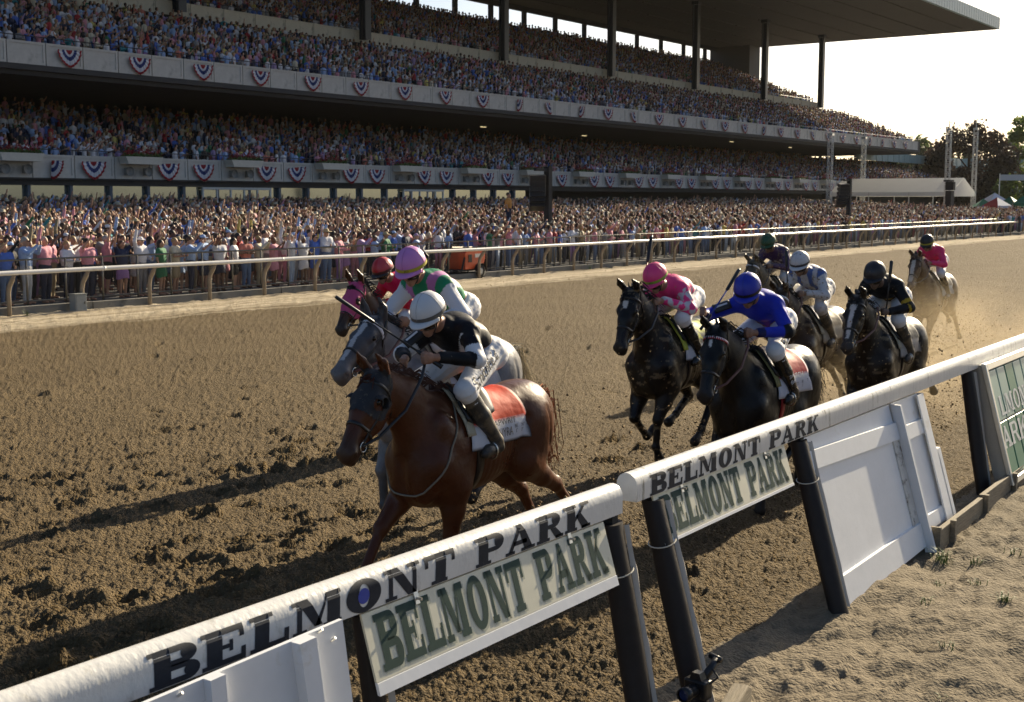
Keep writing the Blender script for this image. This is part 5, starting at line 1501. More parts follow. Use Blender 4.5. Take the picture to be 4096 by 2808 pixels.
        c = P_[-1]; cm = MB(); cm.tube([tuple(c + h*(.035*math.cos(t)) + n*(-.01 + .035*math.sin(t)) + l*s*.006) for t in np.linspace(0, 2*math.pi, 15)], .005, 6); cm.obj('bit_ring', M_BIT, br, True)
    # rein to the hands
    hx, hz = spec.get('hand', (.56, 1.76))
    for s in (1, -1):
        c = b.project(pt(.50,-.035,s*.07)[None], .008)[0]; hnd = np.array([hx, s*.09, hz])
        mid = c*.5 + hnd*.5 + np.array([0, s*.10, -.05]); pts = [c, c*.7+mid*.3 + np.array([0,s*.03,-.01]), mid, mid*.35+hnd*.65 + np.array([0,s*.03,0]), hnd]
        cm = MB(); strap_mesh(cm, np.array(pts), np.array([.45,0,1.4]), .022, .003); cm.obj('rein', spec.get('reinmat', ms), br, True)
    # hood / blinkers
    if 'hood' in spec:
        hm = {'black': M_HOODB, 'pink': M_HOODP}[spec['hood']]
        ii = 0.006
        gg = is_head & (hd > -.03) & (hd < (.325 if spec['hood'] == 'black' else .43) - .05*np.clip(-hn, 0, .2)/.1) & (hn > (-.125 if spec['hood'] == 'black' else -.16))
        fm = gg[Q].all(1)
        for s in (1, -1):
            ec = b.project(pt(.205,.03,s*.09)[None], 0)[0]; fm &= ~((np.linalg.norm(V[Q].mean(1) - ec, axis=1) < .052))
        ids, inv_ = np.unique(Q[fm], return_inverse=True)
        N_ = np.array([v.vector for v in me.vertex_normals])[ids]
        ear_ = hn[ids] > .135
        VV = V[ids] + N_*ii
        f2 = inv_.reshape(-1, 4); f2 = f2[~ear_[f2].any(1)]
        link('hood', np_mesh('hood', VV, f2, hm), root)
        if spec['hood'] == 'black':
            for s in (1, -1):    # eye cups
                ec = b.project(pt(.205,.03,s*.09)[None], .0)[0]; cm = MB(); P = []
                for k in range(9):
                    t = math.pi*(-.5 + k/8)          # opens forwards
                    ed = -h*math.cos(t)*.06 + n*math.sin(t)*.06
                    P.append([tuple(ec + ed), tuple(ec + ed*1.05 + l*s*.028), tuple(ec + ed*.75 + l*s*.052)])
                cm.grid(P); o = cm.obj('eye_cup', M_HOODB, root, True); sol = o.modifiers.new('th', 'SOLIDIFY'); sol.thickness = .005
    # yoke cord round the neck base
    if spec.get('yoke'):
        ax = np.array([.80, 0, .50]); ax /= np.linalg.norm(ax); u_ = np.cross(ax, [0,1,0]); P_ = ring(b, np.array([.46,0,1.20]), np.array([-.55,0,.84]), np.array([0,1.,0]), .006, 40)
        cm = MB(); cm.tube([tuple(p) for p in P_], .008, 6); cm.obj('yoke_cord', M_CORD, root, True)
    # girth, saddle, cloth ----------------------------------------------------
    P_ = ring(b, np.array([.13,0,1.12]), np.array([0.10,0,1.])/1.005, np.array([0,1.,0]), .005, 36); cm = MB(); strap_mesh(cm, P_, np.array([.13,0,1.12]), .085, .005); cm.obj('girth', spec.get('girthmat', M_SADDLE), root, True)
    def barrel(x, th, off):
        x = np.asarray(x, float); th = np.asarray(th, float)
        O = np.stack([x, 0*x, 0*x + 1.16], -1); D_ = np.stack([0*x, np.sin(th), np.cos(th)], -1)
        return b.march(O, D_, off, .6)
    cl = spec['cloth']; nu, nv = 22, 34
    U, T_ = np.meshgrid(np.linspace(0, 1, nu), np.linspace(-1, 1, nv), indexing='ij')
    ta = np.abs(T_); x0_, x1_ = .20, -.44
    X = x0_ + (x1_ - x0_)*U - .10*ta*U + .04*ta*(1-U); TH = T_ * R(96)
    Pc = barrel(X, TH, .014 + .0*U) + np.stack([0*U, np.sin(TH)*.012*np.sin(U*9)*ta, 0*U], -1)
    q = np.arange(nu*nv).reshape(nu, nv); Fq = np.stack([q[:-1,:-1], q[:-1,1:], q[1:,1:], q[1:,:-1]], -1).reshape(-1, 4)
    mc = np_mesh('saddle_cloth', Pc.reshape(-1,3), Fq, M_CLOTH)
    Ct = np.where((ta > .62)[..., None], np.array(cl[1]), np.array(cl[0]))
    if cl[2] == 'diamond': Ct = np.where(((np.floor(U*5) + np.floor(ta*7)) % 2 == 0)[..., None] & (ta < .66)[..., None], np.array((.05,.06,.05)), Ct)
    Ct = np.where((ta > .965)[..., None], np.array(cl[3]), Ct); Ct = np.where((U > .96)[..., None], np.array(cl[3]), Ct)
    set_colors(mc, 'cloth', Ct.reshape(-1, 3)); co = link('saddle_cloth', mc, root)
    sm = co.modifiers.new('th', 'SOLIDIFY'); sm.thickness = .006
    # printed words on the cloth, left side
    for (s_, u0, t0, hgt, wid, col) in spec.get('print', []):
        tm = text_mesh(s_, 1.0, mat('print_' + col, {'ink': (.015,.015,.02), 'white': (.6,.6,.6), 'red': (.3,.02,.03), 'green': (.05,.25,.06)}[col], .7))
        vv = np.array([v.co for v in tm.vertices])
        if not len(vv): continue
        mn, mx = vv.min(0), vv.max(0)
        uu = (vv[:,0]-mn[0])/(mx[0]-mn[0]) - .5; tt = (vv[:,1]-mn[1])/(mx[1]-mn[1]) - .5
        xx = u0 - uu*wid; th_ = (t0 - tt*hgt/.30)           # angle grows downwards
        pp = barrel(xx, th_, .0205)
        tm.vertices.foreach_set('co', pp.astype(np.float32).ravel()); tm.update()
        link('printed_word', tm, co)
    # saddle
    nu, nv = 14, 18
    U, T_ = np.meshgrid(np.linspace(0,1,nu), np.linspace(-1,1,nv), indexing='ij'); ta = np.abs(T_)
    X = .22 - .36*U - .06*(1-ta)*(U-.5) + .03*ta; TH = T_*R(58)*(1 - .35*np.abs(U-.35))
    Ps = barrel(X, TH, .030 + .025*np.exp(-((U-.9)/.15)**2)*(1-ta) + .015*np.exp(-((U-.05)/.15)**2))
    q = np.arange(nu*nv).reshape(nu, nv); Fq = np.stack([q[:-1,:-1], q[:-1,1:], q[1:,1:], q[1:,:-1]], -1).reshape(-1, 4)
    so = link('saddle', np_mesh('saddle', Ps.reshape(-1,3), Fq, M_SADDLE), root); sm = so.modifiers.new('th', 'SOLIDIFY'); sm.thickness = .02
    U, T_ = np.meshgrid(np.linspace(0,1,8), np.linspace(-1,1,24), indexing='ij')
    Ps = barrel(.29 - .09*U - .02*np.abs(T_), T_*R(72), .022); q = np.arange(8*24).reshape(8, 24); Fq = np.stack([q[:-1,:-1], q[:-1,1:], q[1:,1:], q[1:,:-1]], -1).reshape(-1, 4)
    po = link('saddle_pad', np_mesh('saddle_pad', Ps.reshape(-1,3), Fq, spec.get('padmat', M_PADW)), root); sm = po.modifiers.new('th', 'SOLIDIFY'); sm.thickness = .012
    for s in (1, -1):
        a_ = barrel([.10], [s*R(52)], .04)[0]; f_ = np.array(spec.get('foot', (.02, .30, 1.07))); f_ = np.array([f_[0], s*f_[1], f_[2]])
        cm = MB(); strap_mesh(cm, np.array([a_, a_*.5+f_*.5 + np.array([0,s*.02,0]), f_ + np.array([0,0,.10])]), np.array([.1,0,1.3]), .022, .003); lt_ = cm.obj('stirrup_leather', M_SADDLE, root, True)
        cm = MB(); cm.tube([tuple(f_ + np.array([.0, .055*math.sin(t), .04 + .065*math.cos(t)])) for t in np.linspace(0, 2*math.pi, 17)], .007, 6); cm.obj('stirrup_iron', M_BIT, lt_, True)
    return root, b
# ================================================================ jockeys
M_SKIN = mat('skin', src='object', rough=0.5, var=0.08, vscale=18)
M_SILK = mat('silks', src='attr', attr='silk', rough=0.55, spec=0.22, bump=0.006, bscale=13, dirt=(0.24,0.19,0.13), dscale=34, dlevel=0.66, dsharp=0.03)
M_SILKMUD = mat('muddy_silks', src='attr', attr='silk', rough=0.55, bump=0.006, bscale=13, dirt=(0.20,0.15,0.09), dscale=20, dlevel=0.54, dsharp=0.06)
M_BREECH = mat('white_breeches', (0.66, 0.66, 0.68), 0.6, bump=0.007, bscale=16, dirt=(0.32,0.26,0.19), dscale=22, dlevel=0.63, dsharp=0.05)
M_BREECHM = mat('muddy_breeches', (0.55, 0.53, 0.52), 0.6, bump=0.007, bscale=16, dirt=(0.16,0.12,0.08), dscale=10, dlevel=0.5, dsharp=0.2)
M_BOOT = mat('black_boot', (0.012, 0.011, 0.011), 0.22, bump=0.003, bscale=18, dirt=(0.13,0.105,0.07), dscale=8, dlevel=0.58)
M_BOOTM = mat('muddy_boot', (0.03, 0.027, 0.024), 0.5, dirt=(0.13,0.10,0.065), dscale=7, dlevel=0.46, bump=0.003, bscale=18)
M_HELM = mat('helmet_cover', src='attr', attr='silk', rough=0.42, dirt=(0.22,0.17,0.12), dscale=55, dlevel=0.68, dsharp=0.03, bump=0.001, bscale=20)
M_HELMM = mat('muddy_helmet_cover', src='attr', attr='silk', rough=0.5, dirt=(0.17,0.13,0.085), dscale=26, dlevel=0.56, dsharp=0.06)
M_GOG = mat('goggle_lens', (0.05, 0.03, 0.015), 0.06, spec=0.9, metal=0.3); M_GOGF = mat('goggle_frame', (0.015,0.015,0.016), 0.4)
M_WHIP = mat('whip_black', (0.012,0.012,0.013), 0.4)
M_INK = mat('dark_ink', (0.012,0.013,0.02), 0.7); M_INKW = mat('white_ink', (0.62,0.62,0.64), 0.7)
A_ = np.array
def lerp(a, b, t): return A_(a)*(1-t) + A_(b)*t

def make_jockey(spec, horse):
    J = dict(hip=(-.24,.095,1.83), waist=(-.09,0,1.94), chest=(.10,0,2.01), neck=(.23,0,2.06), sh=(.15,.175,2.02), el=[(.25,.30,1.76)]*2, wr=[(.46,.12,1.80)]*2, hd=[(.54,.085,1.79)]*2,
             knee=(.28,.25,1.60), ank=(-.04,.30,1.18), toe=(.12,.31,1.10), head=(.41,0,2.165), pitch=22, hyaw=0)
    J.update(spec.get('jock', {}))
    root = empty('jockey', horse.location, horse.rotation_euler.z, spec['jlabel'], 'person', 'jockeys riding the racehorses')
    root.scale = horse.scale
    res = spec.get('jres', .0125)
    def side(p, s): return A_((p[0], s*p[1], p[2]), )
    torso, arms, legs, boots, headb = Body(), Body(), Body(), [Body(), Body()], Body()
    hipc = A_((J['hip'][0]-.02, 0, J['hip'][2]))
    W, Cc, Nk = A_(J['waist']), A_(J['chest']), A_(J['neck'])
    torso.cone(hipc, W, .125, .118, k=.06, sy=1.15).cone(W, Cc, .118, .135, k=.06, sy=1.22).cone(Cc, Nk, .135, .075, k=.06, sy=1.2)
    for s, i in ((1, 0), (-1, 1)):
        S = side(J['sh'], s); E = side(J['el'][i], s); Wr = side(J['wr'][i], s)
        torso.ell(S*.9 + Cc*.1, (.09,.085,.085), k=.05)
        arms.cone(lerp(Cc, S, .7), S, .075, .068, k=.04).cone(S, E, .066, .050, k=.03, g=2).cone(E, Wr, .048, .034, k=.025, g=3)
    for s, i in ((1, 0), (-1, 1)):
        Hp = side(J['hip'], s); K = side(J['knee'], s); An = side(J['ank'], s); T = side(J['toe'], s)
        legs.ell(Hp + A_((-.05,0,-.01)), (.125,.10,.12), k=.06, g=4).cone(Hp, K, .108, .072, k=.05, g=4).ell(K, (.072,.066,.070), k=.03, g=4)
        C2 = lerp(K, An, .30); legs.cone(K, C2, .062, .056, k=.03, g=5)
        boots[i].cone(lerp(K, An, .16), lerp(K, An, .5), .062, .060, k=.03).cone(lerp(K, An, .5), An, .060, .041, k=.03).cone(An, An + A_((-.03,0,-.055)), .042, .035, k=.02)
        boots[i].cone(An + A_((-.02,0,-.05)), lerp(An, T, .8), .036, .036, k=.02).cone(lerp(An, T, .75), T, .037, .028, k=.02)
    legs.cone(hipc, lerp(hipc, W, .4), .125, .115, k=.05, sy=1.15, g=4)
    # head
    a, ty = R(J['pitch']), R(J['hyaw'])
    f = A_((math.cos(a)*math.cos(ty), math.cos(a)*math.sin(ty), -math.sin(a))); l = A_((-math.sin(ty), math.cos(ty), 0.)); u = np.cross(f, l)
    Hd = A_(J['head'])
    hp = lambda x, y, z: Hd + f*x + l*y + u*z
    KH = 1.10
    hp = lambda x, y, z: Hd + (f*x + l*y + u*z)*KH
    headb.ell(hp(-.01,0,.02), (.098,.078,.10), k=.03, rot=-a).cone(hp(.02,0,-.03), hp(.055,0,-.095), .066, .030, k=.04)
    headb.cone(hp(.078,0,.0), hp(.112,0,-.038), .013, .017, k=.014).ell(hp(.085,0,-.078), (.014,.026,.012), k=.014, rot=-a)
    headb.cone(hp(.03,-.05,-.06), hp(.055,0,-.10), .022, .020, k=.03).cone(hp(.03,.05,-.06), hp(.055,0,-.10), .022, .020, k=.03)
    for s in (1, -1): headb.ell(hp(-.01,s*.078,-.015), (.024,.012,.034), k=.012, rot=-a); headb.ell(hp(.055,s*.042,-.03), (.03,.024,.024), k=.02, rot=-a)
    headb.cone(hp(-.04,0,-.07), Nk, .058, .062, k=.04)
    # hands with fingers
    handb = [Body(), Body()]
    for s, i in ((1, 0), (-1, 1)):
        Wr = side(J['wr'][i], s); H_ = side(J['hd'][i], s); b_ = handb[i]
        d = H_ - Wr; d /= np.linalg.norm(d); up = A_((0,0,1.)) - d*d[2]; up /= np.linalg.norm(up); la = np.cross(up, d) * (1 if s > 0 else -1)     # la points to the thumb-less outer side
        b_.cone(Wr - d*.02, H_*.5+Wr*.5, .030, .030, k=.02, g=6); b_.ell(H_, (.040,.026,.046), k=.02, g=6)
        for q in range(4):
            L_ = (.034,.040,.037,.028)[q]; o_ = up*(.033 - .022*q); k0 = H_ + d*.022 + o_ + la*.006
            k1 = k0 + d*L_*.75 + la*.010; k2 = k1 - la*.036 + d*.004; k3 = k2 - d*.026 - la*.004
            b_.cone(k0, k1, .0115, .0105, k=.006, g=6).cone(k1, k2, .0105, .010, k=.005, g=6).cone(k2, k3, .010, .0085, k=.005, g=6)
        t0 = H_ - d*.01 + up*.028 - la*.012; t1 = t0 + d*.032 + up*.014 - la*.012; t2 = t1 + d*.030 - up*.012 - la*.004
        b_.cone(t0, t1, .013, .0115, k=.01, g=6).cone(t1, t2, .0115, .009, k=.006, g=6)
    allb = Body(); allb.p = torso.p + arms.p + legs.p + boots[0].p + boots[1].p + headb.p + handb[0].p + handb[1].p
    V, Q = allb.mesh(res)
    o = link('body', np_mesh('body', V, Q, M_SKIN), root); o.color = (*spec.get('skin', (.36,.20,.13)), 1)
    # jacket
    jb = Body(); jb.p = torso.p + arms.p
    V, Q = jb.mesh(res, .011); g = jb.group_of(V)
    fold = .011*fbm(V[:,0]*16 + V[:,2]*9, V[:,1]*16 - V[:,2]*13, 3, 5) + .005*np.sin(V[:,0]*70 + 9*fbm(V[:,0]*6, V[:,1]*6 + V[:,2]*5, 2, 9)) * (g >= 2)
    V = V + (V - A_(J['waist'])) / (np.linalg.norm(V - A_(J['waist']), axis=1)[:,None] + .05) * fold[:,None]
    me = np_mesh('jacket', V, Q, M_SILKMUD if spec.get('muddy') else M_SILK)
    ctx = []
    S_ = {}
    C = np.tile(A_(spec['silk']['body']), (len(V), 1))
    bc = (V - hipc) @ ((Nk - hipc)/np.linalg.norm(Nk-hipc)) / np.linalg.norm(Nk-hipc)
    arm_t = np.zeros(len(V)); is_arm = (g == 2) | (g == 3)
    for s, i in ((1, 0), (-1, 1)):
        S = side(J['sh'], s); E = side(J['el'][i], s); Wr = side(J['wr'][i], s); m = V[:, 1]*s > 0
        t2 = np.clip(((V - S) @ (E-S))/((E-S)@(E-S)), 0, 1); t3 = np.clip(((V - E) @ (Wr-E))/((Wr-E)@(Wr-E)), 0, 1)
        arm_t = np.where(m & (g == 2), t2*.5, np.where(m & (g == 3), .5 + t3*.5, arm_t))
    C = spec['silk']['fn'](V, C, is_arm, arm_t, bc)
    set_colors(me, 'silk', np.clip(C, 0, 1)); link('jacket', me, root)
    # cut: jacket ends at wrist by construction
    V, Q = legs.mesh(res, .010); V[:,1] += np.sign(V[:,1])*(.010*fbm(V[:,0]*15, V[:,2]*15, 3, 6) + .003*np.sin((V[:,0]*.7+V[:,2])*95)); link('breeches', np_mesh('breeches', V, Q, M_BREECHM if spec.get('muddy') else M_BREECH), root)
    for i in (0, 1):
        V, Q = boots[i].mesh(res, .009); link('boot', np_mesh('boot', V, Q, M_BOOTM if (spec.get('muddy') or spec.get('mudboot')) else M_BOOT), root)
    legs.cache(.014)
    if spec.get('boot_words'): boots[0].cache(.012)
    # words on the thigh and boot
    def words(s_, body, A0, B0, up_, off, hgt, m, s=1, out=None):
        tm = text_mesh(s_, 1.0, m, bold=.014); vv = np.array([v.co for v in tm.vertices]); mn, mx = vv.min(0), vv.max(0)
        uu = (vv[:,0]-mn[0])/(mx[0]-mn[0]); tt = (vv[:,1]-mn[1])/(mx[1]-mn[1]) - .5
        P0 = A_(A0) + np.outer(uu, A_(B0)-A_(A0)) + np.outer(tt, A_(up_))*hgt
        D_ = np.tile(A_(out if out is not None else (0, s, 0.)), (len(P0), 1)); D_ = D_/np.linalg.norm(D_, axis=1)[:,None]
        P0 = body.march(P0, D_, off, .3); tm.vertices.foreach_set('co', P0.astype(np.float32).ravel()); tm.update(); link('printed_word', tm, root)
    Hp, K, An = side(J['hip'],1), side(J['knee'],1), side(J['ank'],1)
    for w_ in spec.get('thigh_words', []):
        ax_ = (Hp-K)/np.linalg.norm(Hp-K); upv = A_((0,0,1.)) - ax_*ax_[2]; upv /= np.linalg.norm(upv)
        words(w_, legs, lerp(K, Hp, .10) + upv*.0, lerp(K, Hp, .92) + upv*.012, upv, .0145, .105, M_INK, 1, (0.25,1,.25))
    for k_, w_ in enumerate(spec.get('boot_words', [])):
        dn = (An-K)/np.linalg.norm(An-K); fw = A_((1,0,0.)) - dn*dn[0]; fw /= np.linalg.norm(fw); c0 = lerp(K, An, .58+.14*k_)
        words(w_, boots[0], c0 + fw*.045, c0 - fw*.045, -dn, .0125, .05, M_INKW, 1)
    # helmet --------------------------------------------------------------
    he = empty('helmet'); he.parent = root
    hc = lambda x, y, z: Hd + (f*(x-.01) + l*y + u*(z+.035))*1.14
    P, Cc_ = [], []; n, m = 13, 33
    for i in range(n):
        th = math.pi*.545*i/(n-1); row = []
        for j in range(m):
            ph = 2*math.pi*j/(m-1); r_ = math.sin(th)
            row.append(tuple(hc(.132*r_*math.cos(ph), .112*r_*math.sin(ph), .128*math.cos(th))))
            Cc_.append(spec['cap']['fn'](th/(math.pi*.545), ph) if 'fn' in spec['cap'] else spec['cap']['col'])
        P.append(row)
    mb = MB(); mb.grid(P); me = mb.mesh('cap', M_HELMM if spec.get('muddy') else M_HELM, True); set_colors(me, 'silk', A_(Cc_)); link('cap_cover', me, he)
    mb = MB(); mb.lathe([(.001,.134),(.010,.133),(.012,.126)], 10); bt = mb.mesh('button', M_HELM, True); set_colors(bt, 'silk', A_([spec['cap']['col']]*len(bt.vertices)))
    bo = link('button', bt, he); bo.matrix_local = Matrix(((f[0],l[0],u[0],hc(0,0,0)[0]),(f[1],l[1],u[1],hc(0,0,0)[1]),(f[2],l[2],u[2],hc(0,0,0)[2]),(0,0,0,1)))
    mb = MB(); P = []; cc = []
    for i in range(4):
        row = []
        for j in range(17):
            ph = -math.pi*.40 + math.pi*.80*j/16; e_ = .048*i/3*math.cos(ph)**.7
            row.append(tuple(hc((.131+e_)*math.cos(ph), .113*math.sin(ph), -.020 - .022*i/3))); cc.append(spec['cap'].get('peak', spec['cap']['col']))
        P.append(row)
    mb.grid(P); me = mb.mesh('peak', M_HELM, True); set_colors(me, 'silk', A_(cc)); po = link('peak', me, he); sm = po.modifiers.new('th', 'SOLIDIFY'); sm.thickness = .006
    if 'band' in spec['cap']:
        mb = MB(); P = []
        for z in (-.016, .010):
            r_ = math.sqrt(max(0, 1-(z/.128)**2)); P.append([tuple(hc(.1345*r_*math.cos(t), .1145*r_*math.sin(t), z)) for t in np.linspace(0, 2*math.pi, 41)])
        mb.grid(P[::-1]); me = mb.mesh('band', M_HELM, True); set_colors(me, 'silk', A_([spec['cap']['band']]*len(me.vertices))); link('band', me, he)
    if 'initials' in spec:
        tm = text_mesh(spec['initials'], 1.0, M_INK); vv = np.array([v.co for v in tm.vertices]); mn, mx = vv.min(0), vv.max(0)
        an = ((vv[:,0]-mn[0])/(mx[0]-mn[0]) - .5)*.30 + .25; zz = ((vv[:,1]-mn[1])/(mx[1]-mn[1]))*.018 - .012
        co = np.array([hc(.137*math.cos(a_), .117*math.sin(a_), z_) for a_, z_ in zip(an, zz)]); tm.vertices.foreach_set('co', co.astype(np.float32).ravel()); tm.update(); link('initials', tm, he)
    # goggles
    go = empty('goggles'); go.parent = root
    mb = MB(); P = []
    for i in range(5):
        z = .012 - .062*i/4; row = []
        for j in range(21):
            ph = -1.05 + 2.1*j/20; bulge = .014*math.sin(math.pi*i/4); nose = .020*math.exp(-(ph/.16)**2)*max(0, (i-2)/2)
            row.append(tuple(hp((.098+bulge)*math.cos(ph*.92) + .004, (.086+bulge*.6)*math.sin(ph), z + nose)))
        P.append(row)
    mb.grid(P); mb.obj('lens', M_GOG, go, True)
    mb = MB(); mb.tube(P[0] + [P[k][-1] for k in range(1,5)] + P[-1][::-1] + [P[k][0] for k in range(3,-1,-1)], .006, 6); mb.obj('frame', M_GOGF, go, True)
    mb = MB(); pts = [hp((.10)*math.cos(t) , .093*math.sin(t), -.02 + .03*(1-math.cos(t))*.5) for t in np.linspace(.95, 2*math.pi-.95, 19)]; strap_mesh(mb, A_(pts), Hd, .022, .003); mb.obj('elastic', M_GOGF, go, True)
    mb = MB()
    for s in (1, -1): mb.tube([tuple(hp(.015,s*.088,.035)), tuple(hp(.03,s*.080,-.03)), tuple(hp(.045,s*.050,-.092)), tuple(hp(.055,0,-.128))], .006, 6)
    mb.obj('chin_strap', M_GOGF, he, True)
    mb = MB()
    for ph in (0., math.pi/2):
        mb.tube([tuple(hc(.1335*math.sin(t)*math.cos(ph), .1135*math.sin(t)*math.sin(ph), .1295*math.cos(t))) for t in np.linspace(-math.pi*.5, math.pi*.5, 17)], .0022, 5)
    sm_ = mb.mesh('seam', M_HELM, True); set_colors(sm_, 'silk', A_([A_(spec['cap']['col'])*.75]*len(sm_.vertices))); link('seam', sm_, he)
    if spec.get('spare_goggles'):
        mb = MB(); pts = [hc(.140*math.cos(t), .12*math.sin(t), .03) for t in np.linspace(2.2, 4.0, 9)]; strap_mesh(mb, A_(pts), Hd, .05, .006); mb.obj('spare_goggles', M_GOGF, root, True)
    # number cloth on the arm
    if spec.get('armband'):
        s, i = (-1, 1); S = side(J['sh'], s); E = side(J['el'][i], s); c = lerp(S, E, .55); ax_ = (E-S)/np.linalg.norm(E-S)
        o1 = A_((.75, 0, .35)); o1 -= ax_*(o1@ax_); o1 /= np.linalg.norm(o1); w_ = np.cross(ax_, o1)
        mb = MB(); P = []
        for i_ in range(7):
            t = i_/6 - .5; P.append([tuple(c + ax_*t*.17 + (o1*math.cos(k) + w_*math.sin(k))*.078) for k in np.linspace(-.75,.75,7)])
        mb.grid(P); ab = mb.obj('number_armband', M_GOGF, root, True); sm = ab.modifiers.new('th', 'SOLIDIFY'); sm.thickness = .004
        mb = MB(); mb.add([tuple(c + ax_*.055 + o1*.0865 - w_*.010), tuple(c + ax_*.055 + o1*.0865 + w_*.010), tuple(c - ax_*.055 + o1*.0865 + w_*.010), tuple(c - ax_*.055 + o1*.0865 - w_*.010)], [(0,1,2,3)]); mb.obj('number_one', M_INKW, root)
    return root

def whip(A0, B0, label, grip=.55, r0=.013, col=None):
    """whip between world points: A0 butt, B0 tip, flap at the tip"""
    A0, B0 = A_(A0), A_(B0); e = empty('whip', tuple(A0), 0, label, 'whip', 'whips held by the jockeys')
    d = B0 - A0; L_ = np.linalg.norm(d); d = d/L_
    bow = np.cross(d, A_((0.,.3,1.))); bow /= np.linalg.norm(bow)
    p = lambda t: tuple(d*L_*t + bow*.02*math.sin(math.pi*t))
    mb = MB(); mb.tube([p(0), p(.02), p(.22), p(.24)], [r0*1.25, r0*1.1, r0, r0*.6], 8); mb.obj('handle', M_WHIP, e, True)
    mb = MB(); mb.tube([p(.23), p(.5), p(.64)], [.0085,.0075,.0065], 6); mb.obj('shaft', col or M_WHIP, e, True)
    mb = MB(); mb.tube([p(.63), p(.65), p(.98), p(1.0)], [.008,.019,.021,.016], 8, squash=.7); mb.obj('popper', M_WHIP, e, True)
    return e
# ================================================================ the field of nine runners
BLK, WHT = A_((.012,.012,.015)), A_((.64,.64,.66))
def silk_lead(V, C, arm, t, b):
    C[:] = (.0065,.0065,.009)
    C[arm & (t > .30) & (t < .52)] = WHT
    C[arm & (t > .90)] = (.012,.012,.014)
    m = (~arm) & (np.abs(np.abs(V[:,1]) - .10 - (b-.62)*.3) < .035) & (V[:,2] < 2.02) & (b > .55); C[m] = WHT
    return C
def silk_grey(V, C, arm, t, b):
    C[:] = (.015,.21,.10)
    C[arm] = (.60,.60,.64)
    m = (~arm) & (np.abs(V[:,1]) > .085) & (np.abs(V[:,1]) < .16) & (b > .45); C[m] = (.42,.16,.38)
    return C
def silk_plain(c, sl=None):
    def fn(V, C, arm, t, b):
        C[:] = c
        if sl is not None: C[arm] = sl
        return C
    return fn
def silk_check(V, C, arm, t, b):
    k = (np.floor(V[:,0]/.085) + np.floor(V[:,1]/.085) + np.floor((V[:,2]+.3*V[:,0])/.085)) % 2
    C[:] = np.where(k[:,None] < 1, A_((.80,.05,.23)), A_((.55,.53,.56))); C[(~arm) & (b > .75)] = (.78,.05,.23)
    return C
def silk_blue(V, C, arm, t, b):
    C[:] = (.012,.028,.42); C[arm & (t > .42) & (t < .60) & (V[:,1] > 0)] = BLK; C[arm & (t > .92)] = (.008,.012,.08); C[(~arm) & (b < .16)] = WHT
    return C
def silk_bw(V, C, arm, t, b):
    C[:] = (.05,.10,.30); C[arm] = (.50,.50,.52); C[(~arm) & (np.abs(V[:,1]) < .05)] = (.48,.48,.52)
    C[(~arm) & (b > .5) & (np.abs(np.abs(V[:,1])-.14) < .03)] = (.48,.5,.55)
    return C
def silk_yb(V, C, arm, t, b):
    C[:] = (.006,.006,.008); m = arm & (((t > .34) & (t < .42)) | ((t > .50) & (t < .58))); C[m] = (.42,.27,.015)
    C[(~arm) & (np.abs(b - .42) < .035)] = (.42,.27,.015); C[(~arm) & (np.abs(b-.2) < .02)] = (.3,.2,.015)
    return C
def silk_purple(V, C, arm, t, b):
    k = np.sin(V[:,1]*75) > .15; C[:] = (.05,.02,.085); C[(~arm) & k & (b < .75)] = (.62,.58,.64); return C
def cap_red(th, ph): return (.50,.012,.02) if abs(math.sin(ph)) < .30 or th < .12 else (.50,.045,.06)
STD = dict(fl=('plant','reach'), hl=('push','push2'), poll=(1.0,1.87), head=60)
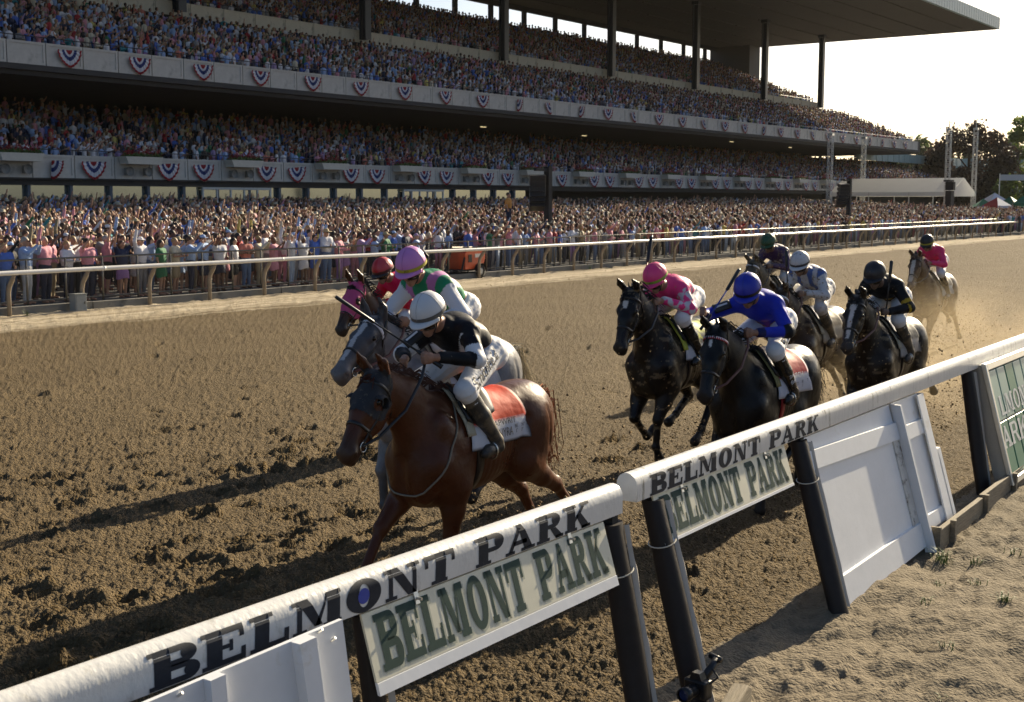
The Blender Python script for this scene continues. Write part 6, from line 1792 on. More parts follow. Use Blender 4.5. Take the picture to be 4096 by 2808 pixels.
FIELD = [
 dict(x=7.70, y=6.02, res=.0135, jres=.0105, label='leading chestnut racehorse in a black blinker hood with an orange saddle cloth', jlabel='crouching jockey in black and white silks and a spattered white cap',
      pose=dict(fl=('under','reach'), hl=('push','push2'), poll=(.96,1.73), head=50, turn=6), coat=(.078,.024,.0095), points=(.075,.022,.010), muzzle=(.052,.026,.016), hair=(.07,.020,.010), tail_col=(.26,.085,.03), hood='black', yoke=True, socks=[('hl',.13)],
      cloth=((.60,.040,.006), (.58,.58,.62), '', (.02,.025,.04)), print=[('TAPWRIT', -.18, R(62), .045, .34, 'ink'), ('NYRA', -.20, R(78), .07, .20, 'ink'), ('BELMONT', -.40, R(72), .03, .14, 'ink'), ('STAKES', -.40, R(80), .03, .12, 'ink')],
      silk=dict(body=BLK, fn=silk_lead), cap=dict(col=(.60,.60,.62), band=(.10,.10,.10)), thigh_words=['Smithfield'], mudboot=True, armband=True, tail=(-.12,.0,-.55), skin=(.30,.15,.095),
      jock=dict(hip=(-.22,.10,1.82), el=[(.25,.34,1.83),(.36,.30,1.84)], wr=[(.46,.17,1.86),(.49,.15,1.84)], hd=[(.55,.13,1.86),(.57,.10,1.82)], head=(.40,0,2.15), pitch=26, hyaw=3), girthmat=M_SADDLE, hand=(.55,1.84)),
 dict(x=9.02, y=7.32, dz=.07, scale=1.05, res=.014, jres=.0115, label='dapple grey racehorse running just behind the leader', jlabel='jockey in a lilac cap with green and lilac silks and white sleeves',
      pose=dict(fl=('fold','hang'), hl=('swing','push'), poll=(.82,1.76), head=32, turn=8), coat=(.18,.18,.19), points=(.08,.08,.085), muzzle=(.13,.12,.12), head_col=(.06,.06,.067), dapple=.35, hair=(.05,.05,.055), tail_col=(.50,.44,.33), browmat=M_BWHT,
      marks=[(.08,.54,.026,.020,(.42,.40,.40))], cloth=((.55,.55,.58), (.50,.50,.54), '', (.3,.3,.3)), print=[('BELMONT', -.30, R(66), .04, .24, 'ink'), ('STAKES', -.30, R(74), .04, .2, 'ink')],
      silk=dict(body=BLK, fn=silk_grey), cap=dict(col=(.55,.21,.52), band=(.42,.36,.03)), initials='JO', spare_goggles=True, tail=(-.22,.04,-.40), skin=(.33,.17,.10), reinmat=M_STRAPB,
      jock=dict(hip=(-.24,.09,1.86), waist=(-.08,0,1.99), chest=(.10,0,2.06), neck=(.21,0,2.12), sh=(.15,.19,2.06), el=[(.16,.40,1.84),(.34,.30,1.82)], wr=[(.42,.16,1.80),(.48,.13,1.80)], head=(.36,0,2.225), pitch=24, hyaw=10)),
 dict(x=11.85, y=10.15, dz=.10, scale=.95, res=.016, label='bay racehorse in a pink hood at the far side of the leaders', jlabel='jockey in a red cap and red silks beyond the grey horse',
      pose=dict(fl=('reach','fold'), hl=('tuck','swing'), poll=(.88,1.98), head=52, turn=8, ear=(-.02,.17)), coat=(.060,.024,.012), points=(.02,.012,.01), muzzle=(.04,.03,.026), hair=(.015,.01,.008), hood='pink',
      cloth=((.35,.03,.05), (.5,.5,.52), '', (.2,.2,.2)), silk=dict(body=BLK, fn=silk_plain((.66,.016,.10), (.60,.014,.04))), cap=dict(col=(.50,.012,.02), fn=cap_red, band=(.10,.02,.02), peak=(.03,.02,.02)), skin=(.36,.20,.13)),
 dict(x=12.90, y=7.0, dz=.05, scale=1.03, res=.015, jres=.012, label='black racehorse with a small white star and yellow saddle cloth', jlabel='jockey in a hot pink cap and pink and grey checked silks',
      pose=dict(fl=('hang','fold2'), hl=('swing','tuck'), poll=(.93,1.88), head=62, turn=5, ear=(.02,.17)), coat=(.009,.0075,.007), points=(.008,.007,.007), muzzle=(.018,.015,.014), hair=(.008,.007,.007), marks=[(.12,.20,.032,.026,(.5,.48,.46))], mud=.5,
      cloth=((.48,.50,.03), (.52,.52,.55), 'diamond', (.02,.02,.02)), print=[('BELMONT', -.2, R(72), .04, .3, 'ink')], padmat=mat('yellow_pad', (.42,.44,.05), .7),
      silk=dict(body=BLK, fn=silk_check), cap=dict(col=(.80,.045,.20), band=(.30,.42,.05)), initials='JO', skin=(.33,.18,.11), jock=dict(hyaw=-6, pitch=30, hip=(-.25,.09,1.79), waist=(-.08,0,1.89), chest=(.12,0,1.91), neck=(.25,0,1.93), sh=(.17,.175,1.90), el=[(.24,.33,1.70),(.30,.30,1.72)], head=(.44,0,2.02))),
 dict(x=11.42, y=5.22, res=.0135, jres=.011, label='black racehorse with a toothed red and white browband ridden by the blue jockey', jlabel='jockey in bright blue silks and a blue cap raising a whip',
      pose=dict(fl=('under','fold'), hl=('tuck','push2'), poll=(1.00,1.80), head=62, turn=6), coat=(.0065,.006,.006), points=(.006,.006,.006), muzzle=(.016,.014,.014), hair=(.007,.007,.008), marks=[(.11,.18,.013,.013,(.5,.5,.5))], browmat=mat('red_brow', (.35,.02,.03), .5), brow_teeth=True, reinmat=M_STRAPB,
      cloth=((.40,.012,.02), (.55,.55,.60), '', (.5,.5,.55)), print=[('PATCH', -.22, R(60), .05, .30, 'white'), ('NYRA BETS', -.12, R(76), .035, .24, 'ink'), ('BELMONT', -.40, R(74), .03, .15, 'ink'), ('STAKES', -.40, R(82), .03, .13, 'ink')],
      girthmat=mat('red_girth', (.30,.012,.018), .5), padmat=mat('olive_pad', (.20,.18,.07), .7), silk=dict(body=BLK, fn=silk_blue), cap=dict(col=(.010,.022,.36), band=(.008,.008,.012)), thigh_words=['RBC'], boot_words=['Smith', 'field'], armband=True, skin=(.24,.12,.075), tail=(-.35,0,-.4),
      jock=dict(el=[(.24,.36,1.78),(.34,.44,1.90)], wr=[(.48,.17,1.78),(.55,.36,1.92)], hd=[(.56,.12,1.78),(.62,.34,1.95)], head=(.42,.02,2.15), pitch=30, hyaw=8)),
 dict(x=16.25, y=6.75, res=.017, jres=.013, muddy=True, mud=.6, label='muddy brown racehorse with a white noseband strap behind the blue jockey', jlabel='muddy jockey in blue and white silks with a white cap',
      pose=dict(fl=('reach','plant'), hl=('push2','push'), poll=(.95,1.80), head=58), coat=(.030,.015,.008), points=(.018,.012,.009), muzzle=(.03,.02,.016), hair=(.012,.009,.007), noseband=True, browmat=M_BWHT, brown_tack=True,
      cloth=((.12,.09,.06), (.30,.27,.22), '', (.2,.18,.15)), silk=dict(body=BLK, fn=silk_bw), cap=dict(col=(.52,.52,.54), band=(.03,.03,.04)), skin=(.20,.11,.07)),
 dict(x=20.75, y=9.25, dz=.10, res=.019, jres=.015, muddy=True, mud=.8, label='dun grey racehorse with white bridle half hidden behind the others', jlabel='muddy jockey in a green cap and purple striped silks at the back',
      pose=dict(fl=('fold','hang'), hl=('swing','push'), poll=(.95,1.84), head=60), coat=(.085,.068,.046), points=(.05,.04,.03), muzzle=(.09,.075,.06), hair=(.05,.042,.03), browmat=M_BWHT,
      cloth=((.2,.18,.14), (.3,.27,.22), '', (.2,.18,.15)), silk=dict(body=BLK, fn=silk_purple), cap=dict(col=(.012,.075,.035), band=(.02,.05,.02)), skin=(.18,.10,.06)),
 dict(x=15.22, y=5.36, res=.016, jres=.0125, mud=.3, label='dark bay racehorse with a long white blaze close to the rail', jlabel='jockey in black silks with yellow hoops and a black cap',
      pose=dict(fl=('reach','fold'), hl=('trail','tuck'), poll=(.96,1.84), head=57, turn=3), coat=(.016,.011,.008), points=(.016,.012,.010), muzzle=(.04,.032,.028), hair=(.010,.008,.007), marks=[(.08,.17,.046,.034,(.48,.45,.43)), (.16,.52,.027,.022,(.48,.45,.43))], reinmat=M_STRAPB,
      cloth=((.03,.03,.035), (.36,.33,.30), '', (.02,.02,.02)), print=[('NYRA', -.2, R(76), .06, .2, 'ink')], silk=dict(body=BLK, fn=silk_yb), cap=dict(col=(.012,.012,.016), band=(.025,.025,.03)), thigh_words=['Smithfield'], mudboot=True, skin=(.13,.075,.05),
      jock=dict(head=(.42,0,2.11), chest=(.11,0,1.98), neck=(.24,0,2.01), sh=(.16,.18,1.98), el=[(.22,.36,1.74),(.30,.28,1.76)], wr=[(.44,.20,1.70),(.46,.12,1.80)], hd=[(.50,.17,1.70),(.54,.085,1.79)])),
 dict(x=25.45, y=8.05, res=.020, jres=.015, mud=.7, label='chestnut racehorse with a broad white blaze last in the field', jlabel='jockey in pink silks and a black and yellow cap trailing the field',
      pose=dict(fl=('plant','under'), hl=('push','trail'), poll=(.98,1.90), head=60), coat=(.088,.048,.026), points=(.06,.036,.022), muzzle=(.16,.11,.08), hair=(.06,.035,.02), marks=[(.08,.54,.036,.040,(.5,.44,.38))], ear=(0,.17),
      cloth=((.06,.06,.06), (.30,.34,.36), '', (.3,.3,.3)), silk=dict(body=BLK, fn=silk_plain((.74,.05,.17))), cap=dict(col=(.014,.014,.014), band=(.38,.36,.05)), skin=(.30,.16,.10)),
]
for sp in FIELD:
    ho, hb = make_horse(sp)
    make_jockey(sp, ho)
def wpt(sp, p):
    s = sp.get('scale', 1); return (sp['x'] - p[0]*s, sp['y'] - p[1]*s, p[2]*s + sp.get('dz', 0))
whip((7.22,5.83,1.79), (6.75,6.44,2.31), "black whip slanting across the leader's neck from the jockey's fist", r0=.016)
whip((10.72,5.54,1.80), (11.33,5.45,2.34), 'blue shafted whip raised beside the blue jockey', col=mat('blue_shaft', (.02,.05,.35), .4))
whip((12.30,7.14,1.80), (12.78,7.25,2.60), 'whip held upright by the pink capped jockey', col=mat('red_shaft', (.35,.02,.03), .4))
whip(wpt(FIELD[7], (.50,.17,1.60)), wpt(FIELD[7], (.44,.20,2.30)), 'thin whip held upright by the black and yellow jockey')
whip(wpt(FIELD[5], (.54,-.10,1.75)), wpt(FIELD[5], (.50,-.16,2.35)), 'black whip held upright by the muddy blue and white jockey')
# ================================================================ spectators
TOPS = [('white',(.62,.62,.66),26),('light blue',(.30,.42,.66),22),('blue',(.07,.15,.50),14),('navy',(.015,.022,.06),14),('grey',(.22,.22,.23),9),('black',(.014,.014,.016),11),('pink',(.58,.25,.31),14),
        ('red',(.38,.025,.03),5),('coral',(.55,.18,.13),3),('green',(.03,.16,.07),3),('yellow',(.56,.46,.13),3),('lilac',(.36,.26,.46),4),('cream',(.55,.48,.36),10),('teal',(.03,.22,.26),3),('khaki',(.28,.23,.14),3)]
BOTS = [('navy',(.016,.02,.045),10),('black',(.012,.012,.014),8),('khaki',(.30,.24,.15),7),('white',(.52,.52,.52),4),('blue denim',(.10,.16,.28),9),('grey',(.16,.16,.17),6),('pale blue',(.32,.40,.52),3),('pink',(.45,.2,.26),2),('lilac',(.30,.16,.36),2),('floral red',(.35,.08,.09),2)]
HAIRS = [('dark',(.016,.011,.008),10),('brown',(.06,.03,.015),9),('blond',(.34,.22,.09),6),('grey',(.28,.27,.26),3),('auburn',(.14,.045,.018),2)]
SKINS = [(.46,.26,.17),(.40,.22,.14),(.52,.31,.22),(.30,.16,.10),(.15,.075,.045),(.42,.23,.15)]
def wchoice(r, T): return r.choices(T, [t[2] for t in T])[0]

# ---- full figures for the nearest three hundred --------------------
PO = {   # elbow, hand for right(-x) and left(+x); figure faces -y
 'leaning on the fence':   [((-.24,-.10,1.16),(-.12,-.34,1.16)), ((.24,-.10,1.16),(.12,-.34,1.16))],
 'holding a phone to the face': [((-.27,-.20,1.30),(-.07,-.36,1.50)), ((.27,-.20,1.30),(.07,-.36,1.50))],
 'punching one arm up':    [((-.30,-.06,1.60),(-.24,-.10,1.92)), ((.26,-.04,1.18),(.22,-.22,1.05))],
 'with both arms raised':  [((-.32,-.06,1.58),(-.30,-.12,1.90)), ((.32,-.06,1.58),(.28,-.12,1.88))],
 'clapping hands':         [((-.26,-.08,1.18),(-.03,-.32,1.30)), ((.26,-.08,1.18),(.03,-.32,1.28))],
 'with folded arms':       [((-.27,-.08,1.16),(.10,-.24,1.20)), ((.27,-.08,1.16),(-.10,-.26,1.16))],
 'filming with a lifted phone': [((-.26,-.18,1.48),(-.12,-.32,1.74)), ((.24,-.02,1.16),(.20,-.16,1.02))],
 'with arms at the sides': [((-.25,.02,1.14),(-.24,-.06,.88)), ((.25,.02,1.14),(.25,-.06,.88))],
}
def figure_parts(pose):
    tor, arm, slv, leg, head = Body(), Body(), Body(), Body(), Body()
    tor.cone((0,0,.95),(0,0,1.10),.135,.125,k=.06); tor.cone((-.06,0,1.12),(-.085,0,1.30),.115,.125,k=.06).cone((.06,0,1.12),(.085,0,1.30),.115,.125,k=.06)
    tor.cone((-.15,0,1.395),(.15,0,1.395),.062,.062,k=.06)
    for (E, H), s in zip(PO[pose], (-1, 1)):
        S = (s*.185,0,1.395)
        slv.cone(S, lerp(S, E, .62), .060, .054, k=.03)
        arm.cone(S, E, .048, .040, k=.02).cone(E, H, .038, .026, k=.02).ell(A_(H) + A_((0,-.02,.03)), (.030,.026,.050), k=.02)
        for q in range(4): arm.cone(A_(H) + A_((-.024+.016*q,-.025,.06)), A_(H) + A_((-.026+.017*q,-.04,.105)), .010, .008, k=.006)
        arm.cone(A_(H) + A_((-s*.028,-.03,.03)), A_(H) + A_((-s*.048,-.045,.065)), .011, .009, k=.006)
    for s in (-1, 1):
        leg.cone((s*.085,0,.90),(s*.095,-.02,.50),.088,.058,k=.03).cone((s*.095,-.02,.50),(s*.10,.02,.08),.054,.036,k=.02)
        leg.cone((s*.10,.02,.045),(s*.115,-.13,.035),.042,.034,k=.02)
    head.ell((0,-.01,1.60),(.074,.094,.108),k=.03).cone((0,-.05,1.545),(0,-.07,1.515),.045,.028,k=.03).cone((0,-.10,1.60),(0,-.118,1.572),.012,.015,k=.012).cone((0,.01,1.54),(0,.01,1.40),.052,.056,k=.03)
    for s in (-1, 1): head.ell((s*.075,0,1.59),(.012,.02,.03),k=.01)
    head.ell((0,-.096,1.535),(.024,.010,.008),k=.008)
    return tor, arm, slv, leg, head
RC = .021
FIG = {}
for pn in PO:
    tor, arm, slv, leg, head = figure_parts(pn)
    bd = Body(); bd.p = tor.p + arm.p + leg.p + head.p
    d = {'body': np_mesh('body', *bd.mesh(RC), M_SKIN)}
    t = Body(); t.p = tor.p + slv.p; d['short'] = t
    V, Q = t.mesh(RC, .014); d['short'] = np_mesh('shirt', V, Q, None or mat('fabric', src='object', rough=.8, var=.14, vscale=9, bump=.012, bscale=11))
    t2 = Body(); t2.p = tor.p + [p for p in arm.p if p[0] == 'c' and p[3] > .03]
    V, Q = t2.mesh(RC, .016); d['long'] = np_mesh('shirt', V, Q, MATS['fabric'])
    FIG[pn] = d
_, _, _, leg, head = figure_parts('with arms at the sides')
lb = Body(); lb.p = [p for p in leg.p if p[4] > .035 and p[1][2] > .2]; lb.cone((0,0,.93),(0,0,1.0),.14,.13,k=.06)
BOT_ME = {'trousers': np_mesh('trousers', *lb.mesh(RC, .016), MATS['fabric'])}
sb_ = Body().cone((0,0,.93),(0,0,1.0),.14,.13,k=.06)
for s in (-1, 1): sb_.cone((s*.085,0,.90),(s*.098,-.02,.56),.098,.084,k=.03)
BOT_ME['shorts'] = np_mesh('shorts', *sb_.mesh(RC, .012), MATS['fabric'])
kb_ = Body().cone((0,0,1.0),(0,0,.72),.135,.185,k=.05,sy=.85).cone((0,0,.72),(0,0,.50),.185,.215,k=.05,sy=.8).cone((0,0,.2),(0,0,.40),.26,.25,k=.02,neg=True)
BOT_ME['skirt'] = np_mesh('skirt', *kb_.mesh(RC, .008), MATS['fabric'])
M_HAIRC = mat('head_hair', src='object', rough=.5, var=.25, vscale=30)
def hair(kind):
    b = Body().ell((0,.015,1.635),(.086,.100,.092),k=.03)
    if kind == 'long': b.cone((-.06,.05,1.60),(-.085,.06,1.36),.05,.045,k=.04).cone((.06,.05,1.60),(.085,.06,1.36),.05,.045,k=.04).cone((0,.07,1.60),(0,.08,1.36),.06,.05,k=.04)
    b.ell((0,-.09,1.575),(.075,.075,.085),k=.02,neg=True)
    return np_mesh('hair', *b.mesh(.018), M_HAIRC)
HAIR_ME = {'short': hair('short'), 'long': hair('long')}
mb = MB(); mb.lathe([(0,1.735),(.06,1.73),(.088,1.69),(.094,1.655),(.19,1.635),(.192,1.628),(.09,1.642)], 20); HAT_ME = {'straw hat': mb.mesh('hat', mat('straw', (.42,.33,.18), .8, var=.15, vscale=30, bump=.004, bscale=60), True)}
mb = MB(); mb.lathe([(0,1.728),(.05,1.722),(.085,1.69),(.096,1.64),(.090,1.635)], 16); mb.add([(-.07,-.085,1.645),(.07,-.085,1.645),(.055,-.18,1.630),(-.055,-.18,1.630)], [(0,1,2,3)]); HAT_ME['cap'] = mb.mesh('cap', MATS['fabric'], True)
mb = MB()
for s in (-1, 1): mb.box((s*.036-.028,-.112,1.592),(s*.036+.028,-.098,1.625))
mb.box((-.085,-.10,1.61),(.085,-.094,1.622)); GLASS_ME = mb.mesh('sunglasses', mat('sunglass', (.01,.01,.012), .08, spec=.8))
mb = MB(); mb.box((-.038,-.006,-.075),(.038,.006,.075)); PH_ME = mb.mesh('phone', mat('phone_black', (.012,.012,.014), .15))
mb = MB(); mb.box((-.033,.0062,-.068),(.033,.0075,.068)); SCR_ME = mb.mesh('screen', mat('phone_screen', (.05,.06,.08), .05, spec=.8))

def in_view(x, y, mx=1.0, z=2.0):
    d = Vector((x, y, z - CAM_H)); dep = d.x*math.cos(ALPHA) + d.y*math.sin(ALPHA); lat = d.x*math.sin(ALPHA) - d.y*math.cos(ALPHA)
    return dep > 2 and abs(lat/dep) < 0.4006*mx
_r = random.Random(21)
spots = []
row = 0; y = 30.98
while y < 58.5:
    x = 8 + _r.random()*.5
    while x < 150:
        jy = y + _r.uniform(-.16,.16)
        if in_view(x, jy, 1.22) and not (136 < x < 149 and jy > 40.5) and not (36.9 < x < 40.6 and jy < 32.2) and not (abs(x-49.4) < .9 and abs(jy-33.8) < .6) and not (_r.random() < .05 + .10*(y > 46)):
            spots.append((x, jy, row))
        x += _r.uniform(.48,.74)
    y += .66 + .012*(row > 6)*row; row += 1
spots.sort(key=lambda s: s[0]**2 + s[1]**2 + (0 if in_view(s[0], s[1], 1.02) else 1e6))
near, rest = spots[:300], spots[300:]
def ordn(n): return f"{n}{'th' if 10 <= n % 100 <= 20 else {1:'st',2:'nd',3:'rd'}.get(n % 10, 'th')}"
rows = {}
for s in near: rows.setdefault(s[2], []).append(s)
RN = {0:'front', 1:'second', 2:'third', 3:'fourth', 4:'fifth', 5:'sixth', 6:'seventh', 7:'eighth', 8:'ninth', 9:'tenth', 10:'eleventh', 11:'twelfth', 12:'thirteenth', 13:'fourteenth'}
def add_person(x, y, z, rz, label, pose, garment, top, bot, hr, sk, hat, glasses, scale, hkind, group):
    e = empty('person', (x, y, z), rz, label, 'person', group); e.scale = (scale,)*3
    o = link('body', FIG[pose]['body'], e); o.color = (*sk, 1)
    o = link('shirt' if garment != 'dress' else 'dress_top', FIG[pose]['long' if garment == 'long' else 'short'], e); o.color = (*top[1], 1)
    bk = {'dress':'skirt','skirt':'skirt','shorts':'shorts'}.get(garment, 'trousers')
    o = link(bk, BOT_ME[bk], e); o.color = (*(top[1] if garment == 'dress' else bot[1]), 1)
    o = link('hair', HAIR_ME[hkind], e); o.color = (*hr[1], 1)
    if hat: o = link(hat.replace(' ', '_'), HAT_ME[hat], e); o.color = (*wchoice(_r, TOPS)[1], 1)
    if glasses: link('sunglasses', GLASS_ME, e)
    return e
nphone = 0
for rw, ss in sorted(rows.items()):
    ss.sort(key=lambda s: s[0]/s[1])
    for i, (x, y, _) in enumerate(ss):
        fem = _r.random() < .45
        top, bot, hr, sk = wchoice(_r, TOPS), wchoice(_r, BOTS), wchoice(_r, HAIRS), _r.choice(SKINS)
        garment = _r.choice(['dress','dress','skirt','shorts','short']) if fem else _r.choice(['short','long','long','shorts','short'])
        names = list(PO); pose = _r.choices(names, [3 if rw == 0 else .3, 4, 3.2, 2.0, 2, 1, 4, 1.5])[0]
        hat = _r.choices([None,'straw hat','cap'], [7,1.3,1.5])[0]; gl = _r.random() < .35
        cloth = {'dress': f'{top[0]} dress', 'skirt': f'{top[0]} top and {bot[0]} skirt', 'shorts': f'{top[0]} shirt and {bot[0]} shorts'}.get(garment, f'{top[0]} shirt and {bot[0]} trousers')
        hd_ = f' {hat}' if hat else ''
        lab = f"person in {cloth}{' with' + hd_ if hat else ''}, {pose}, {RN.get(rw, ordn(rw+1))} row, {ordn(i+1)} from left"
        if len(lab.split()) > 16: lab = f"person in {cloth}, {pose}, {RN.get(rw, ordn(rw+1))} row, {ordn(i+1)} left"
        if len(lab.split()) > 16: lab = f"person in {cloth}, {RN.get(rw, ordn(rw+1))} row, {ordn(i+1)} from the left"
        z = apron_z(y); sc_p = _r.uniform(.95,1.07) * (.95 if fem else 1.01)
        rz = R(_r.gauss(18, 16))
        add_person(x, y, z, rz, lab, pose, garment, top, bot, hr, sk, hat, gl, sc_p, 'long' if fem and _r.random() < .8 else 'short', 'spectators standing at the outer fence')
        if 'phone' in pose and nphone < 60:
            nphone += 1
            hx, hy, hz = (A_(PO[pose][0][1]) + A_(PO[pose][1][1]))/2 if 'face' in pose else A_(PO[pose][0][1])
            c, s_ = math.cos(rz), math.sin(rz); hy -= .03; hz += .10
            p = empty('phone', (x + (hx*c - hy*s_)*sc_p, y + (hx*s_ + hy*c)*sc_p, z + hz*sc_p), rz, f'phone held up by the {ordn(i+1)} person from left in the {RN.get(rw, ordn(rw+1))} row', 'phone', 'phones held up in the crowd')
            link('case', PH_ME, p); link('screen', SCR_ME, p)
# the tall figure in an orange shirt beside the loudspeaker mast, on a box
bx = empty('step_box', (47.2, 34.2, apron_z(34.2)), 0, 'dark box the orange shirted person stands on', 'box')
mb = MB(); mb.box((-.4,-.4,0),(.4,.4,1.25)); mb.obj('crate', M_DARKC, bx, bevel=.02); mb = MB(); mb.box((-.44,-.44,1.251),(.44,.44,1.30)); mb.obj('lid', M_DARKC, bx)
add_person(47.2, 34.2, apron_z(34.2)+1.305, R(20), 'person in an orange shirt standing above the crowd beside the speaker mast', 'with arms at the sides', 'short', ('orange',(.55,.26,.06)), ('navy',(.016,.02,.045)), HAIRS[1], SKINS[1], None, False, 1.0, 'short', 'spectators standing above the crowd')

# ---- the rest of the crowd: one mass per terrace ---------------------
MC = {k: mat('crowd_' + k, src='instancer', attr='c_' + k, rough=.75) for k in ('skin', 'top', 'bot', 'hair')}
def lowfig(pose, hatv, sleeve):
    mb = MB(); n = 7
    def loft(rings, mi):
        P = []
        for (cx, cy, z, rx, ry) in rings: P.append([(cx + rx*math.cos(2*math.pi*k/n), cy + ry*math.sin(2*math.pi*k/n), z) for k in range(n+1)])
        mb.grid(P, mi)
    loft([(0,0,.95,.16,.12),(0,0,1.10,.15,.11),(0,0,1.28,.19,.125),(0,0,1.40,.19,.09),(0,0,1.455,.08,.06)], 1)
    loft([(0,0,1.44,.05,.05),(0,0,1.52,.05,.055),(0,-.02,1.55,.06,.075),(0,-.01,1.61,.078,.095),(0,0,1.68,.065,.08),(0,0,1.71,.01,.01)], 0)
    hr = [(0,.03,1.53,.06,.05),(0,.02,1.60,.086,.09),(0,.012,1.66,.084,.098),(0,.005,1.71,.05,.06),(0,0,1.725,.005,.005)]
    if hatv == 1: hr = [(0,0,1.63,.20,.20),(0,0,1.645,.10,.10),(0,0,1.72,.085,.085),(0,0,1.74,.01,.01)]
    if hatv == 2: hr = [(0,.06,1.38,.10,.05)] + hr
    loft(hr, 3)
    for s in (-1, 1): mb.tube([(s*.09,0,.97),(s*.095,-.02,.5),(s*.10,.02,.05)], [.095,.06,.045], 5, 2)
    for (E, H), s in zip(PO[pose], (-1, 1)):
        S = (s*.19,0,1.385); m_ = lerp(S, E, .6)
        mb.tube([S, tuple(m_), E], [.062,.055,.048], 5, 1, cap=False); mb.tube([E, tuple(lerp(E, H, .5)), tuple(lerp(E, H, 1.0)), tuple(A_(H) + A_((0,-.03,.08)))], [.046,.04,.032,.03], 5, 1 if sleeve else 0)
    return mb.mesh('spectator', [MC['skin'], MC['top'], MC['bot'], MC['hair']], True)
SRC = bpy.data.collections.new('spectator_shapes')
names = list(PO); k = 0
for i, (pn, hv, sl) in enumerate([(names[1],0,0),(names[7],0,1),(names[2],2,0),(names[4],0,1),(names[6],1,0),(names[3],0,0),(names[5],2,1),(names[7],1,0),(names[1],2,0),(names[4],2,0),(names[7],0,0),(names[6],0,1)]):
    SRC.objects.link(bpy.data.objects.new(f'spectator_shape_{i:02d}', lowfig(pn, hv, sl)))
def gn_group():
    g = bpy.data.node_groups.new('crowd_scatter', 'GeometryNodeTree')
    g.interface.new_socket('Geometry', in_out='INPUT', socket_type='NodeSocketGeometry'); g.interface.new_socket('Geometry', in_out='OUTPUT', socket_type='NodeSocketGeometry')
    N, L = g.nodes, g.links
    gi, go = N.new('NodeGroupInput'), N.new('NodeGroupOutput')
    ip = N.new('GeometryNodeInstanceOnPoints'); ci = N.new('GeometryNodeCollectionInfo'); ci.inputs['Collection'].default_value = SRC; ci.inputs['Separate Children'].default_value = True; ci.inputs['Reset Children'].default_value = True
    def na(n, t):
        a = N.new('GeometryNodeInputNamedAttribute'); a.data_type = t; a.inputs['Name'].default_value = n; return a.outputs['Attribute']
    L.new(gi.outputs[0], ip.inputs['Points']); L.new(ci.outputs[0], ip.inputs['Instance']); ip.inputs['Pick Instance'].default_value = True
    L.new(na('vid', 'INT'), ip.inputs['Instance Index'])
    cx = N.new('ShaderNodeCombineXYZ'); L.new(na('rotz', 'FLOAT'), cx.inputs[2]); L.new(cx.outputs[0], ip.inputs['Rotation'])
    L.new(na('scl', 'FLOAT'), ip.inputs['Scale'])
    L.new(ip.outputs[0], go.inputs[0])
    return g
GN = gn_group()
def crowd(name, pts, label, seed, up=.55):
    r = random.Random(seed); n = len(pts)
    me = bpy.data.meshes.new(name); me.from_pydata(pts, [], [])
    cols = {k: [] for k in MC}; vid, rot, scl = [], [], []
    for i in range(n):
        cols['top'].append(wchoice(r, TOPS)[1]); cols['bot'].append(wchoice(r, BOTS)[1]); cols['skin'].append(r.choice(SKINS)); v = r.choices(range(12), [1.2,4,.25,2.5,.2,.12,2.5,1.0,.7,2.2,4.5,.2] if up < .5 else [3.5,3,1.2,2.5,1.6,.7,1.5,1.5,2.5,2.5,3,1.2])[0]
        vid.append(v); cols['hair'].append((.45,.40,.30) if v in (4, 7) else wchoice(r, HAIRS)[1]); rot.append(R(r.gauss(18, 14))); scl.append(r.uniform(.92,1.06))
    for k in MC: set_colors(me, 'c_' + k, A_(cols[k]))
    a = me.attributes.new('vid', 'INT', 'POINT'); a.data.foreach_set('value', vid)
    a = me.attributes.new('rotz', 'FLOAT', 'POINT'); a.data.foreach_set('value', rot)
    a = me.attributes.new('scl', 'FLOAT', 'POINT'); a.data.foreach_set('value', scl)
    o = link(name, me); md = o.modifiers.new('people', 'NODES'); md.node_group = GN
    tag(o, label, 'crowd', kind='stuff'); return o
crowd('apron_crowd', [(x, y, apron_z(y)) for x, y, _ in rest], 'dense standing crowd filling the apron behind the fence', 1, .6)
def deck_pts(d, skip, x0, x1, seed, dx=.56):
    y0, z0, n, dy, dz, _, _ = d; r = random.Random(seed); out_ = []
    for i in range(n):
        x = x0 + r.random()
        while x < x1:
            if r.random() > skip(i, x) and in_view(x, y0 + i*dy, 1.14, 8): out_.append((x, y0 + (i+.5)*dy + r.uniform(-.1,.1), z0 + i*dz))
            x += r.uniform(dx*.86, dx*1.22)
    return out_
crowd('lower_deck_crowd', deck_pts(DECK_LOW, lambda i, x: .10 + .018*i, 30, 201, 2), 'crowd standing on the shaded lower deck', 2, .4)
crowd('upper_deck_crowd', deck_pts(DECK_UP, lambda i, x: .08, 30, 181, 3), 'crowd standing on the upper deck', 3, .4)
crowd('top_deck_crowd', deck_pts(DECK_TOP, lambda i, x: .10 + (.25 if i > 16 else 0), 40, 174, 4, .58), 'crowd on the top deck under the roof', 4, .4)
pts = []
for i in range(260):
    xx, yy = at(_r.uniform(2205, 2330), _r.uniform(112, 150)); pts.append((xx, yy, .2))
crowd('marquee_crowd', pts, 'people gathered among the canopies at the far right', 5, .6)
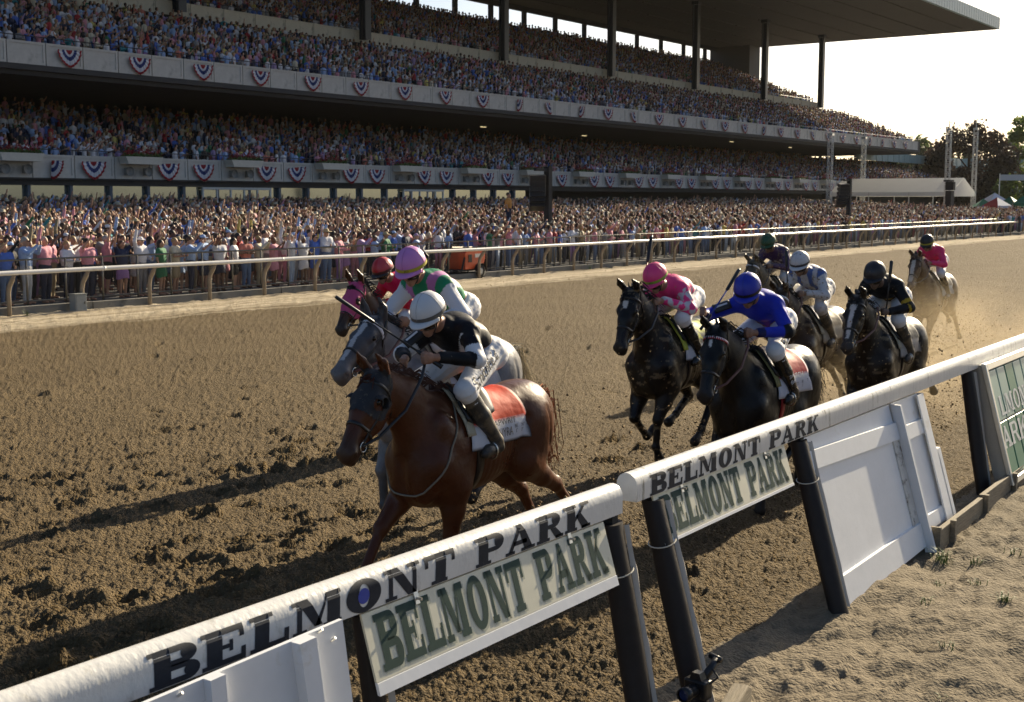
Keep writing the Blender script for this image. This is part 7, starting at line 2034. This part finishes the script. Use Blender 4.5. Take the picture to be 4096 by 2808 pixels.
# ================================================================ small things: clods in the air, grass tufts
M_CLOD = mat('flying_dirt', (.24,.17,.09), .95)
_r = random.Random(99)
def clod_cloud(name, n, fn, label):
    V, F = [], []; k = 0
    ic = [(0,0,1),(.94,0,-.33),(-.47,.82,-.33),(-.47,-.82,-.33)]
    for i in range(n):
        p, s = fn()
        q = Matrix.Rotation(_r.uniform(0,6.3), 3, Vector((_r.gauss(0,1),_r.gauss(0,1),_r.gauss(0,1))).normalized())
        for c in ic: V.append(tuple(Vector(p) + q @ Vector(c) * s * _r.uniform(.7,1.2)))
        F += [(k,k+1,k+2),(k,k+2,k+3),(k,k+3,k+1),(k+1,k+3,k+2)]; k += 4
    tag(link(name, np_mesh(name, V, F, M_CLOD, smooth=False)), label, 'dirt', kind='stuff')
def kick(sp, n_behind):
    def fn():
        t = _r.random(); x = sp['x'] + .2 + t*2.6; y = sp['y'] + _r.gauss(0,.35 + .25*t); z = abs(_r.gauss(0, .25 + .35*t))
        return (x, y, z + .02), _r.choice([.006,.008,.010,.014,.022])
    return fn
for i, lab in ((0,'dirt clods thrown up behind the leading chestnut horse'),(3,'dirt clods thrown up round the black horse with the star'),(4,'dirt clods thrown up behind the blue jockey'),(6,'dirt clods thrown up round the dun grey horse'),(7,'dirt clods thrown up behind the dark bay with the blaze'),(8,'dirt clods thrown up round the last horse')):
    clod_cloud('flying_clods', 1100, kick(FIELD[i], 0), lab)
def spray():
    return (_r.uniform(11, 24), _r.uniform(4.6, 11), _r.uniform(.1, 2.4)), _r.choice([.004,.005,.006,.008,.011])
clod_cloud('flying_grit', 3200, spray, 'fine grit hanging in the air among the trailing horses')

M_GRASS = mat('grass_blade', (.10,.16,.03), .6, var=.3, vscale=20)
def tuft(x, y, n, h, label):
    z0 = float(ground_z(A_([x]), A_([y]))[0][0]); e = empty('grass_tuft', (x, y, z0), 0, label, 'grass', 'grass tufts on the infield sand')
    mb = MB()
    for i in range(n):
        a = _r.uniform(0,6.28); L_ = h*_r.uniform(.5,1.1); sp_ = _r.uniform(.3,1.0); b0 = Vector((_r.gauss(0,.03),_r.gauss(0,.03),-.01)); d = Vector((math.cos(a),math.sin(a),0)); s = Vector((-d.y,d.x,0))*.0035
        p1 = b0 + d*L_*.35*sp_ + Vector((0,0,L_*.6)); p2 = b0 + d*L_*.9*sp_ + Vector((0,0,L_*(.9-.3*sp_)))
        mb.add([b0-s, b0+s, p1+s*.8, p1-s*.8, p2], [(0,1,2,3),(3,2,4)])
    mb.obj('blades', M_GRASS, e)
for (x, y, n, h, lab) in ((10.6,3.18,46,.16,'bright grass tuft by the end of the timber edging'),(10.75,2.95,16,.10,'small grass tuft right of the bright tuft'),(11.2,2.75,14,.11,'small grass tuft farther right of the bright tuft'),(9.75,2.45,34,.10,'grass tuft at the right edge of the sand'),
        (9.35,2.9,14,.08,'sparse grass tuft in the middle of the sand'),(8.4,2.45,12,.07,'tiny grass tuft low on the sand'),(10.1,2.75,18,.08,'sparse grass tuft between the bright tuft and the right edge'),(7.6,2.25,10,.06,'tiny grass tuft near the bottom right corner'),(9.9,3.0,12,.09,'thin grass sprig below the timber edging')):
    tuft(x, y, n, h, lab)
for (x, y, lab) in ((34.5,29.9,'weed at the foot of an outer rail post'),(47.5,30.0,'taller weed by the outer rail right of the light tower'),(19.7,29.9,'weed by the leftmost outer rail post')):
    tuft(x, y, 26, .28, lab)
# ================================================================ dust hanging behind the runners
def dust(lo, hi, dens, label, seed):
    mb = MB(); mb.box(lo, hi); m = bpy.data.materials.new('dust_air'); m.use_nodes = True; t = m.node_tree; N, L = t.nodes, t.links
    N.remove(N['Principled BSDF']); pv = N.new('ShaderNodeVolumePrincipled'); pv.inputs['Color'].default_value = (.80,.66,.45,1); pv.inputs['Anisotropy'].default_value = .45
    tc = N.new('ShaderNodeTexCoord'); ns = N.new('ShaderNodeTexNoise'); ns.inputs['Scale'].default_value = 1.1; ns.inputs['Detail'].default_value = 4
    mp = N.new('ShaderNodeMapping'); mp.inputs['Location'].default_value = (seed, 0, 0); L.new(tc.outputs['Object'], mp.inputs[0]); L.new(mp.outputs[0], ns.inputs['Vector'])
    sx = N.new('ShaderNodeSeparateXYZ'); L.new(tc.outputs['Generated'], sx.inputs[0])
    r1 = N.new('ShaderNodeMapRange'); r1.inputs[1].default_value = .42; r1.inputs[2].default_value = .75; L.new(ns.outputs[0], r1.inputs[0])
    fade = None
    for ax, (a, b) in ((0, (.0, .35)), (1, (.0, .3)), (2, (-.6, .9))):
        c = N.new('ShaderNodeMath'); c.operation = 'SUBTRACT'; c.inputs[1].default_value = .5 if ax < 2 else 0; L.new(sx.outputs[ax], c.inputs[0])
        ab = N.new('ShaderNodeMath'); ab.operation = 'ABSOLUTE'; L.new(c.outputs[0], ab.inputs[0])
        r = N.new('ShaderNodeMapRange'); r.interpolation_type = 'SMOOTHSTEP'; r.inputs[1].default_value = .5 if ax < 2 else 1.0; r.inputs[2].default_value = .15 if ax < 2 else 0.0; L.new(ab.outputs[0], r.inputs[0])
        if fade is None: fade = r.outputs[0]
        else:
            k = N.new('ShaderNodeMath'); k.operation = 'MULTIPLY'; L.new(fade, k.inputs[0]); L.new(r.outputs[0], k.inputs[1]); fade = k.outputs[0]
    k = N.new('ShaderNodeMath'); k.operation = 'MULTIPLY'; L.new(fade, k.inputs[0]); L.new(r1.outputs[0], k.inputs[1])
    k2 = N.new('ShaderNodeMath'); k2.operation = 'MULTIPLY'; k2.inputs[1].default_value = dens; L.new(k.outputs[0], k2.inputs[0]); L.new(k2.outputs[0], pv.inputs['Density'])
    L.new(pv.outputs[0], N['Material Output'].inputs['Volume'])
    tag(mb.obj('dust_cloud', m), label, 'dust', kind='stuff')
dust((13.5, 3.9, .0), (27.5, 10.5, 1.9), .20, 'tan dust hanging low behind the trailing horses', 3)
SC.cycles.volume_step_rate = 4.0
# ================================================================ warm evening haze
mb = MB(); mb.box((-60, -60, -1.2), (900, 700, 30.5))
m = bpy.data.materials.new('evening_haze'); m.use_nodes = True
m.node_tree.nodes.remove(m.node_tree.nodes['Principled BSDF'])
pv = m.node_tree.nodes.new('ShaderNodeVolumePrincipled')
pv.inputs['Color'].default_value = (.92, .90, .86, 1); pv.inputs['Density'].default_value = 0.00004; pv.inputs['Anisotropy'].default_value = 0.3
m.node_tree.links.new(pv.outputs[0], m.node_tree.nodes['Material Output'].inputs['Volume'])
tag(mb.obj('haze', m), 'thin warm haze in the evening air', 'haze', kind='stuff')
